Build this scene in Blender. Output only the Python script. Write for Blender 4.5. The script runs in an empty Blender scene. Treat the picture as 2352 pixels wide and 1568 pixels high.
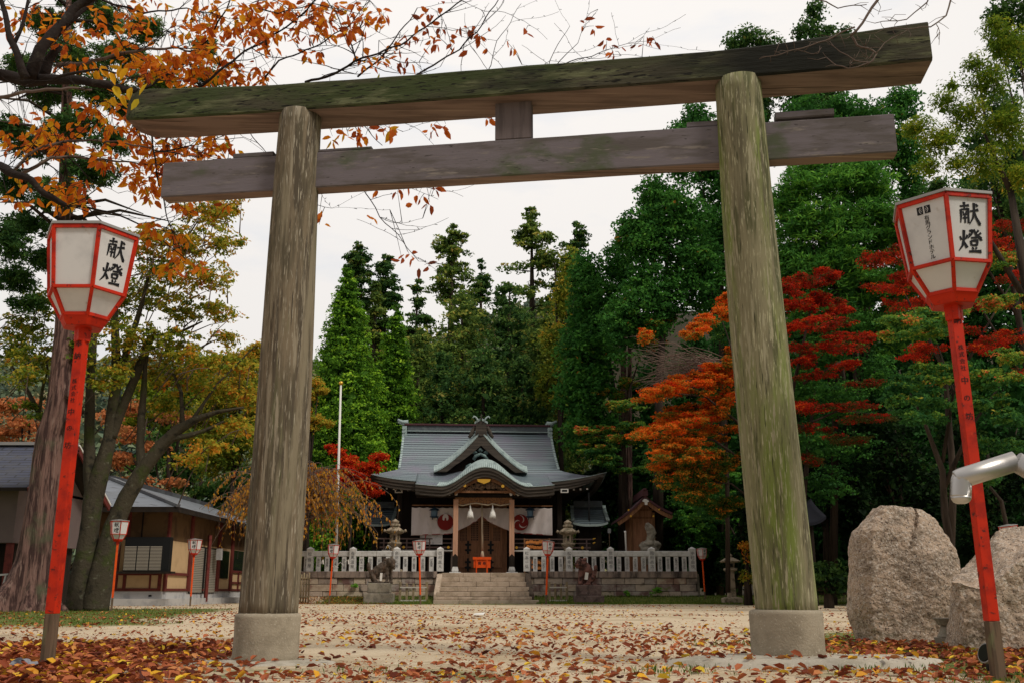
import bpy, math, random
import numpy as np
from mathutils import Vector, Matrix, noise as mnoise

R = math.radians
S = bpy.context.scene
COL = S.collection
# ------------------------------------------------------------------ camera, sky, sun
CAMH = 0.5
PITCH = R(14.06)
F = 2284.0            # focal length in the 2352 px wide measuring grid
CX, CY = 1176.0, 784.0
cam_d = bpy.data.cameras.new('camera')
cam_d.sensor_width = 36.0
cam_d.lens = 36.0 * F / 2352.0
cam_d.clip_start = 0.05
cam_d.clip_end = 3000
cam = bpy.data.objects.new('camera', cam_d)
COL.objects.link(cam)
cam.location = (0, 0, CAMH)
cam.rotation_euler = (R(90) + PITCH, 0, 0)
S.camera = cam

SUN_EL, SUN_AZ = R(48), R(128)      # azimuth measured from +Y towards +X
w = bpy.data.worlds.new('World')
S.world = w
w.use_nodes = True
nt = w.node_tree
nt.nodes.clear()
out = nt.nodes.new('ShaderNodeOutputWorld')
sky = nt.nodes.new('ShaderNodeTexSky')
sky.sky_type = 'NISHITA'
sky.sun_disc = False
sky.sun_elevation = SUN_EL
sky.sun_rotation = SUN_AZ
bg1 = nt.nodes.new('ShaderNodeBackground')
bg1.inputs[1].default_value = 0.10
nt.links.new(sky.outputs[0], bg1.inputs[0])
bg2 = nt.nodes.new('ShaderNodeBackground')
bg2.inputs[1].default_value = 0.98
tc = nt.nodes.new('ShaderNodeTexCoord')
mp = nt.nodes.new('ShaderNodeMapping')
mp.inputs['Scale'].default_value = (1.5, 1.5, 5.0)
nt.links.new(tc.outputs['Generated'], mp.inputs[0])
nz = nt.nodes.new('ShaderNodeTexNoise')
nz.inputs['Scale'].default_value = 3.2
nz.inputs['Detail'].default_value = 6
nz.inputs['Roughness'].default_value = 0.55
nt.links.new(mp.outputs[0], nz.inputs[0])
cr = nt.nodes.new('ShaderNodeValToRGB')
cr.color_ramp.elements[0].position = 0.25
cr.color_ramp.elements[0].color = (0.70, 0.71, 0.735, 1)
cr.color_ramp.elements[1].position = 0.47
cr.color_ramp.elements[1].color = (0.83, 0.79, 0.75, 1)
nt.links.new(nz.outputs[0], cr.inputs[0])
nt.links.new(cr.outputs[0], bg2.inputs[0])
# overcast dome: brightest ahead and overhead, dimmed low and behind to darken front faces
sx = nt.nodes.new('ShaderNodeSeparateXYZ')
nt.links.new(tc.outputs['Generated'], sx.inputs[0])
m1 = nt.nodes.new('ShaderNodeMath'); m1.operation = 'MULTIPLY_ADD'; m1.inputs[1].default_value = 0.30; m1.inputs[2].default_value = 0.70
nt.links.new(sx.outputs[1], m1.inputs[0])
m2 = nt.nodes.new('ShaderNodeMath'); m2.operation = 'MULTIPLY_ADD'; m2.inputs[1].default_value = 0.50; m2.inputs[2].default_value = 0.80
nt.links.new(sx.outputs[2], m2.inputs[0])
m3 = nt.nodes.new('ShaderNodeMath'); m3.operation = 'MULTIPLY'
nt.links.new(m1.outputs[0], m3.inputs[0]); nt.links.new(m2.outputs[0], m3.inputs[1])
m4 = nt.nodes.new('ShaderNodeMath'); m4.operation = 'MULTIPLY'; m4.inputs[1].default_value = 1.12; m4.use_clamp = False
nt.links.new(m3.outputs[0], m4.inputs[0]); nt.links.new(m4.outputs[0], bg2.inputs[1])
mx = nt.nodes.new('ShaderNodeMixShader')
mx.inputs[0].default_value = 0.93
nt.links.new(bg1.outputs[0], mx.inputs[1])
nt.links.new(bg2.outputs[0], mx.inputs[2])
nt.links.new(mx.outputs[0], out.inputs[0])

sd = bpy.data.lights.new('sun', 'SUN')
sd.energy = 1.9
sd.angle = R(11)
sd.color = (1.0, 0.93, 0.82)
so = bpy.data.objects.new('sun', sd)
COL.objects.link(so)
dirv = Vector((math.sin(SUN_AZ) * math.cos(SUN_EL), math.cos(SUN_AZ) * math.cos(SUN_EL), math.sin(SUN_EL)))
so.rotation_euler = dirv.to_track_quat('Z', 'Y').to_euler()
so.location = (20, -10, 40)

S.view_settings.view_transform = 'Standard'
S.view_settings.look = 'None'
S.view_settings.exposure = 0.15
S.view_settings.gamma = 1.0
S.view_settings.use_curve_mapping = False
S.cycles.max_bounces = 5
S.cycles.diffuse_bounces = 3
S.cycles.glossy_bounces = 2
S.cycles.transmission_bounces = 3
S.cycles.transparent_max_bounces = 4
S.cycles.use_denoising = True
S.cycles.use_fast_gi = False

# ------------------------------------------------------------------ measuring helpers
def Z(py, Y):
    a = PITCH - math.atan((py - CY) / F)
    return CAMH + Y * math.tan(a)
def X(px, Y, z=0.5):
    return (px - CX) / F * (Y * math.cos(PITCH) + (z - CAMH) * math.sin(PITCH))
def P(px, py, Y):
    z = Z(py, Y)
    return Vector((X(px, Y, z), Y, z))
def sm(a, b, t):
    t = min(1.0, max(0.0, (t - a) / (b - a)))
    return t * t * (3 - 2 * t)
def lerp(a, b, t):
    return a + (b - a) * t

# ------------------------------------------------------------------ objects and properties
ROOTM = {}
def tag(o, label=None, cat=None, group=None, kind=None):
    if label: o['label'] = label
    if cat: o['category'] = cat
    if group: o['group'] = group
    if kind: o['kind'] = kind
    return o
def thing(name, label, cat, loc=(0, 0, 0), rz=0.0, group=None):
    o = bpy.data.objects.new(name, None)
    o.empty_display_size = 0.2
    COL.objects.link(o)
    o.location = loc
    o.rotation_euler = (0, 0, rz)
    ROOTM[o.name] = (Matrix.Translation(Vector(loc)) @ Matrix.Rotation(rz, 4, 'Z')).inverted()
    return tag(o, label, cat, group)
def children(o):
    return [c for c in bpy.data.objects if c.parent == o]
def copy_tree(o, kids, parent=None):
    c = o.copy()
    COL.objects.link(c)
    c.parent = parent
    for k, sub in kids:
        copy_tree(k, sub, c)
    return c
def kid_tree(o):
    return [(k, kid_tree(k)) for k in children(o)]

def rawmesh(name, co, loops, starts, totals):
    me = bpy.data.meshes.new(name)
    me.vertices.add(len(co))
    me.vertices.foreach_set('co', np.ascontiguousarray(co, dtype=np.float32).ravel())
    me.loops.add(len(loops))
    me.loops.foreach_set('vertex_index', np.ascontiguousarray(loops, dtype=np.int32).ravel())
    me.polygons.add(len(starts))
    me.polygons.foreach_set('loop_start', np.ascontiguousarray(starts, dtype=np.int32))
    me.polygons.foreach_set('loop_total', np.ascontiguousarray(totals, dtype=np.int32))
    me.update(calc_edges=True)
    return me

def link(name, me, parent=None, co_fix=True):
    o = bpy.data.objects.new(name, me)
    COL.objects.link(o)
    if parent is not None:
        o.parent = parent
        ROOTM[o.name] = ROOTM[parent.name]
        if co_fix:
            me.transform(ROOTM[parent.name])
    else:
        ROOTM[o.name] = Matrix.Identity(4)
    return o

class MB:
    """collects shapes in world coordinates; build() links them as one mesh object"""
    def __init__(s):
        s.v, s.f, s.m, s.sm = [], [], [], []
    def add(s, vs, fs, mi=0, smooth=False):
        n = len(s.v)
        s.v.extend([tuple(v) for v in vs])
        for f in fs:
            s.f.append(tuple(i + n for i in f)); s.m.append(mi); s.sm.append(smooth)
        return s
    def box(s, x0, x1, y0, y1, z0, z1, mi=0, M=None):
        vs = [(x0, y0, z0), (x1, y0, z0), (x1, y1, z0), (x0, y1, z0), (x0, y0, z1), (x1, y0, z1), (x1, y1, z1), (x0, y1, z1)]
        if M is not None: vs = [M @ Vector(v) for v in vs]
        return s.add(vs, [(0, 3, 2, 1), (4, 5, 6, 7), (0, 1, 5, 4), (1, 2, 6, 5), (2, 3, 7, 6), (3, 0, 4, 7)], mi)
    def bar(s, a, b, w, h, mi=0, up=(0, 0, 1)):
        a, b = Vector(a), Vector(b)
        d = (b - a).normalized()
        u = Vector(up)
        if abs(d.dot(u)) > 0.98: u = Vector((0, 1, 0))
        sx = d.cross(u).normalized(); uz = sx.cross(d).normalized()
        vs = []
        for p in (a, b):
            for i, j in ((-1, -1), (1, -1), (1, 1), (-1, 1)):
                vs.append(p + sx * (i * w / 2) + uz * (j * h / 2))
        return s.add(vs, [(3, 2, 1, 0), (4, 5, 6, 7), (0, 1, 5, 4), (1, 2, 6, 5), (2, 3, 7, 6), (3, 0, 4, 7)], mi)
    def tube(s, pts, rad, n=8, mi=0, cap=True, smooth=True, wob=0.0, seed=0, lobes=None):
        pts = [Vector(p) for p in pts]
        if not hasattr(rad, '__len__'): rad = [rad] * len(pts)
        rings = []
        prev = None
        rr = random.Random(seed)
        for i, p in enumerate(pts):
            if i == 0: d = pts[1] - pts[0]
            elif i == len(pts) - 1: d = pts[-1] - pts[-2]
            else: d = (pts[i + 1] - pts[i - 1])
            d.normalize()
            if prev is None:
                u = Vector((0, 1, 0)) if abs(d.y) < 0.9 else Vector((1, 0, 0))
                u = (u - d * u.dot(d)).normalized()
            else:
                u = (prev - d * prev.dot(d)).normalized()
            prev = u
            v = d.cross(u)
            ring = []
            for k in range(n):
                a = 2 * math.pi * k / n
                r = rad[i] * (1 + wob * (rr.random() - 0.5))
                if lobes: r *= 1 + lobes(a, i / (len(pts) - 1), p)
                ring.append(p + u * (math.cos(a) * r) + v * (math.sin(a) * r))
            rings.append(ring)
        vs = [q for r_ in rings for q in r_]
        fs = []
        for i in range(len(pts) - 1):
            for k in range(n):
                k2 = (k + 1) % n
                fs.append((i * n + k, i * n + k2, (i + 1) * n + k2, (i + 1) * n + k))
        s.add(vs, fs, mi, smooth)
        if cap:
            b = len(s.v) - len(vs)
            s.f.append(tuple(b + k for k in range(n - 1, -1, -1))); s.m.append(mi); s.sm.append(False)
            s.f.append(tuple(b + (len(pts) - 1) * n + k for k in range(n))); s.m.append(mi); s.sm.append(False)
        return s
    def lathe(s, c, prof, n=24, mi=0, smooth=True, rot=0.0, tilt=(0, 0)):
        pts = [Vector((c[0] + tilt[0] * z, c[1] + tilt[1] * z, c[2] + z)) for r, z in prof]
        vs, fs = [], []
        for (r, z), p in zip(prof, pts):
            for k in range(n):
                a = rot + 2 * math.pi * k / n
                vs.append((p.x + r * math.cos(a), p.y + r * math.sin(a), p.z))
        for i in range(len(prof) - 1):
            for k in range(n):
                k2 = (k + 1) % n
                fs.append((i * n + k, i * n + k2, (i + 1) * n + k2, (i + 1) * n + k))
        s.add(vs, fs, mi, smooth)
        b = len(s.v) - len(vs)
        s.f.append(tuple(b + k for k in range(n - 1, -1, -1))); s.m.append(mi); s.sm.append(False)
        s.f.append(tuple(b + (len(prof) - 1) * n + k for k in range(n))); s.m.append(mi); s.sm.append(False)
        return s
    def prism(s, poly, fr, th, mi=0):
        """poly = 2D points (counter-clockwise seen from the front), fr = (origin, ux, uy) ; th = thickness away from the viewer"""
        o, ux, uy = [Vector(t) for t in fr]
        nrm = ux.cross(uy).normalized()
        n = len(poly)
        a = [o + ux * p[0] + uy * p[1] for p in poly]
        b = [q - nrm * th for q in a]
        fs = [tuple(range(n)), tuple(range(2 * n - 1, n - 1, -1))]
        for k in range(n):
            k2 = (k + 1) % n
            fs.append((k, n + k, n + k2, k2))
        return s.add(a + b, fs, mi)
    def grid(s, fn, nu, nv, mi=0, smooth=True, flip=False, closed=False):
        vs = [fn(i / nu, j / nv) for j in range(nv + 1) for i in range(nu + 1)]
        fs = []
        for j in range(nv):
            for i in range(nu):
                q = (j * (nu + 1) + i, j * (nu + 1) + i + 1, (j + 1) * (nu + 1) + i + 1, (j + 1) * (nu + 1) + i)
                fs.append(q[::-1] if flip else q)
        return s.add(vs, fs, mi, smooth)
    def slab(s, fn, nu, nv, th, mi=0, smooth=True, mi_edge=None, mi_bot=None):
        """a grid surface given a real thickness th downwards (z)"""
        if mi_edge is None: mi_edge = mi
        if mi_bot is None: mi_bot = mi_edge
        top = [Vector(fn(i / nu, j / nv)) for j in range(nv + 1) for i in range(nu + 1)]
        N = len(top)
        bot = [Vector((q.x, q.y, q.z - th)) for q in top]
        b = len(s.v)
        s.v.extend([tuple(q) for q in top + bot])
        W = nu + 1
        def F_(f, m, sm_=False):
            s.f.append(tuple(b + i for i in f)); s.m.append(m); s.sm.append(sm_)
        for j in range(nv):
            for i in range(nu):
                q = (j * W + i, j * W + i + 1, (j + 1) * W + i + 1, (j + 1) * W + i)
                F_(q, mi, smooth)
                F_(tuple(N + t for t in q[::-1]), mi_bot, smooth)
        for i in range(nu):
            F_((i, N + i, N + i + 1, i + 1)[::-1], mi_edge)
            k = nv * W + i
            F_((k, N + k, N + k + 1, k + 1), mi_edge)
        for j in range(nv):
            k = j * W
            F_((k, N + k, N + k + W, k + W), mi_edge)
            k = j * W + nu
            F_((k, N + k, N + k + W, k + W)[::-1], mi_edge)
        return s
    def build(s, name, mats, parent=None, bevel=0.0, seg=2, fixn=False):
        if not isinstance(mats, (list, tuple)): mats = [mats]
        me = bpy.data.meshes.new(name)
        me.from_pydata(s.v, [], s.f)
        for m in mats: me.materials.append(m)
        me.polygons.foreach_set('material_index', s.m)
        me.polygons.foreach_set('use_smooth', s.sm)
        o = link(name, me, parent)
        if fixn:
            import bmesh
            bm = bmesh.new(); bm.from_mesh(me)
            bmesh.ops.recalc_face_normals(bm, faces=bm.faces)
            bm.to_mesh(me); bm.free()
        if bevel > 0:
            md = o.modifiers.new('bevel', 'BEVEL')
            md.width = bevel; md.segments = seg; md.limit_method = 'ANGLE'; md.angle_limit = R(40)
        me.update()
        return o

# ------------------------------------------------------------------ materials
def mat(name, base, rough=0.8, over=(), bump=None, metal=0.0, coord='Object', spec=0.18, bump2=None, rot=(0, 0, 0), coat=0.0, transl=0.0):
    """over = [(colour, scale(3), detail, lo, hi)] noise-masked layers over the base colour"""
    m = bpy.data.materials.new(name)
    m.use_nodes = True
    t = m.node_tree
    b = t.nodes['Principled BSDF']
    b.inputs['Roughness'].default_value = rough
    b.inputs['Metallic'].default_value = metal
    b.inputs['Specular IOR Level'].default_value = spec
    b.inputs['Coat Weight'].default_value = coat
    tcn = t.nodes.new('ShaderNodeTexCoord')
    def nzn(scale, detail, off=0.0):
        mpn = t.nodes.new('ShaderNodeMapping')
        mpn.inputs['Scale'].default_value = scale if hasattr(scale, '__len__') else (scale,) * 3
        mpn.inputs['Rotation'].default_value = rot
        mpn.inputs['Location'].default_value = (off, off * 0.7, off * 1.3)
        t.links.new(tcn.outputs[coord], mpn.inputs[0])
        n = t.nodes.new('ShaderNodeTexNoise')
        n.inputs['Scale'].default_value = 1.0
        n.inputs['Detail'].default_value = detail
        n.inputs['Roughness'].default_value = 0.6
        t.links.new(mpn.outputs[0], n.inputs[0])
        return n
    rgb = t.nodes.new('ShaderNodeRGB')
    rgb.outputs[0].default_value = (*base, 1)
    cur = rgb.outputs[0]
    for i, (c, sc, det, lo, hi) in enumerate(over):
        n = nzn(sc, det, 3.7 * (i + 1))
        mr = t.nodes.new('ShaderNodeMapRange')
        mr.inputs[1].default_value = lo; mr.inputs[2].default_value = hi
        mr.interpolation_type = 'SMOOTHSTEP'
        t.links.new(n.outputs[0], mr.inputs[0])
        x = t.nodes.new('ShaderNodeMix'); x.data_type = 'RGBA'
        t.links.new(mr.outputs[0], x.inputs[0])
        t.links.new(cur, x.inputs[6])
        x.inputs[7].default_value = (*c, 1)
        cur = x.outputs[2]
    t.links.new(cur, b.inputs['Base Color'])
    last = None
    for bb in (bump, bump2):
        if bb:
            sc, det, strn, dist = bb
            n = nzn(sc, det, 11.0)
            bn = t.nodes.new('ShaderNodeBump')
            bn.inputs['Strength'].default_value = strn
            bn.inputs['Distance'].default_value = dist
            t.links.new(n.outputs[0], bn.inputs['Height'])
            if last: t.links.new(last.outputs[0], bn.inputs['Normal'])
            last = bn
    if last: t.links.new(last.outputs[0], b.inputs['Normal'])
    m.diffuse_color = (*base, 1)
    return m

def leafmat(name, stops, rough=0.6, transl=0.35, spec=0.06):
    """stops = [(pos, colour)] over the per-leaf value v"""
    m = bpy.data.materials.new(name)
    m.use_nodes = True
    t = m.node_tree
    b = t.nodes['Principled BSDF']
    o = t.nodes['Material Output']
    at = t.nodes.new('ShaderNodeAttribute'); at.attribute_name = 'v'
    r = t.nodes.new('ShaderNodeValToRGB')
    e = r.color_ramp.elements
    while len(e) < len(stops): e.new(0.5)
    for k, (p, c) in enumerate(sorted(stops, key=lambda q: q[0])):
        e[k].position = p; e[k].color = (*c, 1)
    t.links.new(at.outputs['Fac'], r.inputs[0])
    t.links.new(r.outputs[0], b.inputs['Base Color'])
    b.inputs['Roughness'].default_value = rough
    b.inputs['Specular IOR Level'].default_value = spec
    if transl > 0:
        tr = t.nodes.new('ShaderNodeBsdfTranslucent')
        t.links.new(r.outputs[0], tr.inputs[0])
        x = t.nodes.new('ShaderNodeMixShader'); x.inputs[0].default_value = transl
        t.links.new(b.outputs[0], x.inputs[1]); t.links.new(tr.outputs[0], x.inputs[2])
        t.links.new(x.outputs[0], o.inputs[0])
    return m

# ------------------------------------------------------------------ leaves
def norm(a):
    return a / np.maximum(np.linalg.norm(a, axis=1, keepdims=True), 1e-9)

def leaf_obj(name, C, D, N, L, W, V, m, parent=None, shape='quad', fold=0.25):
    """one mesh of many single leaves: C centres, D long axes, N normals, L lengths, W widths, V per-leaf tint"""
    n = len(C)
    D = norm(D); Sd = norm(np.cross(D, N)); Nn = np.cross(Sd, D)
    L = np.broadcast_to(L, (n,))[:, None]; W = np.broadcast_to(W, (n,))[:, None]
    if shape == 'quad':
        v = np.stack([C - D * L / 2, C + Sd * W / 2 + Nn * W * fold, C + D * L / 2, C - Sd * W / 2 + Nn * W * fold], 1)
        co = v.reshape(-1, 3)
        loops = np.arange(4 * n)
        starts = np.arange(n) * 4
        tot = np.full(n, 4)
        vv = V
    else:  # pointed leaf of two halves
        a = C - D * L / 2
        v = np.stack([a, C + D * L * 0.58, C - D * L * 0.22 + Sd * W * 0.42 + Nn * W * fold, C + D * L * 0.18 + Sd * W * 0.40 + Nn * W * fold,
                      C - D * L * 0.22 - Sd * W * 0.42 + Nn * W * fold, C + D * L * 0.18 - Sd * W * 0.40 + Nn * W * fold,
                      C + D * L * 0.02 - Nn * W * 0.08], 1)
        co = v.reshape(-1, 3)
        b = np.arange(n)[:, None] * 7
        f = np.array([[0, 2, 3, 6], [6, 3, 1, 1], [0, 6, 5, 4], [6, 1, 5, 5]])
        q1 = np.array([0, 2, 3, 6]); t1 = np.array([6, 3, 1]); q2 = np.array([0, 6, 5, 4]); t2 = np.array([6, 1, 5])
        allf = np.concatenate([q1, t1, q2, t2])
        loops = (b + allf[None, :]).ravel()
        st = np.array([0, 4, 7, 11]); tt = np.array([4, 3, 4, 3])
        starts = (np.arange(n)[:, None] * 14 + st[None, :]).ravel()
        tot = np.tile(tt, n)
        vv = np.repeat(V, 4)
    me = rawmesh(name, co, loops, starts, tot)
    at = me.attributes.new('v', 'FLOAT', 'FACE')
    at.data.foreach_set('value', np.clip(vv, 0, 1).astype(np.float32))
    me.materials.append(m)
    return link(name, me, parent)

def clump_leaves(rng, pos, rad, tint, n_per, L, W, droop=0.2, up=0.3, shell=0.55, flatz=False, tj=0.12, topb=0.8, out=0.8):
    """leaf cards spread over clump ellipsoids"""
    k = len(pos)
    d = norm(rng.normal(size=(k * n_per, 3)))
    flip = (d[:, 2] < 0) & (rng.random(k * n_per) < topb)
    d[flip, 2] *= -1
    r = shell + (1 - shell) * rng.random((k * n_per, 1)) ** 0.7
    C = np.repeat(pos, n_per, 0) + d * r * np.repeat(rad, n_per, 0)
    N = norm(d + rng.normal(size=d.shape) * 0.55 + np.array([0, 0, up]))
    A = norm(np.cross(N, rng.normal(size=d.shape)) + d * out + np.array([0, 0, -droop]))
    sc = (0.65 + 0.7 * rng.random(k * n_per))
    V = np.repeat(tint, n_per) + rng.normal(size=k * n_per) * tj
    return C, A, N, L * sc, W * sc, V
# ------------------------------------------------------------------ material library
M = {}
M['old_wood_left'] = mat('weathered_grey_wood', (0.19, 0.15, 0.10), 0.9,
    [((0.10, 0.083, 0.055), (9, 9, 1.1), 5, 0.42, 0.62), ((0.13, 0.14, 0.062), (5, 5, 0.7), 4, 0.5, 0.72), ((0.085, 0.068, 0.048), (16, 16, 1.1), 6, 0.50, 0.60), ((0.36, 0.32, 0.245), (88, 88, 7), 6, 0.56, 0.65), ((0.27, 0.23, 0.165), (24, 24, 2.0), 8, 0.56, 0.64), ((0.22, 0.185, 0.125), (6, 6, 0.5), 8, 0.54, 0.64), ((0.06, 0.048, 0.035), (80, 80, 3), 3, 0.60, 0.70)],
    bump=((40, 40, 1.5), 4, 0.5, 0.02))
M['old_wood_right'] = mat('mossy_grey_wood', (0.225, 0.20, 0.12), 0.9,
    [((0.17, 0.215, 0.05), (4, 4, 0.6), 5, 0.38, 0.62), ((0.12, 0.105, 0.065), (9, 9, 1.0), 4, 0.5, 0.7), ((0.095, 0.095, 0.045), (16, 16, 1.2), 6, 0.51, 0.62), ((0.40, 0.375, 0.24), (88, 88, 8), 6, 0.56, 0.65), ((0.32, 0.29, 0.19), (30, 30, 3), 8, 0.57, 0.64), ((0.23, 0.21, 0.12), (6, 6, 0.5), 8, 0.56, 0.66), ((0.05, 0.05, 0.025), (80, 80, 4), 3, 0.60, 0.70)],
    bump=((40, 40, 1.5), 4, 0.5, 0.02))
M['beam_wood'] = mat('dark_mossy_beam_wood', (0.060, 0.054, 0.036), 0.95,
    [((0.045, 0.058, 0.022), (0.8, 3, 3), 5, 0.42, 0.62), ((0.12, 0.125, 0.065), (1.6, 14, 14), 6, 0.50, 0.68), ((0.012, 0.011, 0.009), (0.5, 50, 50), 4, 0.56, 0.64), ((0.014, 0.014, 0.011), (0.35, 1.2, 1.2), 4, 0.50, 0.66)],
    bump=((1.5, 45, 45), 4, 0.55, 0.02))
M['beam_under'] = mat('brown_beam_underside', (0.235, 0.165, 0.14), 0.9,
    [((0.15, 0.105, 0.09), (1.2, 9, 9), 5, 0.42, 0.62), ((0.36, 0.27, 0.22), (0.8, 26, 26), 3, 0.58, 0.7), ((0.06, 0.04, 0.03), (0.5, 50, 50), 2, 0.62, 0.68)],
    bump=((1.5, 40, 40), 4, 0.35, 0.01))
M['nuki_wood'] = mat('grey_purple_tie_beam_wood', (0.16, 0.138, 0.15), 0.88,
    [((0.11, 0.094, 0.09), (1.1, 9, 9), 5, 0.42, 0.62), ((0.085, 0.095, 0.06), (1.6, 5, 3), 5, 0.56, 0.70), ((0.22, 0.19, 0.17), (1.0, 28, 28), 4, 0.58, 0.72), ((0.05, 0.042, 0.04), (0.35, 60, 60), 2, 0.68, 0.72)],
    bump=((1.5, 40, 40), 4, 0.3, 0.01))
M['strut_wood'] = mat('grey_strut_wood', (0.15, 0.12, 0.12), 0.88,
    [((0.10, 0.08, 0.08), (14, 14, 1.2), 4, 0.42, 0.62)], bump=((40, 40, 1.5), 4, 0.3, 0.01))
M['concrete'] = mat('rough_concrete', (0.34, 0.29, 0.215), 0.95,
    [((0.26, 0.22, 0.16), 6, 6, 0.4, 0.65), ((0.20, 0.22, 0.12), 3.0, 5, 0.58, 0.75), ((0.46, 0.41, 0.33), 60, 3, 0.58, 0.72)], bump=(70, 4, 0.5, 0.01), bump2=(9, 4, 0.3, 0.02))
M['pad'] = mat('pale_concrete_pad', (0.42, 0.38, 0.31), 0.95,
    [((0.30, 0.27, 0.21), 4, 6, 0.45, 0.65), ((0.52, 0.48, 0.41), 60, 3, 0.6, 0.72)], bump=(60, 4, 0.5, 0.01))
M['granite'] = mat('rough_pink_granite', (0.46, 0.345, 0.255), 0.95,
    [((0.32, 0.25, 0.19), 5, 6, 0.45, 0.62), ((0.58, 0.50, 0.42), 38, 4, 0.50, 0.64), ((0.09, 0.065, 0.055), 48, 4, 0.56, 0.66), ((0.22, 0.17, 0.12), 2.5, 5, 0.60, 0.76)],
    bump=(30, 6, 0.9, 0.04), bump2=(9, 5, 0.6, 0.05))
M['red'] = mat('vermilion_paint', (0.52, 0.022, 0.003), 0.55,
    [((0.30, 0.012, 0.004), 5, 6, 0.45, 0.66), ((0.08, 0.014, 0.010), 24, 6, 0.58, 0.68), ((0.55, 0.045, 0.012), 9, 5, 0.62, 0.75)], bump=(40, 3, 0.2, 0.004), spec=0.22)
M['orange'] = mat('orange_paint', (0.72, 0.085, 0.008), 0.6, [((0.56, 0.06, 0.008), 7, 4, 0.45, 0.7)], spec=0.2)
M['pole_wood'] = mat('bare_brown_pole_wood', (0.15, 0.10, 0.065), 0.9, [((0.09, 0.062, 0.04), (30, 30, 3), 4, 0.42, 0.6), ((0.14, 0.14, 0.07), (8, 8, 3), 4, 0.55, 0.7)], bump=((50, 50, 3), 3, 0.4, 0.006))
M['paper'] = mat('white_translucent_panel', (0.60, 0.585, 0.58), 0.4, [((0.50, 0.49, 0.49), 5, 6, 0.45, 0.7), ((0.42, 0.37, 0.32), 14, 6, 0.64, 0.78)], spec=0.3)
M['ink'] = mat('black_ink', (0.012, 0.012, 0.014), 0.5)
M['ink_faded'] = mat('faded_black_ink', (0.05, 0.012, 0.01), 0.6)
M['ink_grey'] = mat('grey_black_ink', (0.05, 0.05, 0.06), 0.7)
M['lid'] = mat('grey_metal_lid', (0.32, 0.31, 0.30), 0.5, metal=0.3)
M['steel'] = mat('brushed_steel', (0.46, 0.44, 0.42), 0.38, [((0.36, 0.34, 0.32), (3, 3, 3), 4, 0.45, 0.65)], metal=1.0, bump=(120, 3, 0.06, 0.002))
M['copper'] = mat('aged_copper_trim', (0.34, 0.42, 0.41), 0.6, [((0.20, 0.26, 0.26), 3, 4, 0.48, 0.7), ((0.44, 0.53, 0.50), 8, 4, 0.55, 0.7)])
M['brown_fascia'] = mat('brown_layered_fascia', (0.075, 0.062, 0.05), 0.85, [((0.045, 0.038, 0.032), (0.6, 0.6, 22), 2, 0.45, 0.55)])
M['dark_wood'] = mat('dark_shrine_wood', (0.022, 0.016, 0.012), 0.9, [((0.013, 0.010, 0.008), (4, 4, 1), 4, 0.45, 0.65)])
M['shed_roof'] = mat('dark_shed_roof', (0.013, 0.014, 0.02), 0.95)
M['wood'] = mat('brown_shrine_wood', (0.24, 0.115, 0.055), 0.7, [((0.15, 0.07, 0.035), (12, 12, 1), 4, 0.42, 0.62)], bump=((30, 30, 2), 3, 0.2, 0.01))
M['pillar_wood'] = mat('pale_pillar_wood', (0.52, 0.29, 0.19), 0.7, [((0.40, 0.22, 0.14), (10, 10, 0.8), 4, 0.42, 0.65)], bump=((30, 30, 2), 3, 0.2, 0.01))
M['door_wood'] = mat('brown_door_wood', (0.34, 0.165, 0.09), 0.65, [((0.24, 0.115, 0.06), (14, 14, 1), 4, 0.42, 0.62)])
M['gold'] = mat('gilt_metal', (0.75, 0.42, 0.06), 0.35, metal=0.7)
M['iron'] = mat('black_iron', (0.012, 0.013, 0.014), 0.5)
M['white'] = mat('white_paint', (0.72, 0.70, 0.66), 0.6)
M['cloth'] = mat('off_white_curtain_cloth', (0.62, 0.555, 0.54), 0.9, [((0.53, 0.475, 0.46), (2, 2, 1), 4, 0.45, 0.65)])
M['crest'] = mat('dark_red_crest', (0.22, 0.02, 0.018), 0.85)
M['blue_iron'] = mat('dark_blue_lantern_metal', (0.02, 0.045, 0.08), 0.5)
M['rope'] = mat('pale_rope', (0.42, 0.34, 0.24), 0.9, bump=((30, 30, 60), 2, 0.5, 0.01))
M['stone'] = mat('grey_stone', (0.27, 0.24, 0.19), 0.95, [((0.17, 0.15, 0.12), 3, 6, 0.42, 0.65), ((0.19, 0.19, 0.11), 5, 5, 0.58, 0.72), ((0.38, 0.34, 0.28), 30, 3, 0.58, 0.7)], bump=(25, 5, 0.5, 0.02))
M['stone_dark'] = mat('blackened_stone', (0.085, 0.065, 0.05), 0.95, [((0.15, 0.10, 0.075), 4, 5, 0.5, 0.7), ((0.03, 0.024, 0.022), 6, 5, 0.52, 0.7)], bump=(25, 5, 0.7, 0.03))
M['step_stone'] = mat('pinkish_step_stone', (0.46, 0.365, 0.28), 0.95, [((0.32, 0.25, 0.18), 2, 6, 0.42, 0.65), ((0.56, 0.47, 0.37), 26, 3, 0.55, 0.7), ((0.13, 0.11, 0.08), 1.1, 5, 0.6, 0.78)], bump=(20, 5, 0.5, 0.02))
M['fence_stone'] = mat('pale_grey_fence_stone', (0.60, 0.59, 0.57), 0.9, [((0.45, 0.44, 0.42), 4, 5, 0.45, 0.68), ((0.36, 0.34, 0.25), 9, 5, 0.6, 0.75)], bump=(30, 4, 0.3, 0.01))
M['bamboo'] = mat('weathered_bamboo', (0.26, 0.20, 0.12), 0.7, [((0.16, 0.13, 0.08), (6, 6, 3), 3, 0.45, 0.65)])
M['cream'] = mat('cream_plaster', (0.52, 0.36, 0.20), 0.9, [((0.45, 0.31, 0.17), 2, 4, 0.45, 0.7)])
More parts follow.
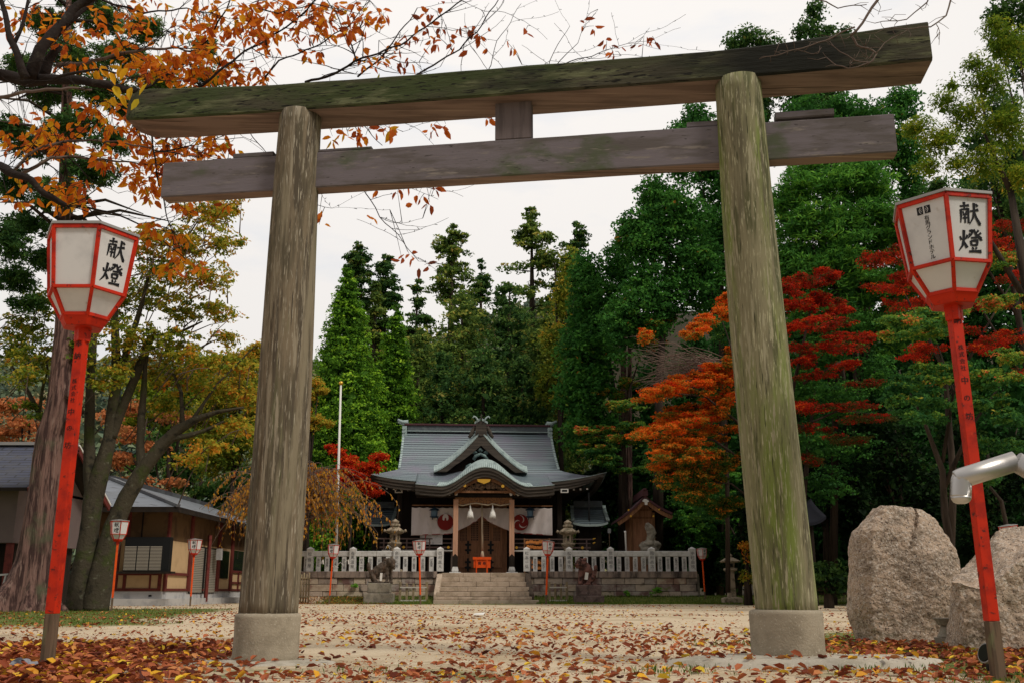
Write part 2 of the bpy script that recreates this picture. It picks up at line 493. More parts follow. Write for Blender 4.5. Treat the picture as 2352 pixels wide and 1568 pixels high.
M['beige'] = mat('grey_beige_plaster', (0.14, 0.105, 0.10), 0.9, [((0.16, 0.12, 0.11), 1, 4, 0.45, 0.7)])
M['maroon'] = mat('dark_red_timber', (0.14, 0.03, 0.024), 0.75, [((0.09, 0.02, 0.018), 5, 4, 0.45, 0.7)])
M['base_white'] = mat('pale_foundation', (0.48, 0.47, 0.46), 0.9, [((0.33, 0.33, 0.34), 2, 4, 0.45, 0.7)])
M['blind'] = mat('grey_slat_blind', (0.33, 0.30, 0.25), 0.7)
M['glass'] = mat('dark_window_glass', (0.012, 0.013, 0.014), 0.15)
M['board'] = mat('orange_plaque_wood', (0.55, 0.20, 0.05), 0.8, [((0.40, 0.13, 0.03), 8, 4, 0.45, 0.6)])
M['bark'] = mat('cedar_bark', (0.20, 0.115, 0.095), 0.95, [((0.055, 0.03, 0.027), (9, 9, 0.9), 6, 0.42, 0.58), ((0.26, 0.17, 0.14), (12, 12, 1.2), 5, 0.56, 0.7), ((0.10, 0.10, 0.06), 1.2, 5, 0.55, 0.75)], bump=((14, 14, 1.2), 6, 1.0, 0.10))
M['bark_moss'] = mat('mossy_cherry_bark', (0.058, 0.048, 0.032), 0.95, [((0.048, 0.056, 0.018), 1.8, 6, 0.50, 0.66), ((0.12, 0.115, 0.08), 5.5, 6, 0.60, 0.70), ((0.02, 0.018, 0.014), 3, 5, 0.55, 0.7)], bump=(10, 6, 0.8, 0.05))
M['bark_dark'] = mat('dark_branch_bark', (0.022, 0.016, 0.014), 0.95, [((0.05, 0.042, 0.034), 7, 6, 0.55, 0.7)], bump=(25, 6, 0.8, 0.02))
M['twig'] = mat('brown_twig_bark', (0.12, 0.085, 0.07), 0.9, [((0.20, 0.16, 0.13), 4, 4, 0.55, 0.7)])
M['trunk'] = mat('conifer_trunk_bark', (0.055, 0.04, 0.03), 0.95, [((0.028, 0.02, 0.015), (5, 5, 0.6), 5, 0.42, 0.6)], bump=((10, 10, 1), 5, 0.8, 0.05))

def tilemat(name, c1, c2, mortar, bw, bh, rough=0.6, mort=0.02, offs=0.5, coord='UV', bump=0.3, noise_c=None, noise_s=1.0, metal=0.0):
    m = bpy.data.materials.new(name); m.use_nodes = True
    t = m.node_tree; b = t.nodes['Principled BSDF']
    tcn = t.nodes.new('ShaderNodeTexCoord')
    br = t.nodes.new('ShaderNodeTexBrick')
    br.inputs['Scale'].default_value = 1.0
    br.inputs['Brick Width'].default_value = bw; br.inputs['Row Height'].default_value = bh
    br.inputs['Mortar Size'].default_value = mort; br.inputs['Mortar Smooth'].default_value = 0.2
    br.inputs['Color1'].default_value = (*c1, 1); br.inputs['Color2'].default_value = (*c2, 1); br.inputs['Mortar'].default_value = (*mortar, 1)
    br.offset = offs
    t.links.new(tcn.outputs[coord], br.inputs[0])
    cur = br.outputs[0]
    n = t.nodes.new('ShaderNodeTexNoise'); n.inputs['Scale'].default_value = noise_s; n.inputs['Detail'].default_value = 6
    t.links.new(tcn.outputs['Object'], n.inputs[0])
    if noise_c:
        mr = t.nodes.new('ShaderNodeMapRange'); mr.inputs[1].default_value = 0.46; mr.inputs[2].default_value = 0.68
        t.links.new(n.outputs[0], mr.inputs[0])
        x = t.nodes.new('ShaderNodeMix'); x.data_type = 'RGBA'
        t.links.new(mr.outputs[0], x.inputs[0]); t.links.new(cur, x.inputs[6]); x.inputs[7].default_value = (*noise_c, 1)
        cur = x.outputs[2]
    t.links.new(cur, b.inputs['Base Color'])
    b.inputs['Roughness'].default_value = rough; b.inputs['Metallic'].default_value = metal
    bn = t.nodes.new('ShaderNodeBump'); bn.inputs['Strength'].default_value = bump; bn.inputs['Distance'].default_value = 0.03
    bn.invert = True
    t.links.new(br.outputs['Fac'], bn.inputs['Height']); t.links.new(bn.outputs[0], b.inputs['Normal'])
    return m
M['copper_roof'] = tilemat('copper_tile_roof', (0.135, 0.18, 0.205), (0.195, 0.245, 0.26), (0.014, 0.022, 0.032), 30.0, 0.27, 0.42, 0.045, bump=0.9, noise_c=(0.15, 0.145, 0.19), noise_s=0.6)
M['slate'] = tilemat('dark_slate_roof', (0.035, 0.04, 0.075), (0.05, 0.057, 0.095), (0.008, 0.009, 0.014), 0.9, 0.26, 0.6, 0.035, bump=0.5, noise_c=(0.05, 0.05, 0.06), noise_s=2.0)
M['slate_light'] = tilemat('grey_slate_roof', (0.15, 0.17, 0.20), (0.19, 0.21, 0.24), (0.06, 0.06, 0.07), 0.9, 0.18, 0.5, 0.02, bump=0.4, noise_c=(0.12, 0.13, 0.14), noise_s=1.0)

# ------------------------------------------------------------------ lettering
_tc = {}
def glyph(txt, size=1.0):
    if txt in _tc: return _tc[txt]
    c = bpy.data.curves.new('t', 'FONT'); c.body = txt; c.align_x = 'CENTER'; c.resolution_u = 2
    o = bpy.data.objects.new('t', c); COL.objects.link(o)
    dg = bpy.context.evaluated_depsgraph_get()
    me = bpy.data.meshes.new_from_object(o.evaluated_get(dg))
    v = [(p.co.x, p.co.y) for p in me.vertices]; f = [tuple(p.vertices) for p in me.polygons]
    bpy.data.objects.remove(o); bpy.data.curves.remove(c); bpy.data.meshes.remove(me)
    if v:
        ys = [p[1] for p in v]; cy = (min(ys) + max(ys)) / 2
        xs = [p[0] for p in v]; cx_ = (min(xs) + max(xs)) / 2
        v = [(p[0] - cx_, p[1] - cy) for p in v]
    _tc[txt] = (v, f)
    return _tc[txt]
def write_col(mb, txt, fr, x, ytop, size, step, mi=0, bold=1.0, off=0.002):
    """vertical line of characters on the plane fr = (origin, ux, uy)"""
    o, ux, uy = [Vector(t) for t in fr]
    n = ux.cross(uy).normalized()
    for k, ch in enumerate(txt):
        if ch == ' ': continue
        v, f = glyph(ch)
        yc = ytop - step * (k + 0.5)
        for dx in ((0,) if bold <= 1 else (-0.02, 0.02)):
            mb.add([o + ux * (x + (p[0] + dx) * size) + uy * (yc + p[1] * size) + n * (off + dx * 0.002) for p in v], f, mi)
KEN = [[(.05, .79, .05), (.28, .82, .045), (.52, .86, .07)], [(.27, .99, .08), (.27, .80, .05), (.265, .66, .045)], [(.09, .66, .07), (.085, .35, .055), (.05, .08, .03)],
       [(.09, .65, .05), (.28, .67, .045), (.46, .70, .08), (.455, .40, .055), (.45, .10, .06), (.38, .13, .02)], [(.18, .58, .05), (.24, .47, .03)], [(.38, .60, .05), (.31, .48, .03)],
       [(.17, .43, .04), (.39, .46, .05)], [(.16, .29, .04), (.39, .32, .05)], [(.28, .45, .05), (.275, .08, .05)],
       [(.55, .60, .05), (.75, .63, .045), (.98, .69, .08)], [(.77, .97, .08), (.755, .62, .06), (.68, .32, .05), (.50, .04, .02)], [(.76, .60, .05), (.84, .34, .07), (1.02, .05, .09), (1.04, .07, .03)], [(.86, .93, .05), (.95, .82, .07)]]
TOU = [[(.06, .67, .04), (.12, .52, .06)], [(.40, .74, .06), (.30, .56, .03)], [(.25, .93, .07), (.22, .55, .06), (.15, .30, .05), (-.02, .08, .02)], [(.22, .46, .05), (.35, .22, .08)],
       [(.48, .90, .05), (.65, .94, .06), (.57, .78, .05), (.40, .60, .02)], [(.46, .80, .05), (.53, .72, .05)], [(.68, .98, .05), (.78, .77, .07), (1.0, .60, .09), (1.02, .62, .03)], [(.90, .96, .05), (.79, .84, .03)], [(1.0, .86, .05), (.86, .76, .03)],
       [(.54, .63, .04), (.82, .66, .05)], [(.53, .52, .06), (.55, .32, .05)], [(.53, .51, .04), (.82, .54, .07), (.78, .33, .05)], [(.55, .34, .04), (.78, .35, .05)], [(.58, .27, .04), (.62, .16, .06)], [(.77, .27, .05), (.71, .17, .03)], [(.42, .08, .05), (.70, .10, .05), (.97, .11, .08)]]
def brush(mb, strokes, fr, x, y, w, h, mi=0, off=0.002):
    o, ux, uy = [Vector(t) for t in fr]
    n = ux.cross(uy).normalized()
    for q, st in enumerate(strokes):
        # finely resampled ribbon
        pts = []
        for i in range(len(st) - 1):
            for k in range(4):
                t = k / 4
                pts.append([lerp(st[i][j], st[i + 1][j], t) for j in range(3)])
        pts.append(list(st[-1]))
        L_, R_ = [], []
        for i, p in enumerate(pts):
            a = pts[max(0, i - 1)]; b = pts[min(len(pts) - 1, i + 1)]
            dx, dy = (b[0] - a[0]) * w, (b[1] - a[1]) * h
            l = math.hypot(dx, dy) or 1
            hw = p[2] * w * 0.95
            cx_, cy_ = x + p[0] * w, y + p[1] * h
            L_.append(o + ux * (cx_ - dy / l * hw) + uy * (cy_ + dx / l * hw) + n * (off + q * 0.00008))
            R_.append(o + ux * (cx_ + dy / l * hw) + uy * (cy_ - dx / l * hw) + n * (off + q * 0.00008))
        vs = L_ + R_
        m_ = len(pts)
        mb.add(vs, [(i, m_ + i, m_ + i + 1, i + 1) for i in range(m_ - 1)], mi)
def disc(mb, fr, cx_, cy_, r, mi=0, n=28, off=0.004):
    o, ux, uy = [Vector(t) for t in fr]
    nn = ux.cross(uy).normalized()
    mb.add([o + ux * (cx_ + r * math.cos(2 * math.pi * k / n)) + uy * (cy_ + r * math.sin(2 * math.pi * k / n)) + nn * off for k in range(n)], [tuple(range(n))], mi)
M['rail_wood'] = mat('grey_brown_railing_wood', (0.14, 0.095, 0.085), 0.8)
M['wood_grey'] = mat('weathered_veranda_wood', (0.13, 0.10, 0.085), 0.8)
M['carved'] = mat('carved_golden_brown_beam', (0.26, 0.12, 0.045), 0.7, [((0.10, 0.05, 0.03), (14, 14, 14), 4, 0.45, 0.6)])
M['copper_dark'] = mat('dark_green_copper', (0.10, 0.15, 0.15), 0.55, [((0.20, 0.29, 0.28), 6, 4, 0.5, 0.65)])
M['blue_lamp'] = mat('pale_blue_lantern_glass', (0.10, 0.17, 0.24), 0.4)
M['dog_brown'] = mat('reddish_brown_stone', (0.18, 0.085, 0.068), 0.95, [((0.05, 0.028, 0.025), 5, 5, 0.45, 0.62), ((0.20, 0.14, 0.12), 9, 5, 0.58, 0.7)], bump=(25, 5, 0.7, 0.03))
M['dog_plinth'] = mat('dark_pink_plinth_stone', (0.15, 0.105, 0.095), 0.95, [((0.07, 0.05, 0.045), 2.5, 5, 0.45, 0.62), ((0.24, 0.19, 0.17), 9, 5, 0.58, 0.7)], bump=(25, 5, 0.6, 0.03))
M['lantern_stone'] = mat('tan_lantern_stone', (0.34, 0.275, 0.20), 0.95, [((0.15, 0.125, 0.08), 4, 5, 0.45, 0.62), ((0.30, 0.25, 0.18), 9, 5, 0.58, 0.7)], bump=(25, 5, 0.5, 0.02))
M['bark_roof'] = mat('purple_brown_shingle_roof', (0.075, 0.05, 0.055), 0.8, [((0.12, 0.10, 0.11), (6, 1, 6), 4, 0.5, 0.7), ((0.16, 0.03, 0.03), 3, 5, 0.58, 0.7)])
M['panel_brown'] = mat('brown_upper_panel', (0.13, 0.075, 0.035), 0.85, [((0.09, 0.05, 0.025), 1.5, 4, 0.45, 0.6)])
M['grey_twig'] = mat('pale_grey_twig', (0.17, 0.12, 0.095), 0.9)
# ------------------------------------------------------------------ terrain
def gz(x, y):
    z = -0.12 * sm(9, 45, y)
    z += 0.34 * sm(50.0, 52.0, y) * sm(-14, -11, x)
    z += 0.035 * math.exp(-((x - 1.95) ** 2 / 1.0 + (y - 7.1) ** 2 / 0.35))
    z += (38 + 12 * sm(-30, 10, x)) * sm(95, 185, y)
    z += 16 * sm(16, 62, x) * sm(24, 60, y) * (1 - sm(95, 185, y))
    z += 5 * sm(30, 70, -x) * sm(60, 95, y) * (1 - sm(95, 185, y))
    z -= 0.0
    return z
def axis(lims):
    r = []
    for a, b, st in lims:
        r.extend(np.arange(a, b, st))
    r.append(lims[-1][1])
    return np.array(r)
gxs = axis([(-420, -60, 20), (-60, -16, 2), (-16, -5, 0.5), (-5, 6, 0.125), (6, 20, 0.5), (20, 60, 2), (60, 420, 20)])
gys = axis([(-30, 2, 4), (2, 4.5, 0.5), (4.5, 12, 0.125), (12, 20, 0.25), (20, 60, 0.5), (60, 120, 4), (120, 480, 15)])
GX, GY = np.meshgrid(gxs, gys)
nx_, ny_ = len(gxs), len(gys)
co = np.zeros((nx_ * ny_, 3))
grass = np.zeros(nx_ * ny_)
def n2(x, y, s, o=0.0):
    return mnoise.noise(Vector((x * s + o, y * s - o, o * 1.7)))
def grassy(x, y):
    a = 0.0
    a = max(a, sm(48.2, 49.4, y + 0.8 * n2(x, y, 0.6)) * sm(-10, -9, x) * (1.0 - sm(56, 60, y)))            # foot of the wall
    a = max(a, 0.95 * sm(13.5, 17, y + 1.5 * n2(x, y, 0.3)) * (1 - sm(34, 38, y)) * sm(2.2, 5.0, -x - 0.20 * y + 1.2 + 1.5 * n2(x, y, 0.25, 3)))   # under the big trees
    a = max(a, 0.8 * sm(0.0, 0.6, x - 2.5 + 0.5 * n2(x, y, 1.1, 9)) * (1 - sm(12, 15, y)))                       # by the boulders
    a = max(a, 0.65 * sm(40, 46, y) * sm(8, 11, x))
    a = max(a, sm(60, 64, y))
    if y < 6.9: a = max(a, 0.55 * sm(0.02, 0.3, n2(x, y, 1.3, 4)))
    return a
k = 0
for j in range(ny_):
    for i in range(nx_):
        x, y = gxs[i], gys[j]
        z = gz(x, y)
        if abs(x) < 20 and y < 50: z += 0.012 * n2(x, y, 1.4) + 0.02 * n2(x, y, 0.3, 7)
        if y > 95: z += 5 * n2(x, y, 0.02) * sm(95, 130, y)
        co[k] = (x, y, z); grass[k] = grassy(x, y); k += 1
q = np.arange(nx_ * ny_).reshape(ny_, nx_)
quads = np.stack([q[:-1, :-1], q[:-1, 1:], q[1:, 1:], q[1:, :-1]], -1).reshape(-1, 4)
me = rawmesh('ground', co, quads.ravel(), np.arange(len(quads)) * 4, np.full(len(quads), 4))
at = me.attributes.new('grass', 'FLOAT', 'POINT'); at.data.foreach_set('value', grass.astype(np.float32))
me.polygons.foreach_set('use_smooth', np.ones(len(quads), dtype=bool))
gm = mat('sandy_ground', (0.52, 0.42, 0.29), 0.95,
         [((0.36, 0.28, 0.175), 0.55, 6, 0.45, 0.66), ((0.56, 0.47, 0.34), 2.2, 6, 0.55, 0.72), ((0.25, 0.15, 0.085), 14, 5, 0.60, 0.72), ((0.62, 0.55, 0.42), 60, 3, 0.62, 0.72)],
         bump=(35, 6, 0.6, 0.02), bump2=(4, 5, 0.4, 0.05))
t = gm.node_tree; b = t.nodes['Principled BSDF']
prev = b.inputs['Base Color'].links[0].from_socket
atn = t.nodes.new('ShaderNodeAttribute'); atn.attribute_name = 'grass'
tcn = t.nodes.new('ShaderNodeTexCoord')
nn_ = t.nodes.new('ShaderNodeTexNoise'); nn_.inputs['Scale'].default_value = 2.5; nn_.inputs['Detail'].default_value = 8
t.links.new(tcn.outputs['Object'], nn_.inputs[0])
ad = t.nodes.new('ShaderNodeMath'); ad.operation = 'ADD'; t.links.new(atn.outputs['Fac'], ad.inputs[0]); t.links.new(nn_.outputs[0], ad.inputs[1])
mr = t.nodes.new('ShaderNodeMapRange'); mr.inputs[1].default_value = 0.85; mr.inputs[2].default_value = 1.25
t.links.new(ad.outputs[0], mr.inputs[0])
n3 = t.nodes.new('ShaderNodeTexNoise'); n3.inputs['Scale'].default_value = 9; n3.inputs['Detail'].default_value = 6
t.links.new(tcn.outputs['Object'], n3.inputs[0])
crn = t.nodes.new('ShaderNodeValToRGB')
crn.color_ramp.elements[0].position = 0.35; crn.color_ramp.elements[0].color = (0.045, 0.085, 0.012, 1)
crn.color_ramp.elements[1].position = 0.65; crn.color_ramp.elements[1].color = (0.17, 0.17, 0.04, 1)
t.links.new(n3.outputs[0], crn.inputs[0])
x_ = t.nodes.new('ShaderNodeMix'); x_.data_type = 'RGBA'
t.links.new(mr.outputs[0], x_.inputs[0]); t.links.new(prev, x_.inputs[6]); t.links.new(crn.outputs[0], x_.inputs[7])
t.links.new(x_.outputs[2], b.inputs['Base Color'])
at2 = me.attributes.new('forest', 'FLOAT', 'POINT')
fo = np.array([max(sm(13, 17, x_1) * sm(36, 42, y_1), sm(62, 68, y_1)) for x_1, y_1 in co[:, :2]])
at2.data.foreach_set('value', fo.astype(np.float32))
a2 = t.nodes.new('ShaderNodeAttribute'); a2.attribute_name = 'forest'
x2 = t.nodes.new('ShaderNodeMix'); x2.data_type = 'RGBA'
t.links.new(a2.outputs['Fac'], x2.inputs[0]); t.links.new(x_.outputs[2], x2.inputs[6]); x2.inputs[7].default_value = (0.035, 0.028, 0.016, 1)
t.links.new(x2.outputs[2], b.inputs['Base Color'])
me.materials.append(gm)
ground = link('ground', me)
tag(ground, 'sandy shrine forecourt with patches of thin grass', None, kind='structure')

# ------------------------------------------------------------------ torii gate
tl = Vector((X(619, 7.72), 7.72, 0)); tr_ = Vector((X(1801, 7.15), 7.15, 0.03))
torii = thing('torii_gate', 'large weathered wooden torii gate with mossy top beam standing over the forecourt', 'gate', (0.0, 7.44, 0))
tops = [Vector((X(690, 7.6, 4.35), 7.66, 4.37)), Vector((X(1694, 7.08, 4.35), 7.10, 4.37))]
def crack(seed):
    rr = random.Random(seed)
    cs = [(math.pi + rr.uniform(-1.1, 1.1), rr.uniform(0.0, 0.15), rr.uniform(0.25, 0.6), rr.uniform(0.010, 0.03)) for _ in range(5)]
    def f(a, t, p):
        v = 0.012 * mnoise.noise(Vector((math.cos(a) * 2, math.sin(a) * 2, p.z * 0.7 + seed))) + 0.006 * mnoise.noise(Vector((math.cos(a) * 9, math.sin(a) * 9, p.z * 0.9 + seed)))
        for ca, t0, t1, dp in cs:
            wa = ca + 0.04 * math.sin(p.z * 2 + seed)
            if t0 - 0.02 < t < t1 and abs(a - wa) < 0.034: v -= dp * 2.2
        return v
    return f
for idx, (b0, tp, r0, r1, mt, rc, zc, lb) in enumerate([
        (tl, tops[0], 0.218, 0.172, 'old_wood_left', 0.243, 0.335, 'grey brown cracked pillar'),
        (tr_, tops[1], 0.212, 0.176, 'old_wood_right', 0.250, 0.355, 'green mossy pillar')]):
    mb = MB()
    pts, rd = [], []
    for i in range(41):
        u = i / 40
        p = b0.lerp(tp, u); p.z = lerp(zc - 0.02, 4.38, u)
        p.x += 0.012 * math.sin(u * 5 + idx * 2)
        pts.append(p); rd.append(lerp(r0, r1, u ** 1.05) + 0.008 * math.sin(u * math.pi))
    mb.tube(pts, rd, n=110, lobes=crack(3 + idx))
    pil = mb.build('pillar', M[mt], torii)
    pil['label'] = lb
    mb = MB()
    prof = [(rc * 1.0, -0.06), (rc * 1.0, 0.04), (rc * 0.985, zc * 0.6), (rc * 1.0, zc - 0.025), (rc * 0.985, zc - 0.008), (rc * 0.94, zc), (r0 * 0.98, zc + 0.006)]
    mb.tube([Vector((b0.x, b0.y, b0.z * 0.5 + z)) for r, z in prof], [r for r, z in prof], n=64,
            lobes=lambda a, t_, p: 0.02 * mnoise.noise(Vector((math.cos(a) * 2.2, math.sin(a) * 2.2, p.z * 3 + idx * 5))) + 0.008 * mnoise.noise(Vector((math.cos(a) * 9, math.sin(a) * 9, p.z * 20))))
    mb.build('concrete_footing', M['concrete'], pil)
dv = (tr_ - tl); dv.z = 0; SPAN = dv.length; dv.normalize()
nv = Vector((dv.y, -dv.x, 0))          # towards the camera
def tb(s, f, z):
    return Vector((tl.x, tl.y, 0)) + dv * s + nv * f + Vector((0, 0, z))
# top beam: long slab, ends sweep up slightly
mb = MB()
s0, s1 = -1.50, SPAN + 1.32
NS = 56
rings = []
for i in range(NS + 1):
    u = i / NS
    s = lerp(s0, s1, u)
    e = abs(2 * u - 1)
    up = 0.06 * e ** 4
    ex = (0.05 * sm(0.75, 1, u)) + 0.02 * sm(0.75, 1, 1 - u)
    wv = 0.006 * mnoise.noise(Vector((s * 1.5, 0, 0))) ; wv2 = 0.008 * mnoise.noise(Vector((s * 2.2, 5, 0)))
    rnd = 1.0
    fr_, bk = 0.195, -0.195
    zb, zt = 4.352 + up * 0.5, 4.612 + up + ex
    if u < 0.03:    # the left end is worn round
        q = (0.03 - u) / 0.03
        fr_ -= 0.09 * q ** 2; bk += 0.03 * q; zb += 0.05 * q ** 2; zt -= 0.02 * q
    rings.append([tb(s, fr_ - 0.014 + wv2, zb), tb(s, fr_, zb + 0.018 + wv), tb(s, fr_ - 0.004 + wv2, (zb + zt) / 2), tb(s, fr_ - 0.012 + wv, zt - 0.02), tb(s, fr_ - 0.035, zt + wv2),
                  tb(s, 0, zt + 0.03 + wv), tb(s, bk + 0.02, zt), tb(s, bk, zt - 0.02), tb(s, bk, zb + 0.015), tb(s, bk + 0.014, zb)])
n = len(rings[0])
vs = [p for r in rings for p in r]
fs, ms = [], []
b0_ = len(mb.v)
mb.v.extend([tuple(v) for v in vs])
for i in range(NS):
    for k in range(n):
        k2 = (k + 1) % n
        mb.f.append((i * n + k, (i + 1) * n + k, (i + 1) * n + k2, i * n + k2)); mb.m.append(1 if k in (9,) else 0); mb.sm.append(False)
mb.f.append(tuple(range(n))); mb.m.append(0); mb.sm.append(False)
mb.f.append(tuple(NS * n + k for k in range(n - 1, -1, -1))); mb.m.append(0); mb.sm.append(False)
mb.build('top_beam', [M['beam_wood'], M['beam_under']], torii, fixn=True)
# tie beam through the pillars
def plank(s0, s1, f0, f1, z0, z1, name, mats, seed=0, ns=24, bot=1):
    mb = MB()
    rg = []
    for i in range(ns + 1):
        s = lerp(s0, s1, i / ns)
        a = 0.004 * mnoise.noise(Vector((s * 2, seed, 0))); b_ = 0.004 * mnoise.noise(Vector((s * 2, seed + 4, 0)))
        rg.append([tb(s, f1 - 0.008, z0), tb(s, f1 + a, z0 + 0.01), tb(s, f1 + b_, z1 - 0.01), tb(s, f1 - 0.01, z1 + a), tb(s, f0 + 0.01, z1 + b_), tb(s, f0, z1 - 0.01), tb(s, f0, z0 + 0.01), tb(s, f0 + 0.008, z0)])
    m_ = 8
    mb.v.extend([tuple(v) for r in rg for v in r])
    for i in range(ns):
        for k in range(m_):
            k2 = (k + 1) % m_
            mb.f.append((i * m_ + k, (i + 1) * m_ + k, (i + 1) * m_ + k2, i * m_ + k2)); mb.m.append(bot if k == 7 else 0); mb.sm.append(False)
    mb.f.append(tuple(range(m_))); mb.m.append(0); mb.sm.append(False)
    mb.f.append(tuple(ns * m_ + k for k in range(m_ - 1, -1, -1))); mb.m.append(0); mb.sm.append(False)
    return mb.build(name, mats, torii, fixn=True)
plank(-1.13, SPAN + 1.03, -0.075, 0.075, 3.705, 4.02, 'tie_beam', [M['nuki_wood'], M['beam_under']], ns=40)
plank(-0.52, -0.17, -0.055, 0.055, 4.024, 4.07, 'wedge', [M['nuki_wood'], M['nuki_wood']], 3)
plank(0.17, 0.68, -0.055, 0.055, 4.024, 4.055, 'wedge', [M['nuki_wood'], M['nuki_wood']], 5)
plank(SPAN - 0.52, SPAN - 0.16, -0.055, 0.055, 4.024, 4.075, 'wedge', [M['nuki_wood'], M['nuki_wood']], 7)
plank(SPAN + 0.16, SPAN + 0.60, -0.055, 0.055, 4.05, 4.11, 'wedge', [M['nuki_wood'], M['nuki_wood']], 9)
plank(SPAN / 2 - 0.165, SPAN / 2 + 0.13, -0.05, 0.062, 4.024, 4.36, 'centre_strut', [M['strut_wood'], M['strut_wood']], 11, 4, 0)

# pads under the footings
for (c, rx, ry, h, nm, lb, sd_) in [((1.98, 7.02), 0.92, 0.42, 0.045, 'concrete_pad', 'pale rough concrete pad under the right pillar of the torii gate', 2), ((-1.84, 7.55), 0.62, 0.36, 0.012, 'concrete_pad', 'thin worn concrete pad under the left pillar of the torii gate', 6)]:
    mb = MB()
    n = 48
    def ed(k, q=1.0):
        a = 2 * math.pi * k / n
        r = 1 + 0.22 * mnoise.noise(Vector((math.cos(a) * 1.3, math.sin(a) * 1.3, sd_))) + 0.05 * mnoise.noise(Vector((math.cos(a) * 5, math.sin(a) * 5, sd_)))
        return Vector((c[0] + math.cos(a) * rx * r * q, c[1] + math.sin(a) * ry * r * q, 0))
    g0 = gz(*c)
    rr_ = [[ed(k, 1.04) + Vector((0, 0, g0 - 0.04)) for k in range(n)], [ed(k, 0.98) + Vector((0, 0, g0 + h * 0.35)) for k in range(n)], [ed(k, 0.8) + Vector((0, 0, g0 + h * 0.85)) for k in range(n)], [ed(k, 0.3) + Vector((0, 0, g0 + h)) for k in range(n)]]
    mb.v.extend([tuple(p) for r in rr_ for p in r])
    for i in range(3):
        for k in range(n):
            mb.f.append((i * n + k, i * n + (k + 1) % n, (i + 1) * n + (k + 1) % n, (i + 1) * n + k)); mb.m.append(0); mb.sm.append(True)
    mb.f.append(tuple(3 * n + k for k in range(n))); mb.m.append(0); mb.sm.append(True)
    tag(mb.build(nm, M['pad']), lb, 'concrete pad')

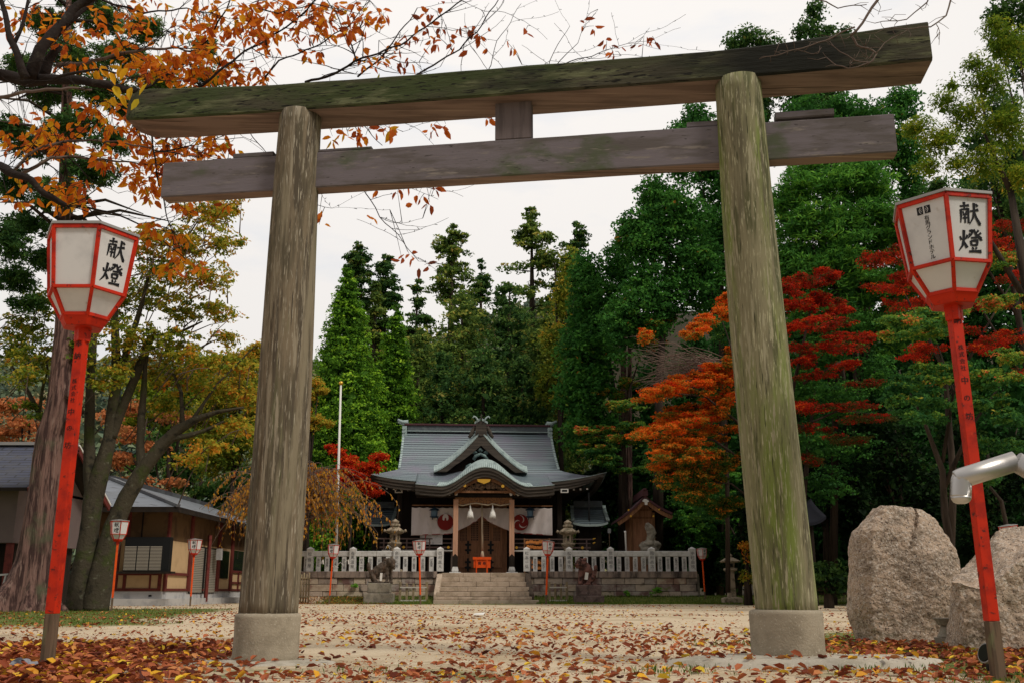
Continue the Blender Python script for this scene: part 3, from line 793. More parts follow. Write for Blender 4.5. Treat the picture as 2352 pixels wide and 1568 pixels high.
# ------------------------------------------------------------------ festival lanterns on red poles
HEXR = (0.305, 0.258, 0.160)
LZ = (2.875, 2.465, 2.30)
def hv(r, z, i, rot):
    a = rot + math.pi / 3 * i
    return Vector((r * math.cos(a), r * math.sin(a), z))
def make_lantern(label, rot, marks, pole_rot, pole_text, group, red='red', zfoot=0.36):
    root = thing('lantern_post', label, 'lantern', (0, 0, 0), 0, group)
    s = 0.033
    pr = pole_rot
    def sq(z, h=s):
        return [Vector((h * math.sqrt(2) * math.cos(pr + math.pi / 4 + k * math.pi / 2), h * math.sqrt(2) * math.sin(pr + math.pi / 4 + k * math.pi / 2), z)) for k in range(4)]
    def sqpole(mb, z0, z1, h0, h1):
        a, b = sq(z0, h0), sq(z1, h1)
        mb.add(a + b, [(3, 2, 1, 0), (4, 5, 6, 7), (0, 1, 5, 4), (1, 2, 6, 5), (2, 3, 7, 6), (3, 0, 4, 7)])
    mb = MB(); sqpole(mb, zfoot, LZ[2] - 0.07, s, s)
    pole = mb.build('pole', M[red], root, bevel=0.003)
    mb = MB(); sqpole(mb, -0.1, zfoot - 0.002, s * 1.0, s * 1.0)
    mb.build('unpainted_foot', M['pole_wood'], root, bevel=0.003)
    if pole_text:
        mb = MB()
        o = Vector((math.cos(pr) * s, math.sin(pr) * s, 0))
        fr = (o, Vector((-math.sin(pr), math.cos(pr), 0)), Vector((0, 0, 1)))
        for txt, z0, size, step in pole_text:
            write_col(mb, txt, fr, 0.0, z0, size, step, bold=2)
        mb.build('writing', M['ink_faded'], pole)
    # bracket
    mb = MB()
    for (ra, rb, za, zb) in ((0.172, 0.135, LZ[2], LZ[2] - 0.07),):
        A = [hv(ra, za, i, rot) for i in range(6)]; B = [hv(rb, zb, i, rot) for i in range(6)]
        mb.add(A + B, [tuple(range(6)), tuple(range(11, 5, -1))] + [(k, 6 + k, 6 + (k + 1) % 6, (k + 1) % 6) for k in range(6)])
    mb.tube([Vector((0, 0, LZ[2] - 0.16)), Vector((0, 0, LZ[2] - 0.06))], [0.058, 0.062], n=4, smooth=False)
    mb.build('bracket', M['red'], root, bevel=0.004)
    # frame bars
    mb = MB()
    w_ = 0.022
    for i in range(6):
        a0, a1, a2 = [hv(r, z, i, rot) for r, z in zip(HEXR, LZ)]
        b0, b1, b2 = [hv(r, z, i + 1, rot) for r, z in zip(HEXR, LZ)]
        mb.bar(a0, a1, w_, w_); mb.bar(a1, a2, w_, w_)
        mb.bar(a0, b0, w_, w_ * 1.1); mb.bar(a1, b1, w_ * 1.25, w_ * 0.9); mb.bar(a2, b2, w_, w_)
    fr_o = mb.build('frame', M['red'], root)
    # lid
    mb = MB()
    A = [hv(HEXR[0] + 0.022, LZ[0] + 0.014, i, rot) for i in range(6)]; B = [hv(HEXR[0] + 0.022, LZ[0] + 0.032, i, rot) for i in range(6)]
    mb.add(A + B + [Vector((0, 0, LZ[0] + 0.075))], [tuple(range(5, -1, -1))] + [(k, (k + 1) % 6, 6 + (k + 1) % 6, 6 + k) for k in range(6)] + [(6 + k, 6 + (k + 1) % 6, 12) for k in range(6)])
    mb.build('lid', M['lid'], root)
    for i in range(6):
        for (ra, za, rb, zb, nm) in ((HEXR[1], LZ[1], HEXR[0], LZ[0], 'panel'), (HEXR[2], LZ[2], HEXR[1], LZ[1], 'lower_panel')):
            q = [hv(ra * 0.985, za, i, rot), hv(ra * 0.985, za, i + 1, rot), hv(rb * 0.985, zb, i + 1, rot), hv(rb * 0.985, zb, i, rot)]
            nrm = (q[1] - q[0]).cross(q[3] - q[0]).normalized()
            mb = MB()
            mb.add(q + [p - nrm * 0.004 for p in q], [(0, 1, 2, 3), (7, 6, 5, 4), (0, 4, 5, 1), (1, 5, 6, 2), (2, 6, 7, 3), (3, 7, 4, 0)])
            pn = mb.build(nm, M['paper'], root)
            if nm == 'panel' and i in marks:
                mid0 = (q[0] + q[1]) / 2
                ux = (q[1] - q[0]).normalized(); uy = ((q[2] + q[3]) / 2 - mid0); H_ = uy.length; uy.normalize()
                fr = (mid0, ux, uy)
                kind = marks[i]
                mb = MB()
                if kind == 'ken':
                    brush(mb, KEN, fr, -0.064, 0.222, 0.138, 0.148)
                    brush(mb, TOU, fr, -0.078, 0.042, 0.158, 0.158)
                elif kind == 'logo':
                    # two square blocks with pale arcs
                    for sx in (-1, 1):
                        x0 = sx * 0.024 - 0.019
                        y0 = 0.325
                        vs = [(x0, y0), (x0 + 0.038, y0), (x0 + 0.038, y0 + 0.05), (x0, y0 + 0.05)]
                        mb.add([fr[0] + ux * a + uy * b_ + nrm * 0.002 for a, b_ in vs], [(0, 1, 2, 3)])
                        for rr2, ww in ((0.020, 0.0035), (0.010, 0.003)):
                            pts = []
                            for k in range(9):
                                an = -1.1 + 2.2 * k / 8
                                pts.append((sx * (0.006 + rr2 * math.cos(an)) * 1.0, y0 + 0.025 + rr2 * 1.05 * math.sin(an)))
                            for k in range(8):
                                (xa, ya), (xb, yb) = pts[k], pts[k + 1]
                                mb.add([fr[0] + ux * (xa - ww * 0) + uy * ya + nrm * 0.003, fr[0] + ux * xb + uy * yb + nrm * 0.003, fr[0] + ux * (xb + sx * ww) + uy * yb + nrm * 0.003, fr[0] + ux * (xa + sx * ww) + uy * ya + nrm * 0.003], [(0, 1, 2, 3)], 1)
                    write_col(mb, '有馬グランドホテル', fr, 0.012, 0.313, 0.034, 0.0315, bold=2)
                    # the column leans a little with the sheet
                mb.build('writing', [M['ink'], M['paper']], pn)
    return root

ptext = [('奉納', 2.165, 0.052, 0.085), ('株式会社', 1.885, 0.036, 0.043), ('中', 1.70, 0.05, 0.09), ('の', 1.585, 0.045, 0.08), ('坊', 1.475, 0.05, 0.085)]
lanL = make_lantern('tall red pole lantern in the left foreground beside the heap of fallen leaves', R(0), {5: 'ken'}, R(-99), ptext, 'red pole lanterns')
lanL.location = (-2.925, 6.56, 0)
ptr = [(a, z + 0.10, c, d) for a, z, c, d in ptext]
lanR = make_lantern('tall red pole lantern in the right foreground in front of the boulders', R(12), {4: 'ken', 3: 'logo'}, R(-87), ptr, 'red pole lanterns', zfoot=0.33)
lanR.location = (2.80, 6.02, 0)
lanR.rotation_euler = (0, R(-0.6), 0)
far0 = make_lantern('x', R(0), {4: 'ken'}, R(-70), None, 'red pole lanterns', red='orange', zfoot=0.45)
far_kids = kid_tree(far0)
FARL = [(256, 29.3, 0, 0.885, 0, 0, 'red pole lantern at the foot of the mossy cherry trunk by the low building'),
        (437, 42.5, 0, 0.94, 8, 0, 'red pole lantern before the shuttered doorway of the low building'),
        (756, 49.0, 0, 0.967, -14, 2.2, 'leaning red pole lantern in front of the weeping cherry and stone fence'),
        (966, 48.6, 0, 1.024, 3, -2.6, 'leaning red pole lantern just left of the stone steps'),
        (1254, 48.8, 0, 1.019, 20, 2.8, 'leaning red pole lantern just right of the stone steps'),
        (1620, 51.2, 0, 0.86, 30, -2.0, 'red pole lantern past the right end of the stone fence'),
        (2362, 30.0, 0, 0.863, 18, -9.0, 'tilted red pole lantern half cut off at the right edge behind the boulders')]
for i, (px, Yl, _, sc, rz, tilt, lb) in enumerate(FARL):
    o = far0 if i == 0 else copy_tree(far0, far_kids)
    xx = X(px, Yl, 0)
    o.location = (xx, Yl, gz(xx, Yl) - 0.02)
    o.rotation_euler = (0, R(tilt), R(rz))
    o.scale = (sc, sc, sc)
    o['label'] = lb

# ------------------------------------------------------------------ boulders
def boulder(name, label, Yc, rows, depth, mt, seed, amp=1.0, nu=280, nv=150, top_flat=0.6):
    rows = sorted([(Z(py, Yc), X(xl, Yc, Z(py, Yc)), X(xr, Yc, Z(py, Yc))) for py, xl, xr in rows])
    zs = [r[0] for r in rows]
    zs[0] = min(zs[0], -0.15)
    xl = [r[1] for r in rows]; xr = [r[2] for r in rows]
    z0, z1 = zs[0], zs[-1]
    wmax = max(b - a for a, b in zip(xl, xr))
    vs = []
    facets = [(R(-100), 0.92), (R(-160), 0.95), (R(-48), 0.86), (R(0), 1.0), (R(70), 0.9), (R(130), 0.95)] if seed < 5 else [(R(-115), 0.95), (R(-70), 0.80), (R(180), 0.98), (R(-20), 0.95), (R(60), 0.9), (R(120), 0.95)]
    for j in range(nv + 1):
        t = j / nv
        z = lerp(z0, z1, t)
        a, b_ = np.interp(z, zs, xl), np.interp(z, zs, xr)
        c, h = (a + b_) / 2, (b_ - a) / 2
        d = depth * (h * 2 / wmax) ** 0.6
        for i in range(nu):
            an = 2 * math.pi * i / nu
            ca, sa = math.cos(an), math.sin(an)
            ex = 0.72
            pl_ = min(1.0 / max(0.2, math.cos(((an - f_ + math.pi) % (2 * math.pi)) - math.pi)) * w_f if math.cos(((an - f_ + math.pi) % (2 * math.pi)) - math.pi) > 0.2 else 9 for f_, w_f in facets)
            pl_ = min(1.08, pl_) 
            px_ = c + h * math.copysign(abs(ca) ** ex, ca) * (1 if abs(ca) > 0.8 else lerp(1, pl_, 0.6))
            py_ = Yc + d * math.copysign(abs(sa) ** ex, sa) * pl_
            v = Vector((px_, py_, z))
            s3 = v * 1.0 + Vector((seed, seed * 2, 0))
            dsp = 0.055 * mnoise.noise(s3 * 2.1) + 0.030 * (0.4 - abs(mnoise.noise(s3 * 4.7))) + 0.014 * mnoise.noise(s3 * 12) + 0.010 * mnoise.noise(s3 * 27)
            dir_ = Vector((ca, sa, 0.25 + t * 0.4)).normalized()
            v += dir_ * dsp * amp
            if seed < 5 and sa < 0:
                xc_ = X(2088 - (1 - sm(Z(1265, Yc), Z(1165, Yc), z)) * 20 + 3 * mnoise.noise(Vector((0, 0, z * 20))), Yc, z)
                if abs(v.x - xc_) < 0.016 and z > Z(1268, Yc): v.y += 0.035; v.z -= 0.01
                if z > Z(1215, Yc) and v.x > xc_: v.z -= 0.012
            vs.append(v)
    fs = []
    for j in range(nv):
        for i in range(nu):
            i2 = (i + 1) % nu
            fs.append((j * nu + i, j * nu + i2, (j + 1) * nu + i2, (j + 1) * nu + i))
    # top cap, slightly domed
    ctr = sum(vs[-nu:], Vector()) / nu + Vector((0, 0, 0.01))
    vs.append(ctr)
    for i in range(nu): fs.append((nv * nu + i, nv * nu + (i + 1) % nu, len(vs) - 1))
    mb = MB(); mb.add(vs, fs, 0, True)
    o = mb.build(name, mt)
    tag(o, label, 'boulder', 'granite boulders beside the torii')
    return o
boulder('boulder', 'tall blunt granite boulder standing upright behind the right pillar', 10.55,
        [(1480, 1972, 2160), (1450, 1964, 2172), (1393, 1954, 2192), (1310, 1955, 2196), (1263, 1957, 2186), (1240, 1960, 2171), (1222, 1966, 2162), (1208, 1980, 2154), (1190, 1996, 2144), (1174, 2003, 2124), (1166, 2012, 2110)],
        0.34, M['granite'], 3.0, amp=0.85)
# slanting block: steep front face, clear arris, pale sloping top
def sinterp(px, tab):
    return float(np.interp(px, [t_[0] for t_ in tab], [t_[1] for t_ in tab]))
T1 = [(2186, 1336), (2225, 1343), (2262, 1352), (2300, 1320), (2352, 1286), (2560, 1235)]
T2 = [(2186, 1332), (2215, 1300), (2240, 1272), (2270, 1243), (2296, 1219), (2330, 1211), (2560, 1200)]
BL = [(2186, 0.16), (2200, 0.08), (2262, 0.0), (2560, 0.08)]
vs = []; NU, NV = 230, 150
for i in range(NU + 1):
    u = i / NU; px = lerp(2186, 2590, u); wn = min(1.0, u * 9 + 0.10) ** 0.5
    Yf = 8.62 + sinterp(px, BL); Yb = Yf + 0.85 * wn
    x = X(px, Yf, 0.6); z1 = Z(sinterp(px, T1), Yf); z2 = Z(sinterp(px, T2), Yb)
    ins = 0.03 * (1 - u) ** 6
    prf = [(Yf - 0.03, -0.12, x + ins), (Yf, z1, x), (Yb, z2, X(px, Yb, 0.8)), (Yb + 0.1, -0.12, x + ins)]
    L_ = [0, 0.40, 0.78, 1.0]
    for j in range(NV + 1):
        v = j / NV
        a = 0 if v < L_[1] else (1 if v < L_[2] else 2)
        f = (v - L_[a]) / (L_[a + 1] - L_[a]); p, q_ = prf[a], prf[a + 1]
        P_ = Vector((lerp(p[2], q_[2], f), lerp(p[0], q_[0], f), lerp(p[1], q_[1], f)))
        nrm = Vector((-0.2 - 0.8 * (1 - min(1, u * 12)), -1 if a == 0 else (-0.35 if a == 1 else 1), 0.1 if a == 0 else (0.9 if a == 1 else 0))).normalized()
        s3 = P_ + Vector((7, 3, 1))
        d = 0.030 * mnoise.noise(s3 * 2.6) + 0.026 * (0.35 - abs(mnoise.noise(s3 * 5.5))) + 0.014 * mnoise.noise(s3 * 14) + 0.009 * mnoise.noise(s3 * 30)
        if a == 1: d += 0.02 * mnoise.noise(Vector((s3.x * 9, s3.y * 2, s3.z * 9)))
        vs.append(P_ + nrm * d)
fs = [(i * (NV + 1) + j, (i + 1) * (NV + 1) + j, (i + 1) * (NV + 1) + j + 1, i * (NV + 1) + j + 1) for i in range(NU) for j in range(NV)]
fs.append(tuple(range(NV + 1))); 
mb = MB(); mb.add(vs, fs, 0, True)
tag(mb.build('boulder', M['granite'], fixn=True), 'slanting granite boulder with a pale sloping top behind the foreground lantern pole', 'boulder', 'granite boulders beside the torii')
# crack in the tall boulder is shaped by a thin dark groove
# small stone lantern foot between the boulders
Yp = 9.35
ped = thing('stone_pedestal', 'small grey stone pedestal between the two granite boulders', 'pedestal', (X(2180, Yp, 0.1), Yp, 0))
for nm, (hw, za, zb, hw2) in {'pedestal_base': (0.11, -0.05, Z(1462, Yp), 0.11), 'pedestal_waist': (0.085, Z(1462, Yp) + 0.002, Z(1436, Yp), 0.055), 'pedestal_cap': (0.07, Z(1436, Yp) + 0.002, Z(1418, Yp), 0.105)}.items():
    mb = MB()
    xc = X(2184, Yp, 0.1)
    mb.tube([Vector((xc, Yp, za)), Vector((xc, Yp, (za + zb) / 2)), Vector((xc, Yp, zb))], [hw * 1.414, (hw + hw2) / 2 * 1.3, hw2 * 1.414], n=4 if nm == 'pedestal_base' else 12, smooth=nm != 'pedestal_base')
    mb.build(nm, M['stone'], ped, bevel=0.006)

# steel handrail end at the right edge
hr = thing('handrail', 'shiny round steel handrail end bent down at the right edge of the photo', 'handrail', (X(2520, 2.9), 2.9, 0))
Yh = 2.9
c0 = P(2207, 1138, Yh); c1 = P(2208, 1097, Yh); c2 = P(2332, 1058, Yh - 0.03); c3 = P(2520, 1175, Yh - 0.05)
mb = MB()
r_ = 0.0285
def arc(a, b, c, rad, n=6):
    d1 = (a - b).normalized(); d2 = (c - b).normalized()
    return [b + d1 * rad * (1 - i / n) ** 2 + d2 * rad * (i / n) ** 2 for i in range(n + 1)]
mb.tube([c0 - Vector((0, 0, 0.001)), c0] + arc(c0, c1, c2, 0.012), r_, n=32)
mb.tube([c0 - Vector((0, 0, 0.022)), c0 - Vector((0, 0, 0.018)), c0 - Vector((0, 0, 0.009)), c0], [r_ * 0.45, r_ * 0.75, r_ * 0.95, r_], n=32)
mb.build('elbow', M['steel'], hr)
mb = MB()
mb.tube([c1 - (c2 - c1).normalized() * 0.018, c1 - (c2 - c1).normalized() * 0.014] + [c1, c2 + Vector((0, 0, 0))], [r_ * 0.7, r_ * 0.92, r_ * 1.02, r_ * 1.02], n=32)
mb.build('rail', M['steel'], hr)
mb = MB(); mb.tube([c2, c3, Vector((c3.x, c3.y, -0.1))], [r_ * 1.03, r_, r_], n=32)
mb.build('post', M['steel'], hr)

# garden spotlight behind the right lantern foot
Ys = 6.35
cs = P(2268, 1500, Ys)
sp = thing('spotlight', 'small round grey spotlight on the grass behind the right lantern foot', 'spotlight', (cs.x, cs.y, 0))
mb = MB(); ax = Vector((-0.75, -0.2, 0.25)).normalized()
mb.tube([cs + ax * q for q in (-0.09, -0.06, 0.0, 0.02)], [0.02, 0.05, 0.062, 0.062], n=24)
mb.build('housing', M['lid'], sp)
mb = MB(); mb.tube([cs + ax * 0.021, cs + ax * 0.026], [0.055, 0.05], n=24); mb.build('lens', M['glass'], sp)
mb = MB(); mb.bar(Vector((cs.x, cs.y, -0.05)), cs - Vector((0, 0, 0.05)), 0.025, 0.025); mb.build('stake', M['iron'], sp)

# plastic bag tied at the left lantern foot
def blob(name, parts, mt, voxel=0.02, disp=0.0, dscale=6, seed=0, parent=None, smooth=True):
    """one continuous surface grown over ellipsoids: (centre, radii, z-rotation) ; capsules: (a, b, ra, rb)"""
    mb = MB()
    for pt in parts:
        if len(pt) == 3:
            c, rr, rz = pt
            Mx = Matrix.Translation(Vector(c)) @ Matrix.Rotation(rz, 4, 'Z')
            nu, nv = 16, 10
            vs = []
            for j in range(nv + 1):
                th = math.pi * j / nv
                for i in range(nu):
                    a = 2 * math.pi * i / nu
                    vs.append(Mx @ Vector((rr[0] * math.sin(th) * math.cos(a), rr[1] * math.sin(th) * math.sin(a), rr[2] * math.cos(th))))
            fs = [(j * nu + i, (j + 1) * nu + i, (j + 1) * nu + (i + 1) % nu, j * nu + (i + 1) % nu) for j in range(nv) for i in range(nu)]
            mb.add(vs, fs)
        else:
            a, b, ra, rb = pt
            a, b = Vector(a), Vector(b)
            n_ = 6
            pts = [a - (b - a).normalized() * ra * 0.6] + [a.lerp(b, i / n_) for i in range(n_ + 1)] + [b + (b - a).normalized() * rb * 0.6]
            mb.tube(pts, [ra * 0.5] + [lerp(ra, rb, i / n_) for i in range(n_ + 1)] + [rb * 0.5], n=12)
    me = bpy.data.meshes.new('tmp'); me.from_pydata(mb.v, [], mb.f)
    o = bpy.data.objects.new('tmp', me); COL.objects.link(o)
    md = o.modifiers.new('r', 'REMESH'); md.mode = 'VOXEL'; md.voxel_size = voxel; md.use_smooth_shade = True
    sm_ = o.modifiers.new('s', 'SMOOTH'); sm_.factor = 0.5; sm_.iterations = 2
    dg = bpy.context.evaluated_depsgraph_get(); dg.update()
    m2 = bpy.data.meshes.new_from_object(o.evaluated_get(dg))
    bpy.data.objects.remove(o); bpy.data.meshes.remove(me)
    if disp > 0:
        for v in m2.vertices:
            v.co += v.normal * disp * (mnoise.noise(v.co * dscale + Vector((seed, 0, 0))) + 0.6 * mnoise.noise(v.co * dscale * 2.3))
    m2.name = name
    m2.materials.clear(); m2.materials.append(mt)
    m2.polygons.foreach_set('use_smooth', [smooth] * len(m2.polygons))
    return link(name, m2, parent)
M['bag'] = mat('grey_plastic_bag', (0.22, 0.23, 0.26), 0.3, [((0.05, 0.05, 0.06), 9, 4, 0.5, 0.6)])
bg_ = blob('plastic_bag', [((-3.0, 6.38, 0.045), (0.075, 0.06, 0.055), 0.3), ((-2.93, 6.42, 0.05), (0.06, 0.05, 0.03), 0), ((-3.08, 6.34, 0.03), (0.05, 0.05, 0.035), 0)], M['bag'], 0.008, 0.012, 22)
tag(bg_, 'crumpled grey plastic bag at the foot of the left foreground lantern', 'bag')
mb = MB(); pcs = P(1100, 1409, 22)
mb.add([(pcs.x - 0.12, 22, 0.01), (pcs.x + 0.1, 21.9, 0.012), (pcs.x + 0.12, 22.25, 0.05), (pcs.x - 0.1, 22.3, 0.03), (pcs.x - 0.12, 22, 0.0), (pcs.x + 0.1, 21.9, 0.002), (pcs.x + 0.12, 22.25, 0.04), (pcs.x - 0.1, 22.3, 0.02)], [(0, 1, 2, 3), (7, 6, 5, 4), (0, 4, 5, 1), (1, 5, 6, 2), (2, 6, 7, 3), (3, 7, 4, 0)])
tag(mb.build('paper_scrap', M['white']), 'small white scrap of paper lying alone on the sand before the steps', 'litter')
# ------------------------------------------------------------------ stone terrace, retaining walls, steps, stone fences
YW = 52.0
TZ = Z(1314.5, YW + 0.6)
mb = MB(); mb.box(X(640, YW), X(1612, YW), YW + 0.55, 84, -0.3, TZ - 0.05)
tag(mb.build('terrace', M['stone']), None, None, kind='structure')

def blockwall(name, label, px0, px1, seed, cat='stone wall'):
    rr = random.Random(seed)
    x0, x1 = X(px0, YW), X(px1, YW)
    root = thing(name, label, cat, ((x0 + x1) / 2, YW, 0), 0, 'retaining walls of the terrace')
    zt, zc = Z(1326, YW), Z(1311, YW)
    rows = [-0.25, Z(1369, YW), Z(1357, YW), Z(1341, YW), zt - 0.012]
    mb = MB()
    for r in range(4):
        x = x0 - rr.random() * 0.5 * (r % 2)
        while x < x1:
            w_ = rr.uniform(0.55, 1.35) if r else rr.uniform(0.5, 1.0)
            a, b_ = max(x, x0), min(x + w_ - 0.018, x1)
            if b_ - a > 0.1:
                f = rr.uniform(-0.03, 0.025)
                mb.box(a, b_, YW + f, YW + 0.5, rows[r] + 0.008, rows[r + 1] - 0.008, rr.choice([0, 0, 1, 1, 2]))
            x += w_
    wl = mb.build('wall', [M['wall_a'], M['wall_b'], M['wall_c']], root, bevel=0.02)
    mb = MB(); mb.box(x0 + 0.01, x1 - 0.01, YW + 0.08, YW + 0.52, -0.25, zt - 0.02)
    mb.build('backing', M['dark_wood'], root)
    mb = MB()
    x = x0
    while x < x1:
        w_ = rr.uniform(1.6, 2.6)
        mb.box(x, min(x + w_ - 0.02, x1), YW - 0.07 + rr.uniform(-0.01, 0.01), YW + 0.6, zt, zc, 0)
        x += w_
    mb.build('coping', [M['coping']], root, bevel=0.025)
    return root
M['wall_a'] = mat('pink_grey_wall_stone', (0.46, 0.37, 0.30), 0.95, [((0.20, 0.16, 0.135), 1.2, 6, 0.45, 0.66), ((0.05, 0.04, 0.035), 0.9, 6, 0.56, 0.70), ((0.36, 0.30, 0.24), 14, 4, 0.56, 0.7)], bump=(14, 5, 0.6, 0.03))
M['wall_b'] = mat('tan_wall_stone', (0.50, 0.41, 0.31), 0.95, [((0.28, 0.17, 0.13), 1.5, 6, 0.45, 0.66), ((0.045, 0.038, 0.032), 0.8, 6, 0.58, 0.72)], bump=(14, 5, 0.6, 0.03))
M['wall_c'] = mat('grey_wall_stone', (0.36, 0.31, 0.27), 0.95, [((0.16, 0.09, 0.08), 1.5, 6, 0.42, 0.62), ((0.16, 0.16, 0.07), 1.8, 6, 0.58, 0.72)], bump=(14, 5, 0.6, 0.03))
M['coping'] = mat('stained_coping_stone', (0.30, 0.23, 0.19), 0.95, [((0.075, 0.058, 0.05), (2.2, 2, 0.5), 6, 0.42, 0.62), ((0.30, 0.25, 0.20), (6, 6, 6), 4, 0.58, 0.72)], bump=(14, 5, 0.5, 0.02))
blockwall('retaining_wall', 'stone block retaining wall left of the steps under the stone fence', 672, 1002, 5)
blockwall('retaining_wall', 'stone block retaining wall right of the steps under the stone fence', 1214, 1603, 9)

# steps
xs0, xs1 = X(1004, 51), X(1216, 51)
st = thing('stone_steps', 'broad flight of pinkish granite steps leading up to the shrine', 'steps', ((xs0 + xs1) / 2, 50.2, 0))
pys = [1386, 1377, 1369, 1357.5, 1346.5, 1335.5, 1324.5, 1315]
rr = random.Random(4)
for i in range(7):
    yf = 50.1 + i * 0.36
    zb = Z(pys[i], yf) if i == 0 else zt_
    zt_ = Z(pys[i + 1], yf) if i < 6 else TZ
    if i == 0: zb = -0.3
    wx = 0.12 if i < 2 else 0
    mb = MB()
    x = xs0 - wx
    X1 = xs1 + wx + (0.35 if i == 0 else 0)
    while x < X1 - 0.05:
        w_ = rr.uniform(1.0, 2.1)
        e = min(x + w_, X1)
        if X1 - e < 0.5: e = X1
        mb.box(x, e - 0.012, yf + rr.uniform(-0.015, 0.015), yf + (0.42 if i < 6 else 0.5), zb + 0.004, zt_ - rr.uniform(0, 0.012), 0)
        x = e
    mb.build('step', M['step_stone'], st, bevel=0.022)
mb = MB(); mb.prism([(50.25, -0.3), (52.3, -0.3), (52.3, TZ - 0.3), (50.6, 0.05)], ((xs0 + 0.02, 0, 0), (0, 1, 0), (0, 0, 1)), -(xs1 - xs0 - 0.04)); mb.build('core', M['dark_wood'], st, fixn=True)
for (pa, pb, pc, pd, y0, mt) in ((996, 1008, 1003, 1016, 50.95, 'step_stone'), (1213, 1227, 1206, 1218, 51.1, 'stone_dark')):
    mb = MB()
    # sloping side stone
    za, zb_ = Z(1364, 51), Z(1316, 52)
    xa0, xa1 = X(pa, 51), X(pb, 51); xb0, xb1 = X(pc, 52), X(pd, 52)
    vs = [(xa0, y0 - 0.1, -0.25), (xa1, y0 - 0.1, -0.25), (xa1, y0 - 0.1, za + 0.02), (xa0, y0 - 0.1, za + 0.02), (xb0, YW - 0.1, -0.25), (xb1, YW - 0.1, -0.25), (xb1, YW - 0.1, zb_), (xb0, YW - 0.1, zb_)]
    mb.add(vs, [(0, 1, 2, 3), (7, 6, 5, 4), (3, 2, 6, 7), (0, 3, 7, 4), (1, 5, 6, 2), (0, 4, 5, 1)])
    mb.build('side_stone', M[mt], st, bevel=0.04)

NAMES = ['松島屋', '有馬温泉', '余田光男', '西村直大', '高砂町', '鈴木一郎', '松本一弘', '松崎幸吉', '旅館組合', '岡田商店', '中村由枝', '山口和子', '大阪敬山', '石原政男', '石原哲夫', '石原武郎', '坂本寿', '金井健', '福永武雄', '奥井組', '西川薬局', '安井嘉市', '南海屋', '由の坊商店', '有馬グランド', '村上寿']
def stone_fence(label, x_posts, seed, extra_left=None):
    rr = random.Random(seed)
    Yf = YW + 0.28
    zb, zr0, zr1, zp, zs = Z(1311, Yf), Z(1277, Yf), Z(1263.5, Yf), Z(1259, Yf), Z(1278, Yf)
    root = thing('stone_fence', label, 'fence', (X(x_posts[0], Yf), Yf, TZ), 0, 'stone fences of the terrace')
    nmi = seed
    xa, xb = X(x_posts[0], Yf), X(x_posts[-1], Yf)
    mb = MB(); mb.box(xa - (0.9 if extra_left else 0), xb, Yf - 0.07, Yf + 0.07, zr0, zr1 - 0.02)
    mb.build('rail', M['fence_stone'], root, bevel=0.03)
    def pfr(x, f): return ((x, f, 0), (1, 0, 0), (0, 0, 1))
    for i, px in enumerate(x_posts):
        x = X(px, Yf); h = 0.165
        mb = MB()
        mb.box(x - h, x + h, Yf - h, Yf + h, zb, zp)
        mb.add([(x - h, Yf - h, zp), (x + h, Yf - h, zp), (x + h, Yf + h, zp), (x - h, Yf + h, zp), (x, Yf, zp + 0.10)], [(0, 1, 4), (1, 2, 4), (2, 3, 4), (3, 0, 4)])
        write_col(mb, NAMES[nmi % len(NAMES)], pfr(x, Yf - h), 0, zp - 0.12, 0.20, (zp - zb - 0.25) / len(NAMES[nmi % len(NAMES)]), 1, off=0.004)
        nmi += 1
        mb.build('post', [M['fence_stone'], M['ink_grey']], root)
    spans = list(zip(x_posts[:-1], x_posts[1:]))
    if extra_left: spans = [(x_posts[0] - (x_posts[1] - x_posts[0]) * 0.42, x_posts[0])] + spans
    for q, (a, b_) in enumerate(spans):
        ks = (1, 2, 3, 4)
        if extra_left and q == 0: ks = (2, 4); 
        for k_ in ks:
            x = X(lerp(a, b_, k_ / 5), Yf); h = 0.112; d = 0.055
            mb = MB()
            mb.box(x - h, x + h, Yf - d, Yf + d, zb, zr0 - 0.005)
            nm = NAMES[(nmi * 3 + 1) % len(NAMES)]; nmi += 1
            write_col(mb, nm, pfr(x, Yf - d), 0, zr0 - 0.10, 0.15, (zr0 - zb - 0.2) / max(4, len(nm)), 1, off=0.004)
            mb.build('slat', [M['fence_stone'], M['ink_grey']], root)
    return root
stone_fence('pale stone fence of inscribed slats left of the steps behind the crouching guardian dog', [709, 808, 909.6, 1010], 0, True)
stone_fence('pale stone fence of inscribed slats right of the steps running to the dark trees', [1210, 1308, 1404, 1499, 1593], 6)

# ------------------------------------------------------------------ main shrine hall
SC = -1.72           # centre line
hall = thing('shrine_hall', 'wooden shrine hall with blue-grey copper roof, wavy porch gable and golden fittings', 'shrine', (SC, 55.5, TZ))
YR, YE = 62.0, 56.0
zR, zE = Z(990, YR), Z(1106, YE)
WR, WG, WE = 4.66, 4.72, 7.15
def prof(v): return zE + (zR - zE) * ((1 - v) ** 1.42 * 0.86 + (1 - v) * 0.14)
V0 = 0.66
def wv_(v):
    if v < V0: return lerp(WR, WG, (v / V0) ** 2)
    s = (v - V0) / (1 - V0)
    return WG + (WE - WG) * (s ** 0.85)
def up_(x, v, w): return 0.62 * max(0.0, abs(x) / w - 0.35) ** 2 / 0.42 * max(0, (v - 0.45) / 0.55) ** 2
def fr_s(u, v):
    w = wv_(v); x = (2 * u - 1) * w
    return Vector((SC + x, YR - (YR - YE) * v, prof(v) + up_(x, v, WE)))
def bk_s(u, v):
    p = fr_s(u, v); return Vector((p.x, 2 * YR - p.y, p.z))
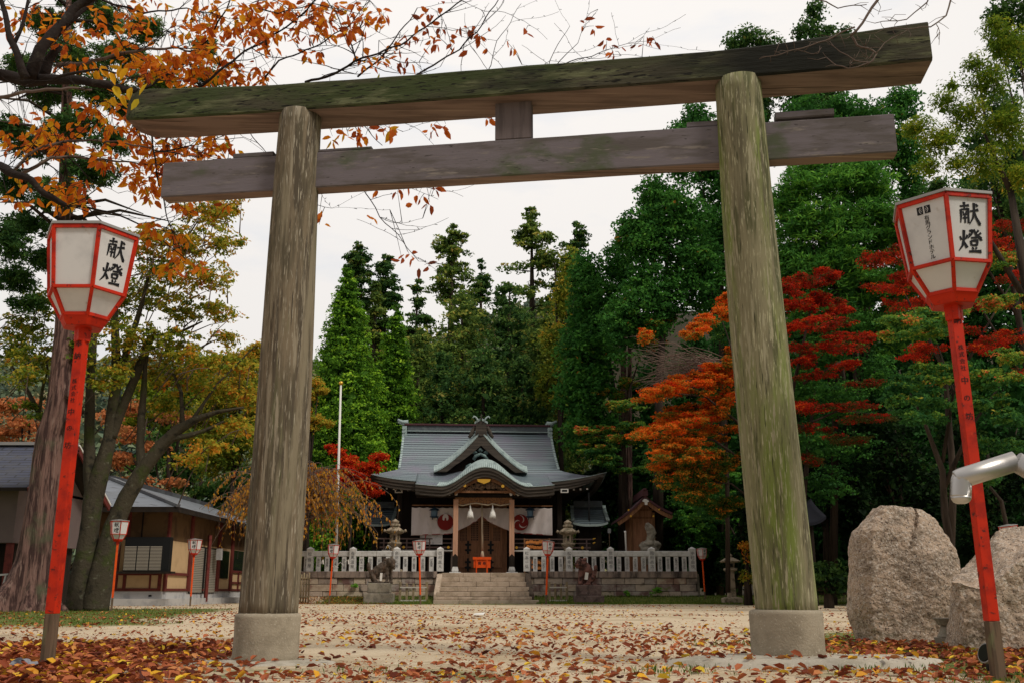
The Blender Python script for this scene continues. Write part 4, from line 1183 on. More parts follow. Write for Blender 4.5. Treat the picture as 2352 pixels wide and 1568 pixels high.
def side_s(sgn):
    def f(u, v):    # u from front hip to back hip, v from V0 level to eave
        vv = lerp(V0, 1, v); w = wv_(vv)
        y0 = YR - (YR - YE) * vv; y1 = 2 * YR - y0
        y = lerp(y0, y1, u)
        e = abs(2 * u - 1)
        return Vector((SC + sgn * w, y, prof(vv) + up_(w * 1.0, vv, WE) * e ** 3))
    return f
def uvset(o, fn):
    me = o.data
    uv = me.uv_layers.new(name='UVMap')
    for pl in me.polygons:
        for li in pl.loop_indices:
            v = me.vertices[me.loops[li].vertex_index].co
            uv.data[li].uv = fn(v)
mb = MB()
mb.slab(fr_s, 60, 40, 0.02, 0, mi_edge=1)
mb.slab(bk_s, 24, 16, 0.02, 0, mi_edge=1)
for sgn in (-1, 1): mb.slab(side_s(sgn), 30, 12, 0.02, 0, mi_edge=1)
rf = mb.build('roof', [M['copper_roof'], M['copper']], hall, fixn=False)
hz = TZ
# arc-length like uv: x across, accumulated slope down
import bisect
acc = [0.0]; 
for i in range(200):
    v = i / 200; a = fr_s(0.5, v); b_ = fr_s(0.5, v + 1 / 200); acc.append(acc[-1] + (b_ - a).length)
def roof_uv(c):
    y = c.y + 55.5; vv = min(1.0, abs(y - YR) / (YR - YE))
    return (c.x, -acc[int(vv * 200)] * 1.0)
uvset(rf, roof_uv)
# thick eave fascia under the front edge, sides and back
def fascia(name, path, th, dep, mats, parent, rows=3, taper=0):
    """layered eave edge hanging under a path of points (world), going dep inwards (towards +Y by default)"""
    mb = MB()
    path = [Vector(p) for p in path]
    L0, L1 = path[0], path[-1]
    for r in range(rows):
        z0 = -th * (r + 1) / rows; z1 = -th * r / rows - 0.012
        ins = dep * 0.10 * r
        vs = []
        for p_ in path:
            p = p_.copy()
            if taper:
                tip = L0 if taper < 0 else L1
                k_ = max(0.0, 1 - abs(p.x - tip.x) / 2.2)
                p.x -= taper * 0.30 * (r + 0.5) * k_
                p.z += th * 0.45 * (r + 1) / rows * k_ ** 2 * 0
            vs += [(p.x, p.y + ins, p.z + z1), (p.x, p.y + ins, p.z + z0), (p.x, p.y + ins + dep, p.z + z0), (p.x, p.y + ins + dep, p.z + z1)]
        fs = []
        for i in range(len(path) - 1):
            for k_ in range(4):
                k2 = (k_ + 1) % 4
                fs.append((i * 4 + k_, (i + 1) * 4 + k_, (i + 1) * 4 + k2, i * 4 + k2))
        fs.append((0, 1, 2, 3)); m_ = len(path) * 4 - 4; fs.append((m_ + 3, m_ + 2, m_ + 1, m_))
        mb.add(vs, fs, 0)
    return mb.build(name, mats, parent, fixn=True)
FT = 0.50
fe = [fr_s(i / 60, 1.0) for i in range(61)]
KW = 3.55
fascia('eave', [p + Vector((0, 0.02, -0.03)) for p in fe if p.x < SC - KW + 0.15], FT, 0.5, M['brown_fascia'], rf, taper=-1)
fascia('eave', [p + Vector((0, 0.02, -0.03)) for p in fe if p.x > SC + KW - 0.15], FT, 0.5, M['brown_fascia'], rf, taper=1)
for sgn in (-1, 1):
    mb = MB(); f = side_s(sgn)
    for i in range(24):
        a, b_ = f(i / 24, 1), f((i + 1) / 24, 1)
        mb.bar(a - Vector((sgn * 0.35, 0, 0.17)), b_ - Vector((sgn * 0.35, 0, 0.17)), 0.3, 0.26)
    mb.build('eave', M['brown_fascia'], rf)
# gable walls (sides) between the skirts
for sgn in (-1, 1):
    mb = MB()
    pr_ = [(lerp(YR - (YR - YE) * V0 * q, YR, 0), prof(V0 * q)) for q in [i / 8 for i in range(8, -1, -1)]]
    pr_ = pr_ + [(2 * YR - y, z) for y, z in pr_[::-1][1:]]
    x = SC + sgn * (WR - 0.35)
    vs = [(x, y, z - 0.1) for y, z in pr_] + [(x - sgn * 0.1, y, z - 0.1) for y, z in pr_]
    n = len(pr_)
    mb.add(vs, [tuple(range(n)), tuple(range(2 * n - 1, n - 1, -1))] + [(k, (k + 1) % n, n + (k + 1) % n, n + k) for k in range(n)])
    mb.build('side_gable', M['dark_wood'], hall, fixn=True)
# ridge
rz0 = zR - 0.12
mb = MB()
mb.box(SC - WR + 0.3, SC + WR - 0.25, YR - 0.32, YR + 0.32, rz0, rz0 + 0.40, 0)
mb.box(SC - WR + 0.28, SC + WR - 0.23, YR - 0.36, YR + 0.36, rz0 + 0.03, rz0 + 0.08, 1)
mb.box(SC - WR + 0.1, SC + WR - 0.1, YR - 0.40, YR + 0.40, rz0 + 0.403, rz0 + 0.52, 2)
M['ridge_red'] = mat('reddish_brown_ridge', (0.075, 0.03, 0.035), 0.6)
M['ridge_grey'] = mat('dark_copper_ridge', (0.085, 0.10, 0.11), 0.6, [((0.13, 0.16, 0.16), 3, 4, 0.5, 0.7)])
rg_ = mb.build('ridge', [M['ridge_grey'], M['copper'], M['ridge_red']], hall, bevel=0.02)
# ridge end ornaments
for sgn in (-1, 1):
    x = SC + sgn * (WR - 0.12)
    mb = MB()
    mb.box(x - 0.14, x + 0.14, YR - 0.42, YR + 0.42, rz0 - 0.55, rz0 + 0.35)
    mb.tube([(x - sgn * 0.2, YR - 0.3, rz0 + 0.62), (x + sgn * 0.15, YR - 0.35, rz0 + 0.60), (x + sgn * 0.45, YR - 0.4, rz0 + 0.74)], [0.13, 0.11, 0.07], n=10)
    mb.tube([(x - sgn * 0.2, YR + 0.3, rz0 + 0.62), (x + sgn * 0.15, YR + 0.35, rz0 + 0.60), (x + sgn * 0.45, YR + 0.4, rz0 + 0.74)], [0.13, 0.11, 0.07], n=10)
    for k_ in range(4):
        mb.tube([(x + sgn * 0.05, YR - 0.55, rz0 + 0.2 - 0.22 * k_), (x + sgn * 0.05, YR - 0.40, rz0 + 0.2 - 0.22 * k_)], [0.10, 0.12], n=10)
    mb.build('ridge_ornament', M['copper'], rg_)
    # pale verge trim along the side gable edge of the roof
    mb = MB()
    for i in range(14):
        v = i / 14 * 0.62 + 0.02; a = fr_s(0 if sgn < 0 else 1, v); b_ = fr_s(0 if sgn < 0 else 1, v + 0.036)
        mb.bar(a + Vector((-sgn * 0.06, 0, 0.02)), b_ + Vector((-sgn * 0.06, 0, 0.02)), 0.13, 0.06)
    mb.build('verge', M['copper'], rf)

# dormer gable (triangular)
YD = 57.25
xd = X(1108, YD, 7); zdf, zda = Z(1082, YD), Z(990, YD)
WD = (X(1217, YD, 7) - X(1001, YD, 7)) / 2
DCX = (X(1217, YD, 7) + X(1001, YD, 7)) / 2
def dz(s): return zdf + (zda - zdf) * (1 - min(1, abs(s))) ** 1.38
dorm = thing  # (name reuse guard)
def dsurf(sgn):
    def f(u, v):
        s = 0.03 + 0.97 * u
        y = lerp(YD - 0.05, YR + 0.1, v)
        return Vector((DCX + sgn * s * WD, y, dz(s)))
    return f
mb = MB()
for sgn in (-1, 1): mb.slab(dsurf(sgn), 28, 6, 0.06, 0, mi_edge=1)
dr = mb.build('dormer_roof', [M['copper_roof'], M['copper']], hall, fixn=True)
uvset(dr, lambda c: (c.y, abs(c.x + SC - DCX) + c.z * 0.7))
# pale tile trim + bargeboard, both following the curve
def follow(curve, n, w_in, w_out, y0, y1, gaps=False, mi=0, mbx=None):
    """curve(t)->(x,z); strip between the curve shifted down by w_in..w_out (perpendicular), extruded y0..y1"""
    mbx = mbx or MB()
    pts = [Vector((*curve(i / n), 0)) for i in range(n + 1)]
    for i in range(n):
        a, b_ = pts[i], pts[i + 1]
        def off(i, w):
            p = pts[max(0, i - 1)]; q = pts[min(n, i + 1)]
            d = (q - p).normalized(); nn = Vector((d.y, -d.x, 0))
            if nn.y > 0: nn = -nn
            return pts[i] + nn * w
        q0, q1, q2, q3 = off(i, w_in), off(i + 1, w_in), off(i + 1, w_out), off(i, w_out)
        if gaps:
            q1 = q0.lerp(q1, 0.86); q2 = q3.lerp(q2, 0.86)
        vs = [(q.x, y0, q.y) for q in (q0, q1, q2, q3)] + [(q.x, y1, q.y) for q in (q0, q1, q2, q3)]
        mbx.add(vs, [(0, 1, 2, 3), (7, 6, 5, 4), (0, 4, 5, 1), (1, 5, 6, 2), (2, 6, 7, 3), (3, 7, 4, 0)], mi)
    return mbx
for sgn in (-1, 1):
    cv = lambda t: (DCX + sgn * (0.045 + 0.955 * t) * WD, dz(0.045 + 0.955 * t) + 0.03)
    mb = MB()
    # trim tiles lie on the roof just behind the front edge
    n = 30
    for i in range(n):
        t0_, t1_ = i / n, (i + 0.82) / n
        (xa, za), (xb, zb_) = cv(t0_), cv(t1_)
        lean = 0.38
        vs = []
        for (xx_, zz_) in ((xa, za), (xb, zb_)):
            vs += [(xx_, YD - 0.22, zz_ - 0.03), (xx_ - 0 * sgn, YD + 0.30, zz_ + 0.33), (xx_, YD + 0.30, zz_ + 0.15), (xx_, YD - 0.22, zz_ - 0.12)]
        mb.add(vs, [(0, 1, 2, 3), (7, 6, 5, 4), (0, 4, 5, 1), (1, 5, 6, 2), (2, 6, 7, 3), (3, 7, 4, 0)])
    mb.build('gable_trim', M['copper'], dr, fixn=True)
    cb = lambda t: (DCX + sgn * (0.0 + 1.0 * t) * WD, dz(0.0 + t) - 0.04)
    mb = MB()
    pts = []
    n = 26
    for i in range(n + 1):
        t = i / n; x_0, z_0 = cb(t)
        zl = max(zdf - 0.06, z_0 - lerp(0.80, 0.40, min(1, t * 1.8)))
        pts.append((x_0, z_0, zl))
    for i in range(n):
        (xa, za, la), (xb, zb_, lb_) = pts[i], pts[i + 1]
        vs = [(xa, YD - 0.20, za), (xb, YD - 0.20, zb_), (xb, YD - 0.20, lb_), (xa, YD - 0.20, la), (xa, YD + 0.05, za), (xb, YD + 0.05, zb_), (xb, YD + 0.05, lb_), (xa, YD + 0.05, la)]
        mb.add(vs, [(0, 1, 2, 3), (7, 6, 5, 4), (0, 4, 5, 1), (1, 5, 6, 2), (2, 6, 7, 3), (3, 7, 4, 0)])
    mb.build('bargeboard', M['brown_fascia'], dr, fixn=True)
# gable infill and carving
mb = MB()
n = 20
top = [(DCX + (2 * i / n - 1) * WD * 0.86, dz((2 * i / n - 1) * 0.86) - 0.1) for i in range(n + 1)]
vs = [(x, YD + 0.42, zdf - 0.1) for x, z in top] + [(x, YD + 0.42, z) for x, z in top]
mb.add(vs, [(i, i + 1, n + 2 + i, n + 1 + i) for i in range(n)])
mb.build('gable_infill', M['dark_wood'], dr)
mb = MB()
yc = YD - 0.02
def px2(px, py, Y): return (X(px, Y, 7.5), Z(py, Y))
for pts, rad in (([(1092, 1055), (1098, 1046), (1108, 1042), (1118, 1046), (1124, 1055)], 0.10), ([(1074, 1081), (1078, 1070), (1086, 1066), (1090, 1072)], 0.085), ([(1142, 1081), (1138, 1070), (1130, 1066), (1126, 1072)], 0.085),
                 ([(1104, 1036), (1108, 1030), (1112, 1036)], 0.10), ([(1092, 1042), (1094, 1035), (1099, 1040)], 0.08), ([(1124, 1042), (1122, 1035), (1117, 1040)], 0.08), ([(1086, 1078), (1096, 1066), (1108, 1061), (1120, 1066), (1130, 1078)], 0.13), ([(1096, 1080), (1108, 1072), (1120, 1080)], 0.12)):
    q = [px2(a, b_, yc) for a, b_ in pts]
    mb.tube([(x, yc - 0.02, z) for x, z in q], rad, n=8)
mb.build('gable_carving', M['copper_dark'], dr)
# dormer ridge with the ogre tile
mb = MB()
x0, z0 = px2(1108, 990, YD)
mb.box(DCX - 0.20, DCX + 0.20, YD - 0.1, YR - 0.3, zda - 0.1, zda + 0.30, 0)
mb.prism([(-0.34, -0.25), (0.34, -0.25), (0.32, 0.12), (0.30, 0.42), (0.0, 0.62), (-0.30, 0.42), (-0.32, 0.12)], ((DCX, YD - 0.16, zda), (1, 0, 0), (0, 0, 1)), 0.2, 0)
mb.prism([(-0.38, 0.42), (-0.05, 0.60), (-0.05, 0.74), (-0.38, 0.54)], ((DCX, YD - 0.2, zda), (1, 0, 0), (0, 0, 1)), 0.3, 1)
mb.prism([(0.05, 0.60), (0.38, 0.42), (0.38, 0.54), (0.05, 0.74)], ((DCX, YD - 0.2, zda), (1, 0, 0), (0, 0, 1)), 0.3, 1)
for sgn in (-1, 1):
    mb.tube([(DCX + sgn * 0.18, YD - 0.25, zda + 0.60), (DCX + sgn * 0.30, YD - 0.25, zda + 0.78), (DCX + sgn * 0.42, YD - 0.25, zda + 0.84), (DCX + sgn * 0.5, YD - 0.25, zda + 0.74)], [0.05, 0.05, 0.05, 0.03], n=8, mi=1)
    mb.tube([(DCX + sgn * 0.34, YD + 0.05, zda + 0.28), (DCX + sgn * 0.46, YD + 0.05, zda + 0.08), (DCX + sgn * 0.56, YD + 0.0, zda - 0.18), (DCX + sgn * 0.70, YD, zda - 0.36)], [0.10, 0.13, 0.12, 0.09], n=10, mi=0)
mb.tube([(DCX, YD - 0.28, zda + 0.66), (DCX, YD - 0.28, zda + 0.95)], [0.05, 0.04], n=8, mi=0)
mb.tube([(DCX, YD - 0.26, zda - 0.12), (DCX, YD - 0.24, zda - 0.12), ], [0.19, 0.19], n=16, mi=0)
mb.build('dormer_ornament', [M['brown_fascia'], M['copper']], dr, bevel=0.01)

# porch roof with the wavy front
YK, YB = 53.9, 57.9
xk0, xk1 = X(950, YK, 6), X(1270, YK, 6)
KC, KW = (xk0 + xk1) / 2, (xk1 - xk0) / 2
zk_edge = Z(1113, YK); zk_top = Z(1071, YK); zk_dip = Z(1117, YK)
bc = X(1110, YK, 6) ; bw = (X(1214, YK, 6) - X(1008, YK, 6)) / 2
def bump_(x):
    s = min(1.0, abs(x - bc) / bw)
    return 0.5 * (1 + math.cos(math.pi * s ** 1.06))
def kz(x):
    e = abs(x - KC) / KW
    return zk_dip + (zk_top - zk_dip) * bump_(x) + 0.16 * e ** 3
def vb_(y): return (YR - y) / (YR - YE)
def ksurf(u, v):      # v=0 back (on the main roof), v=1 front edge
    x = lerp(xk0, xk1, u)
    y = lerp(YB, YK, v)
    zb_ = prof(vb_(YB)) - 0.04
    zf = kz(x)
    base = zk_dip + 0.16 * (abs(x - KC) / KW) ** 3
    z = lerp(zb_, base, 1 - (1 - v) ** 1.5) + (zf - base) * min(1, v * 1.6) ** 0.6
    return Vector((x, y, z))
mb = MB()
mb.slab(ksurf, 80, 26, 0.03, 0, mi_edge=1)
kr = mb.build('porch_roof', [M['copper_roof'], M['copper']], hall, fixn=True)
uvset(kr, lambda c: (c.x, c.y * 1.15 + c.z * 0.2))
kp = [ksurf(i / 90, 1.0) for i in range(91)]
fascia('porch_eave', [p + Vector((0, 0.03, -0.035)) for p in kp], 0.50, 0.6, M['brown_fascia'], kr)
mb = MB()
for sgn, xx_ in ((-1, xk0), (1, xk1)):
    mb.bar((xx_ - sgn * 0.12, YK + 0.1, ksurf(0, 1).z - 0.28), (xx_ - sgn * 0.12, YE + 0.2, ksurf(0, 0.5).z - 0.30), 0.2, 0.44)
mb.build('porch_eave', M['brown_fascia'], kr)
mb = MB()
n = 46
for i in range(n):
    ua, ub = lerp(bc - bw * 1.08, bc + bw * 1.08, i / n), lerp(bc - bw * 1.08, bc + bw * 1.08, (i + 0.84) / n)
    vs = []
    for x in (ua, ub):
        u = (x - xk0) / (xk1 - xk0)
        p = ksurf(u, 1.0); z = kz(x)
        k2_ = 0.22 + 0.25 * bump_(x)
        vs += [(x, YK - 0.01, z + 0.02), (x + (x - bc) * -0.05, YK + 0.5, z + 0.02 + k2_), (x + (x - bc) * -0.05, YK + 0.5, z - 0.05), (x, YK - 0.01, z - 0.01)]
    mb.add(vs, [(0, 1, 2, 3), (7, 6, 5, 4), (0, 4, 5, 1), (1, 5, 6, 2), (2, 6, 7, 3), (3, 7, 4, 0)])
mb.build('porch_trim', M['copper'], kr, fixn=True)

# body of the hall: dark walls
zfl = Z(1262, 56.4)     # veranda floor
mb = MB()
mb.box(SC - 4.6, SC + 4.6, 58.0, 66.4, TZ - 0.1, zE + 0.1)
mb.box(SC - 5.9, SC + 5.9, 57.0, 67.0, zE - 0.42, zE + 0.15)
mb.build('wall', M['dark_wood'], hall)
for sgn in (-1, 1):
    for yy in (57.1, 61.5, 66.2):
        mb = MB()
        mb.box(SC + sgn * 4.55 - 0.14, SC + sgn * 4.55 + 0.14, yy - 0.14, yy + 0.14, TZ, zE - 0.4)
        mb.build('wall_post', M['dark_wood'], hall)
# veranda
xv0, xv1 = X(880, 56.3, 2), X(1356, 56.3, 2)
xl, xr_ = X(1047, 56.3, 2), X(1172, 56.3, 2)
for (a, b_) in ((xv0, xl - 0.05), (xr_ + 0.05, xv1)):
    mb = MB()
    mb.box(a, b_, 56.25, 58.0, zfl - 0.10, zfl, 0)
    mb.box(a, b_, 56.20, 56.245, zfl - 0.075, zfl - 0.01, 1)
    nx = int((b_ - a) / 1.4) + 1
    for i in range(nx + 1):
        x = lerp(a + 0.1, b_ - 0.1, i / nx)
        mb.box(x - 0.07, x + 0.07, 56.4, 56.54, TZ, zfl - 0.10, 0)
    mb.build('veranda', [M['veranda_wood'] if 'veranda_wood' in M else M['wood_grey'], M['white']], hall) if 'wood_grey' in M else mb.build('veranda', [M['dark_wood'], M['white']], hall)
    mb = MB()
    for zz, th in ((Z(1236.5, 56.2), 0.07), (Z(1246, 56.2), 0.055), (Z(1256, 56.2), 0.09)):
        ex = 0.25 if zz > Z(1240, 56.2) else 0.12
        mb.bar((a - (ex if a < SC - 3 else 0), 56.22, zz), (b_ + (ex if b_ > SC + 3 else 0), 56.22, zz), th, th)
    for i in range(nx + 1):
        x = lerp(a + 0.1, b_ - 0.1, i / nx)
        mb.bar((x, 56.22, zfl), (x, 56.22, Z(1237, 56.2)), 0.07, 0.07)
    mb.build('railing', M['rail_wood'] if 'rail_wood' in M else M['wood'], hall)
    mb = MB()
    e = a - 0.25 if a < SC - 3 else b_ + 0.25
    s_ = -1 if a < SC - 3 else 1
    for zz in (Z(1236.5, 56.2), Z(1246, 56.2)):
        mb = MB(); mb.tube([(e, 56.22, zz), (e + s_ * 0.16, 56.22, zz + 0.05)], [0.05, 0.03], n=8); mb.build('railing_fitting', M['gold'], hall)
    for q in (0.08, 0.3, 0.92):
        x = lerp(a, b_, q)
        mb = MB(); mb.tube([(x, 56.14, Z(1256, 56.2)), (x, 56.17, Z(1256, 56.2))], 0.075, n=12); mb.build('railing_fitting', M['gold'], hall)
# porch pillars on stone bases
for i, (px, lb) in enumerate(((1044.5, None), (1174, None))):
    Yp = 55.0; x = X(px, Yp, 3)
    mb = MB()
    zt0 = Z(1146, Yp); zb0 = Z(1300, Yp); zd = Z(1277, Yp)
    mb.box(x - 0.135, x + 0.135, Yp - 0.135, Yp + 0.135, zb0, zt0, 0)
    mb.box(x - 0.142, x + 0.142, Yp - 0.142, Yp + 0.142, zb0 - 0.01, zd, 1)
    mb.add([(x - 0.142, Yp - 0.142, zd), (x, Yp - 0.142, zd + 0.14), (x + 0.142, Yp - 0.142, zd)], [(0, 2, 1)], 1)
    pc_ = mb.build('porch_pillar', [M['pillar_wood'], M['dark_wood']], hall, bevel=0.01)
    mb = MB()
    mb.lathe((x, Yp, TZ - 0.02), [(0.44, 0), (0.44, 0.10), (0.22, 0.10), (0.26, 0.16), (0.25, 0.22), (0.18, zb0 - TZ + 0.03)], n=4, smooth=False, rot=R(45))
    mb.build('pillar_base', M['fence_stone'], pc_, bevel=0.02)
# beams over the porch, brackets, gilt plates
Yp = 55.0
mb = MB()
xa, xb = X(1044, Yp, 5), X(1175, Yp, 5)
mb.box(xa, xb, Yp - 0.12, Yp + 0.12, Z(1158, Yp), Z(1142, Yp), 0)
mb.box(X(955, Yp, 5), X(1265, Yp, 5), Yp - 0.1, Yp + 0.14, Z(1142, Yp), Z(1134, Yp), 1)
mb.box(X(955, 54.6, 5), X(1265, 54.6, 5), 54.4, 54.6, Z(1131, 54.5), Z(1126, 54.5), 2)
mb.build('porch_beam', [M['carved'] if 'carved' in M else M['wood'], M['dark_wood'], M['wood']], hall)
# curved rainbow beam + carved cloud board inside the wave
mb = MB()
n = 30
def bz_(x, d): return kz(x) - 0.50 - d
Yb = 54.25
for i in range(n):
    xa_, xb_ = lerp(X(1040, Yb, 5), X(1180, Yb, 5), i / n), lerp(X(1040, Yb, 5), X(1180, Yb, 5), (i + 1) / n)
    for (d0, d1, y0, y1, mi) in ((0.02, 0.20, Yb, Yb + 0.2, 0),):
        vs = [(xa_, y0, bz_(xa_, d0)), (xb_, y0, bz_(xb_, d0)), (xb_, y0, bz_(xb_, d1)), (xa_, y0, bz_(xa_, d1)), (xa_, y1, bz_(xa_, d0)), (xb_, y1, bz_(xb_, d0)), (xb_, y1, bz_(xb_, d1)), (xa_, y1, bz_(xa_, d1))]
        mb.add(vs, [(0, 1, 2, 3), (7, 6, 5, 4), (0, 4, 5, 1), (1, 5, 6, 2), (2, 6, 7, 3), (3, 7, 4, 0)], mi)
mb.build('curved_beam', M['wood'], hall, fixn=True)
rr = random.Random(8)
parts = []
for i in range(46):
    t = i / 45; x = lerp(X(1062, 54.5, 5), X(1158, 54.5, 5), t)
    top_ = bz_(x, 0.22); lo_ = Z(1131, 54.5)
    z = lerp(lo_, top_, rr.uniform(0.35, 0.95))
    parts.append(((x + rr.uniform(-.05, .05), 54.55 + rr.uniform(-.05, .05), z), (rr.uniform(.09, .17), 0.09, rr.uniform(.06, .11)), 0))
M['carving'] = mat('weathered_brown_carving', (0.20, 0.13, 0.085), 0.8, [((0.06, 0.04, 0.03), 9, 4, 0.45, 0.6)])
bl = blob('carving', parts, M['carving'], 0.03, 0.02, 9, parent=hall)
mb = MB()
Yg = 53.86
def gplate(pts, th=0.03, Y=Yg):
    q = [px2(a, b_, Y) for a, b_ in pts]
    mb.prism([(x, z) for x, z in q][::-1], ((0, Y, 0), (1, 0, 0), (0, 0, 1)), th)
gplate([(1092, 1099), (1123, 1099), (1121, 1105), (1113, 1108), (1108, 1110), (1103, 1108), (1094, 1105)], Y=54.1)
gplate([(1019, 1121), (1034, 1121), (1033, 1128), (1020, 1128)], Y=54.1)
gplate([(1181, 1122), (1196, 1122), (1195, 1129), (1182, 1129)], Y=54.1)
for (a, b_) in ((1064, 1114), (1151, 1115)):
    q = px2(a, b_, 54.1); mb.tube([(q[0], 54.08, q[1]), (q[0], 54.14, q[1])], 0.085, n=14)
mb.build('gilt_plate', M['gold'], hall, fixn=True)
# white painted rafter ends and bracket ends
M['dim_white'] = mat('chalk_white_paint', (0.62, 0.60, 0.56), 0.7)
mb = MB()
for i in range(15):
    pass
def rows_(x_from, x_to, n, py0, py1, Y, s=0.05):
    for i in range(n):
        t = i / (n - 1); x, z = px2(lerp(x_from, x_to, t), lerp(py0, py1, t), Y)
        mb.box(x - s, x + s, Y, Y + 0.06, z - s, z + s)
rows_(939, 1034, 7, 1122 + 1, 1131, 56.6, 0.045)
rows_(1006, 1036, 3, 1131, 1132, 54.7)
rows_(1183, 1245, 5, 1132, 1130, 54.7)
rows_(1275, 1352, 6, 1124, 1120, 56.4)
rows_(862, 942, 6, 1120, 1125, 56.4)
rows_(965, 1000, 3, 1130, 1131, 54.7)
mb.build('rafter_end', M['dim_white'], hall)
for px in (1030, 1046, 1171, 1187, 957, 983, 1238, 1262):
    Yq = 54.45
    x, z = px2(px, 1130, Yq)
    mb = MB()
    h_ = 0.2 if 1025 < px < 1190 else 0.13
    mb.prism([(-0.05, -h_ * 0.8), (0.05, -h_ * 0.8), (0.09, -h_ * 0.2), (0.05, 0.02), (0.09, h_ * 0.5), (0.03, h_ * 0.9), (-0.03, h_ * 0.9), (-0.09, h_ * 0.5), (-0.05, 0.02), (-0.09, -h_ * 0.2)], ((x, Yq, z), (1, 0, 0), (0, 0, 1)), 0.08)
    mb.build('bracket_end', M['dim_white'], hall)
mb = MB()
for (a, b_, c, d) in ((905, 1133, 940, 1146), ):
    pass
x, z = px2(1355, 1128, 56.2)
mb.box(x - 0.05, x + 0.05, 56.2, 56.3, Z(1192, 56.2), z); mb.build('rain_pipe', M['iron'], hall)
for px in (917.5, 1296):
    Yq = 56.3; x, z = px2(px, 1126, Yq)
    f = MB()
    for (a, b_, c, d) in ((-0.22, 0.22, 0.06, 0.11), (-0.22, 0.22, -0.11, -0.06), (-0.22, -0.15, -0.06, 0.06), (0.15, 0.22, -0.06, 0.06)):
        f.box(x + a, x + b_, Yq, Yq + 0.12, z + c, z + d)
    fl = tag(f.build('floodlight', M['dim_white']), 'small white framed floodlight hanging under the %s eave of the shrine roof' % ('left' if px < 1100 else 'right'), 'floodlight', 'floodlights under the shrine eaves')
    g = MB(); g.box(x - 0.145, x + 0.145, Yq + 0.03, Yq + 0.1, z - 0.055, z + 0.055); g.build('glass', M['glass'], fl)

# doors
Yd = 57.3
zt0, zb0 = Z(1188, Yd), Z(1303, Yd)
mb = MB()
mb.box(X(1048, Yd, 3), X(1170, Yd, 3), Yd + 0.12, Yd + 0.3, TZ, zt0 + 0.9)
mb.build('doorway', M['door_wood'], hall)
dxs = [1057, 1082.5, 1108, 1133.5, 1159]
for i in range(4):
    a, b_ = X(dxs[i], Yd, 3) + 0.01, X(dxs[i + 1], Yd, 3) - 0.01
    mb = MB()
    zl0, zl1 = Z(1240, Yd), Z(1196 if i in (1, 2) else 1210, Yd)
    w_ = 0.11
    mb.box(a, a + w_, Yd, Yd + 0.08, zb0, zt0 + 0.6); mb.box(b_ - w_, b_, Yd, Yd + 0.08, zb0, zt0 + 0.6)
    mb.box(a + w_, b_ - w_, Yd, Yd + 0.08, zl1, zt0 + 0.6)
    mb.box(a + w_, b_ - w_, Yd + 0.03, Yd + 0.08, zb0, zl0 - 0.14)
    for zz in (zl0 - 0.07, Z(1272, Yd), zb0 + 0.08):
        mb.box(a + w_, b_ - w_, Yd + 0.004, Yd + 0.08, zz - 0.06, zz + 0.06)
    for k_ in range(1, 5):
        x = lerp(a + w_, b_ - w_, k_ / 5); mb.box(x - 0.017, x + 0.017, Yd + 0.02, Yd + 0.05, zl0, zl1)
    for k_ in range(1, 9):
        z = lerp(zl0, zl1, k_ / 9); mb.box(a + w_, b_ - w_, Yd + 0.024, Yd + 0.046, z - 0.015, z + 0.015)
    dp = mb.build('door', M['door_wood'], hall)
    g = MB(); g.box(a + w_ + 0.002, b_ - w_ - 0.002, Yd + 0.06, Yd + 0.075, zl0, zl1); g.build('pane', M['glass'], dp)
for (px, py) in ((1082, 1256), (1133, 1256), (1082, 1296), (1133, 1296)):
    mb = MB(); x, z = px2(px, py, Yd - 0.03)
    mb.box(x - 0.06, x + 0.06, Yd - 0.03, Yd - 0.01, z - 0.36, z + 0.36)
    for q in (-0.15, 0.15): mb.prism([(-0.2, q), (-0.13, q - 0.06), (0.13, q - 0.06), (0.2, q), (0.13, q + 0.06), (-0.13, q + 0.06)], ((x, Yd - 0.034, z), (1, 0, 0), (0, 0, 1)), 0.02)
    mb.build('door_fitting', M['iron'], hall)

# curtain
Yc = 56.02
ctr_px = 1107
def cur_bottom(px):
    if px <= 1035: return 1229 - (px - 949) * 0.035
    if px >= 1185: return 1223 + (px - 1185) * 0.06
    s = abs(px - ctr_px) / (72 if px < ctr_px else 78)
    s = min(1, s)
    return 1184 + (1226 - 1184) * (s ** 0.72) if px < ctr_px else 1184 + (1223 - 1184) * (s ** 0.72)
cur = thing('shrine_curtain', 'long off-white shrine curtain with two dark red crests drawn up at the middle', 'curtain', (X(1107, Yc, 4), Yc, Z(1164, Yc)))
for side, (pa, pb) in enumerate(((949, 1106.5), (1107.5, 1268))):
    def cs_(u, v):
        px = lerp(pa, pb, u)
        tt = u * 9
        top_ = 1164.5 + 1.6 * math.sin((tt % 1) * math.pi)
        py = lerp(top_, cur_bottom(px), v)
        d = min(1, abs(px - ctr_px) / 70)
        fold = 0.05 * math.sin(u * 38 + v * 2.5 + side) * (0.4 + 0.6 * v) + 0.09 * math.sin((u if side else 1 - u) * 9 + v * 4.0) * (1 - d * 0.6) * v
        x, z = px2(px, py, Yc)
        return Vector((x, Yc + fold * 0.7, z))
    mb = MB(); mb.grid(cs_, 110, 30, 0)
    o = mb.build('cloth', M['cloth'], cur)
    md = o.modifiers.new('th', 'SOLIDIFY'); md.thickness = 0.012
    mb = MB()
    def hem(u, v):
        p = cs_(u, 1.0); return Vector((p.x, p.y - 0.012, p.z - 0.01 + 0.05 * v))
    mb.grid(hem, 110, 1, 0); mb.build('hem', M['crest'], o)
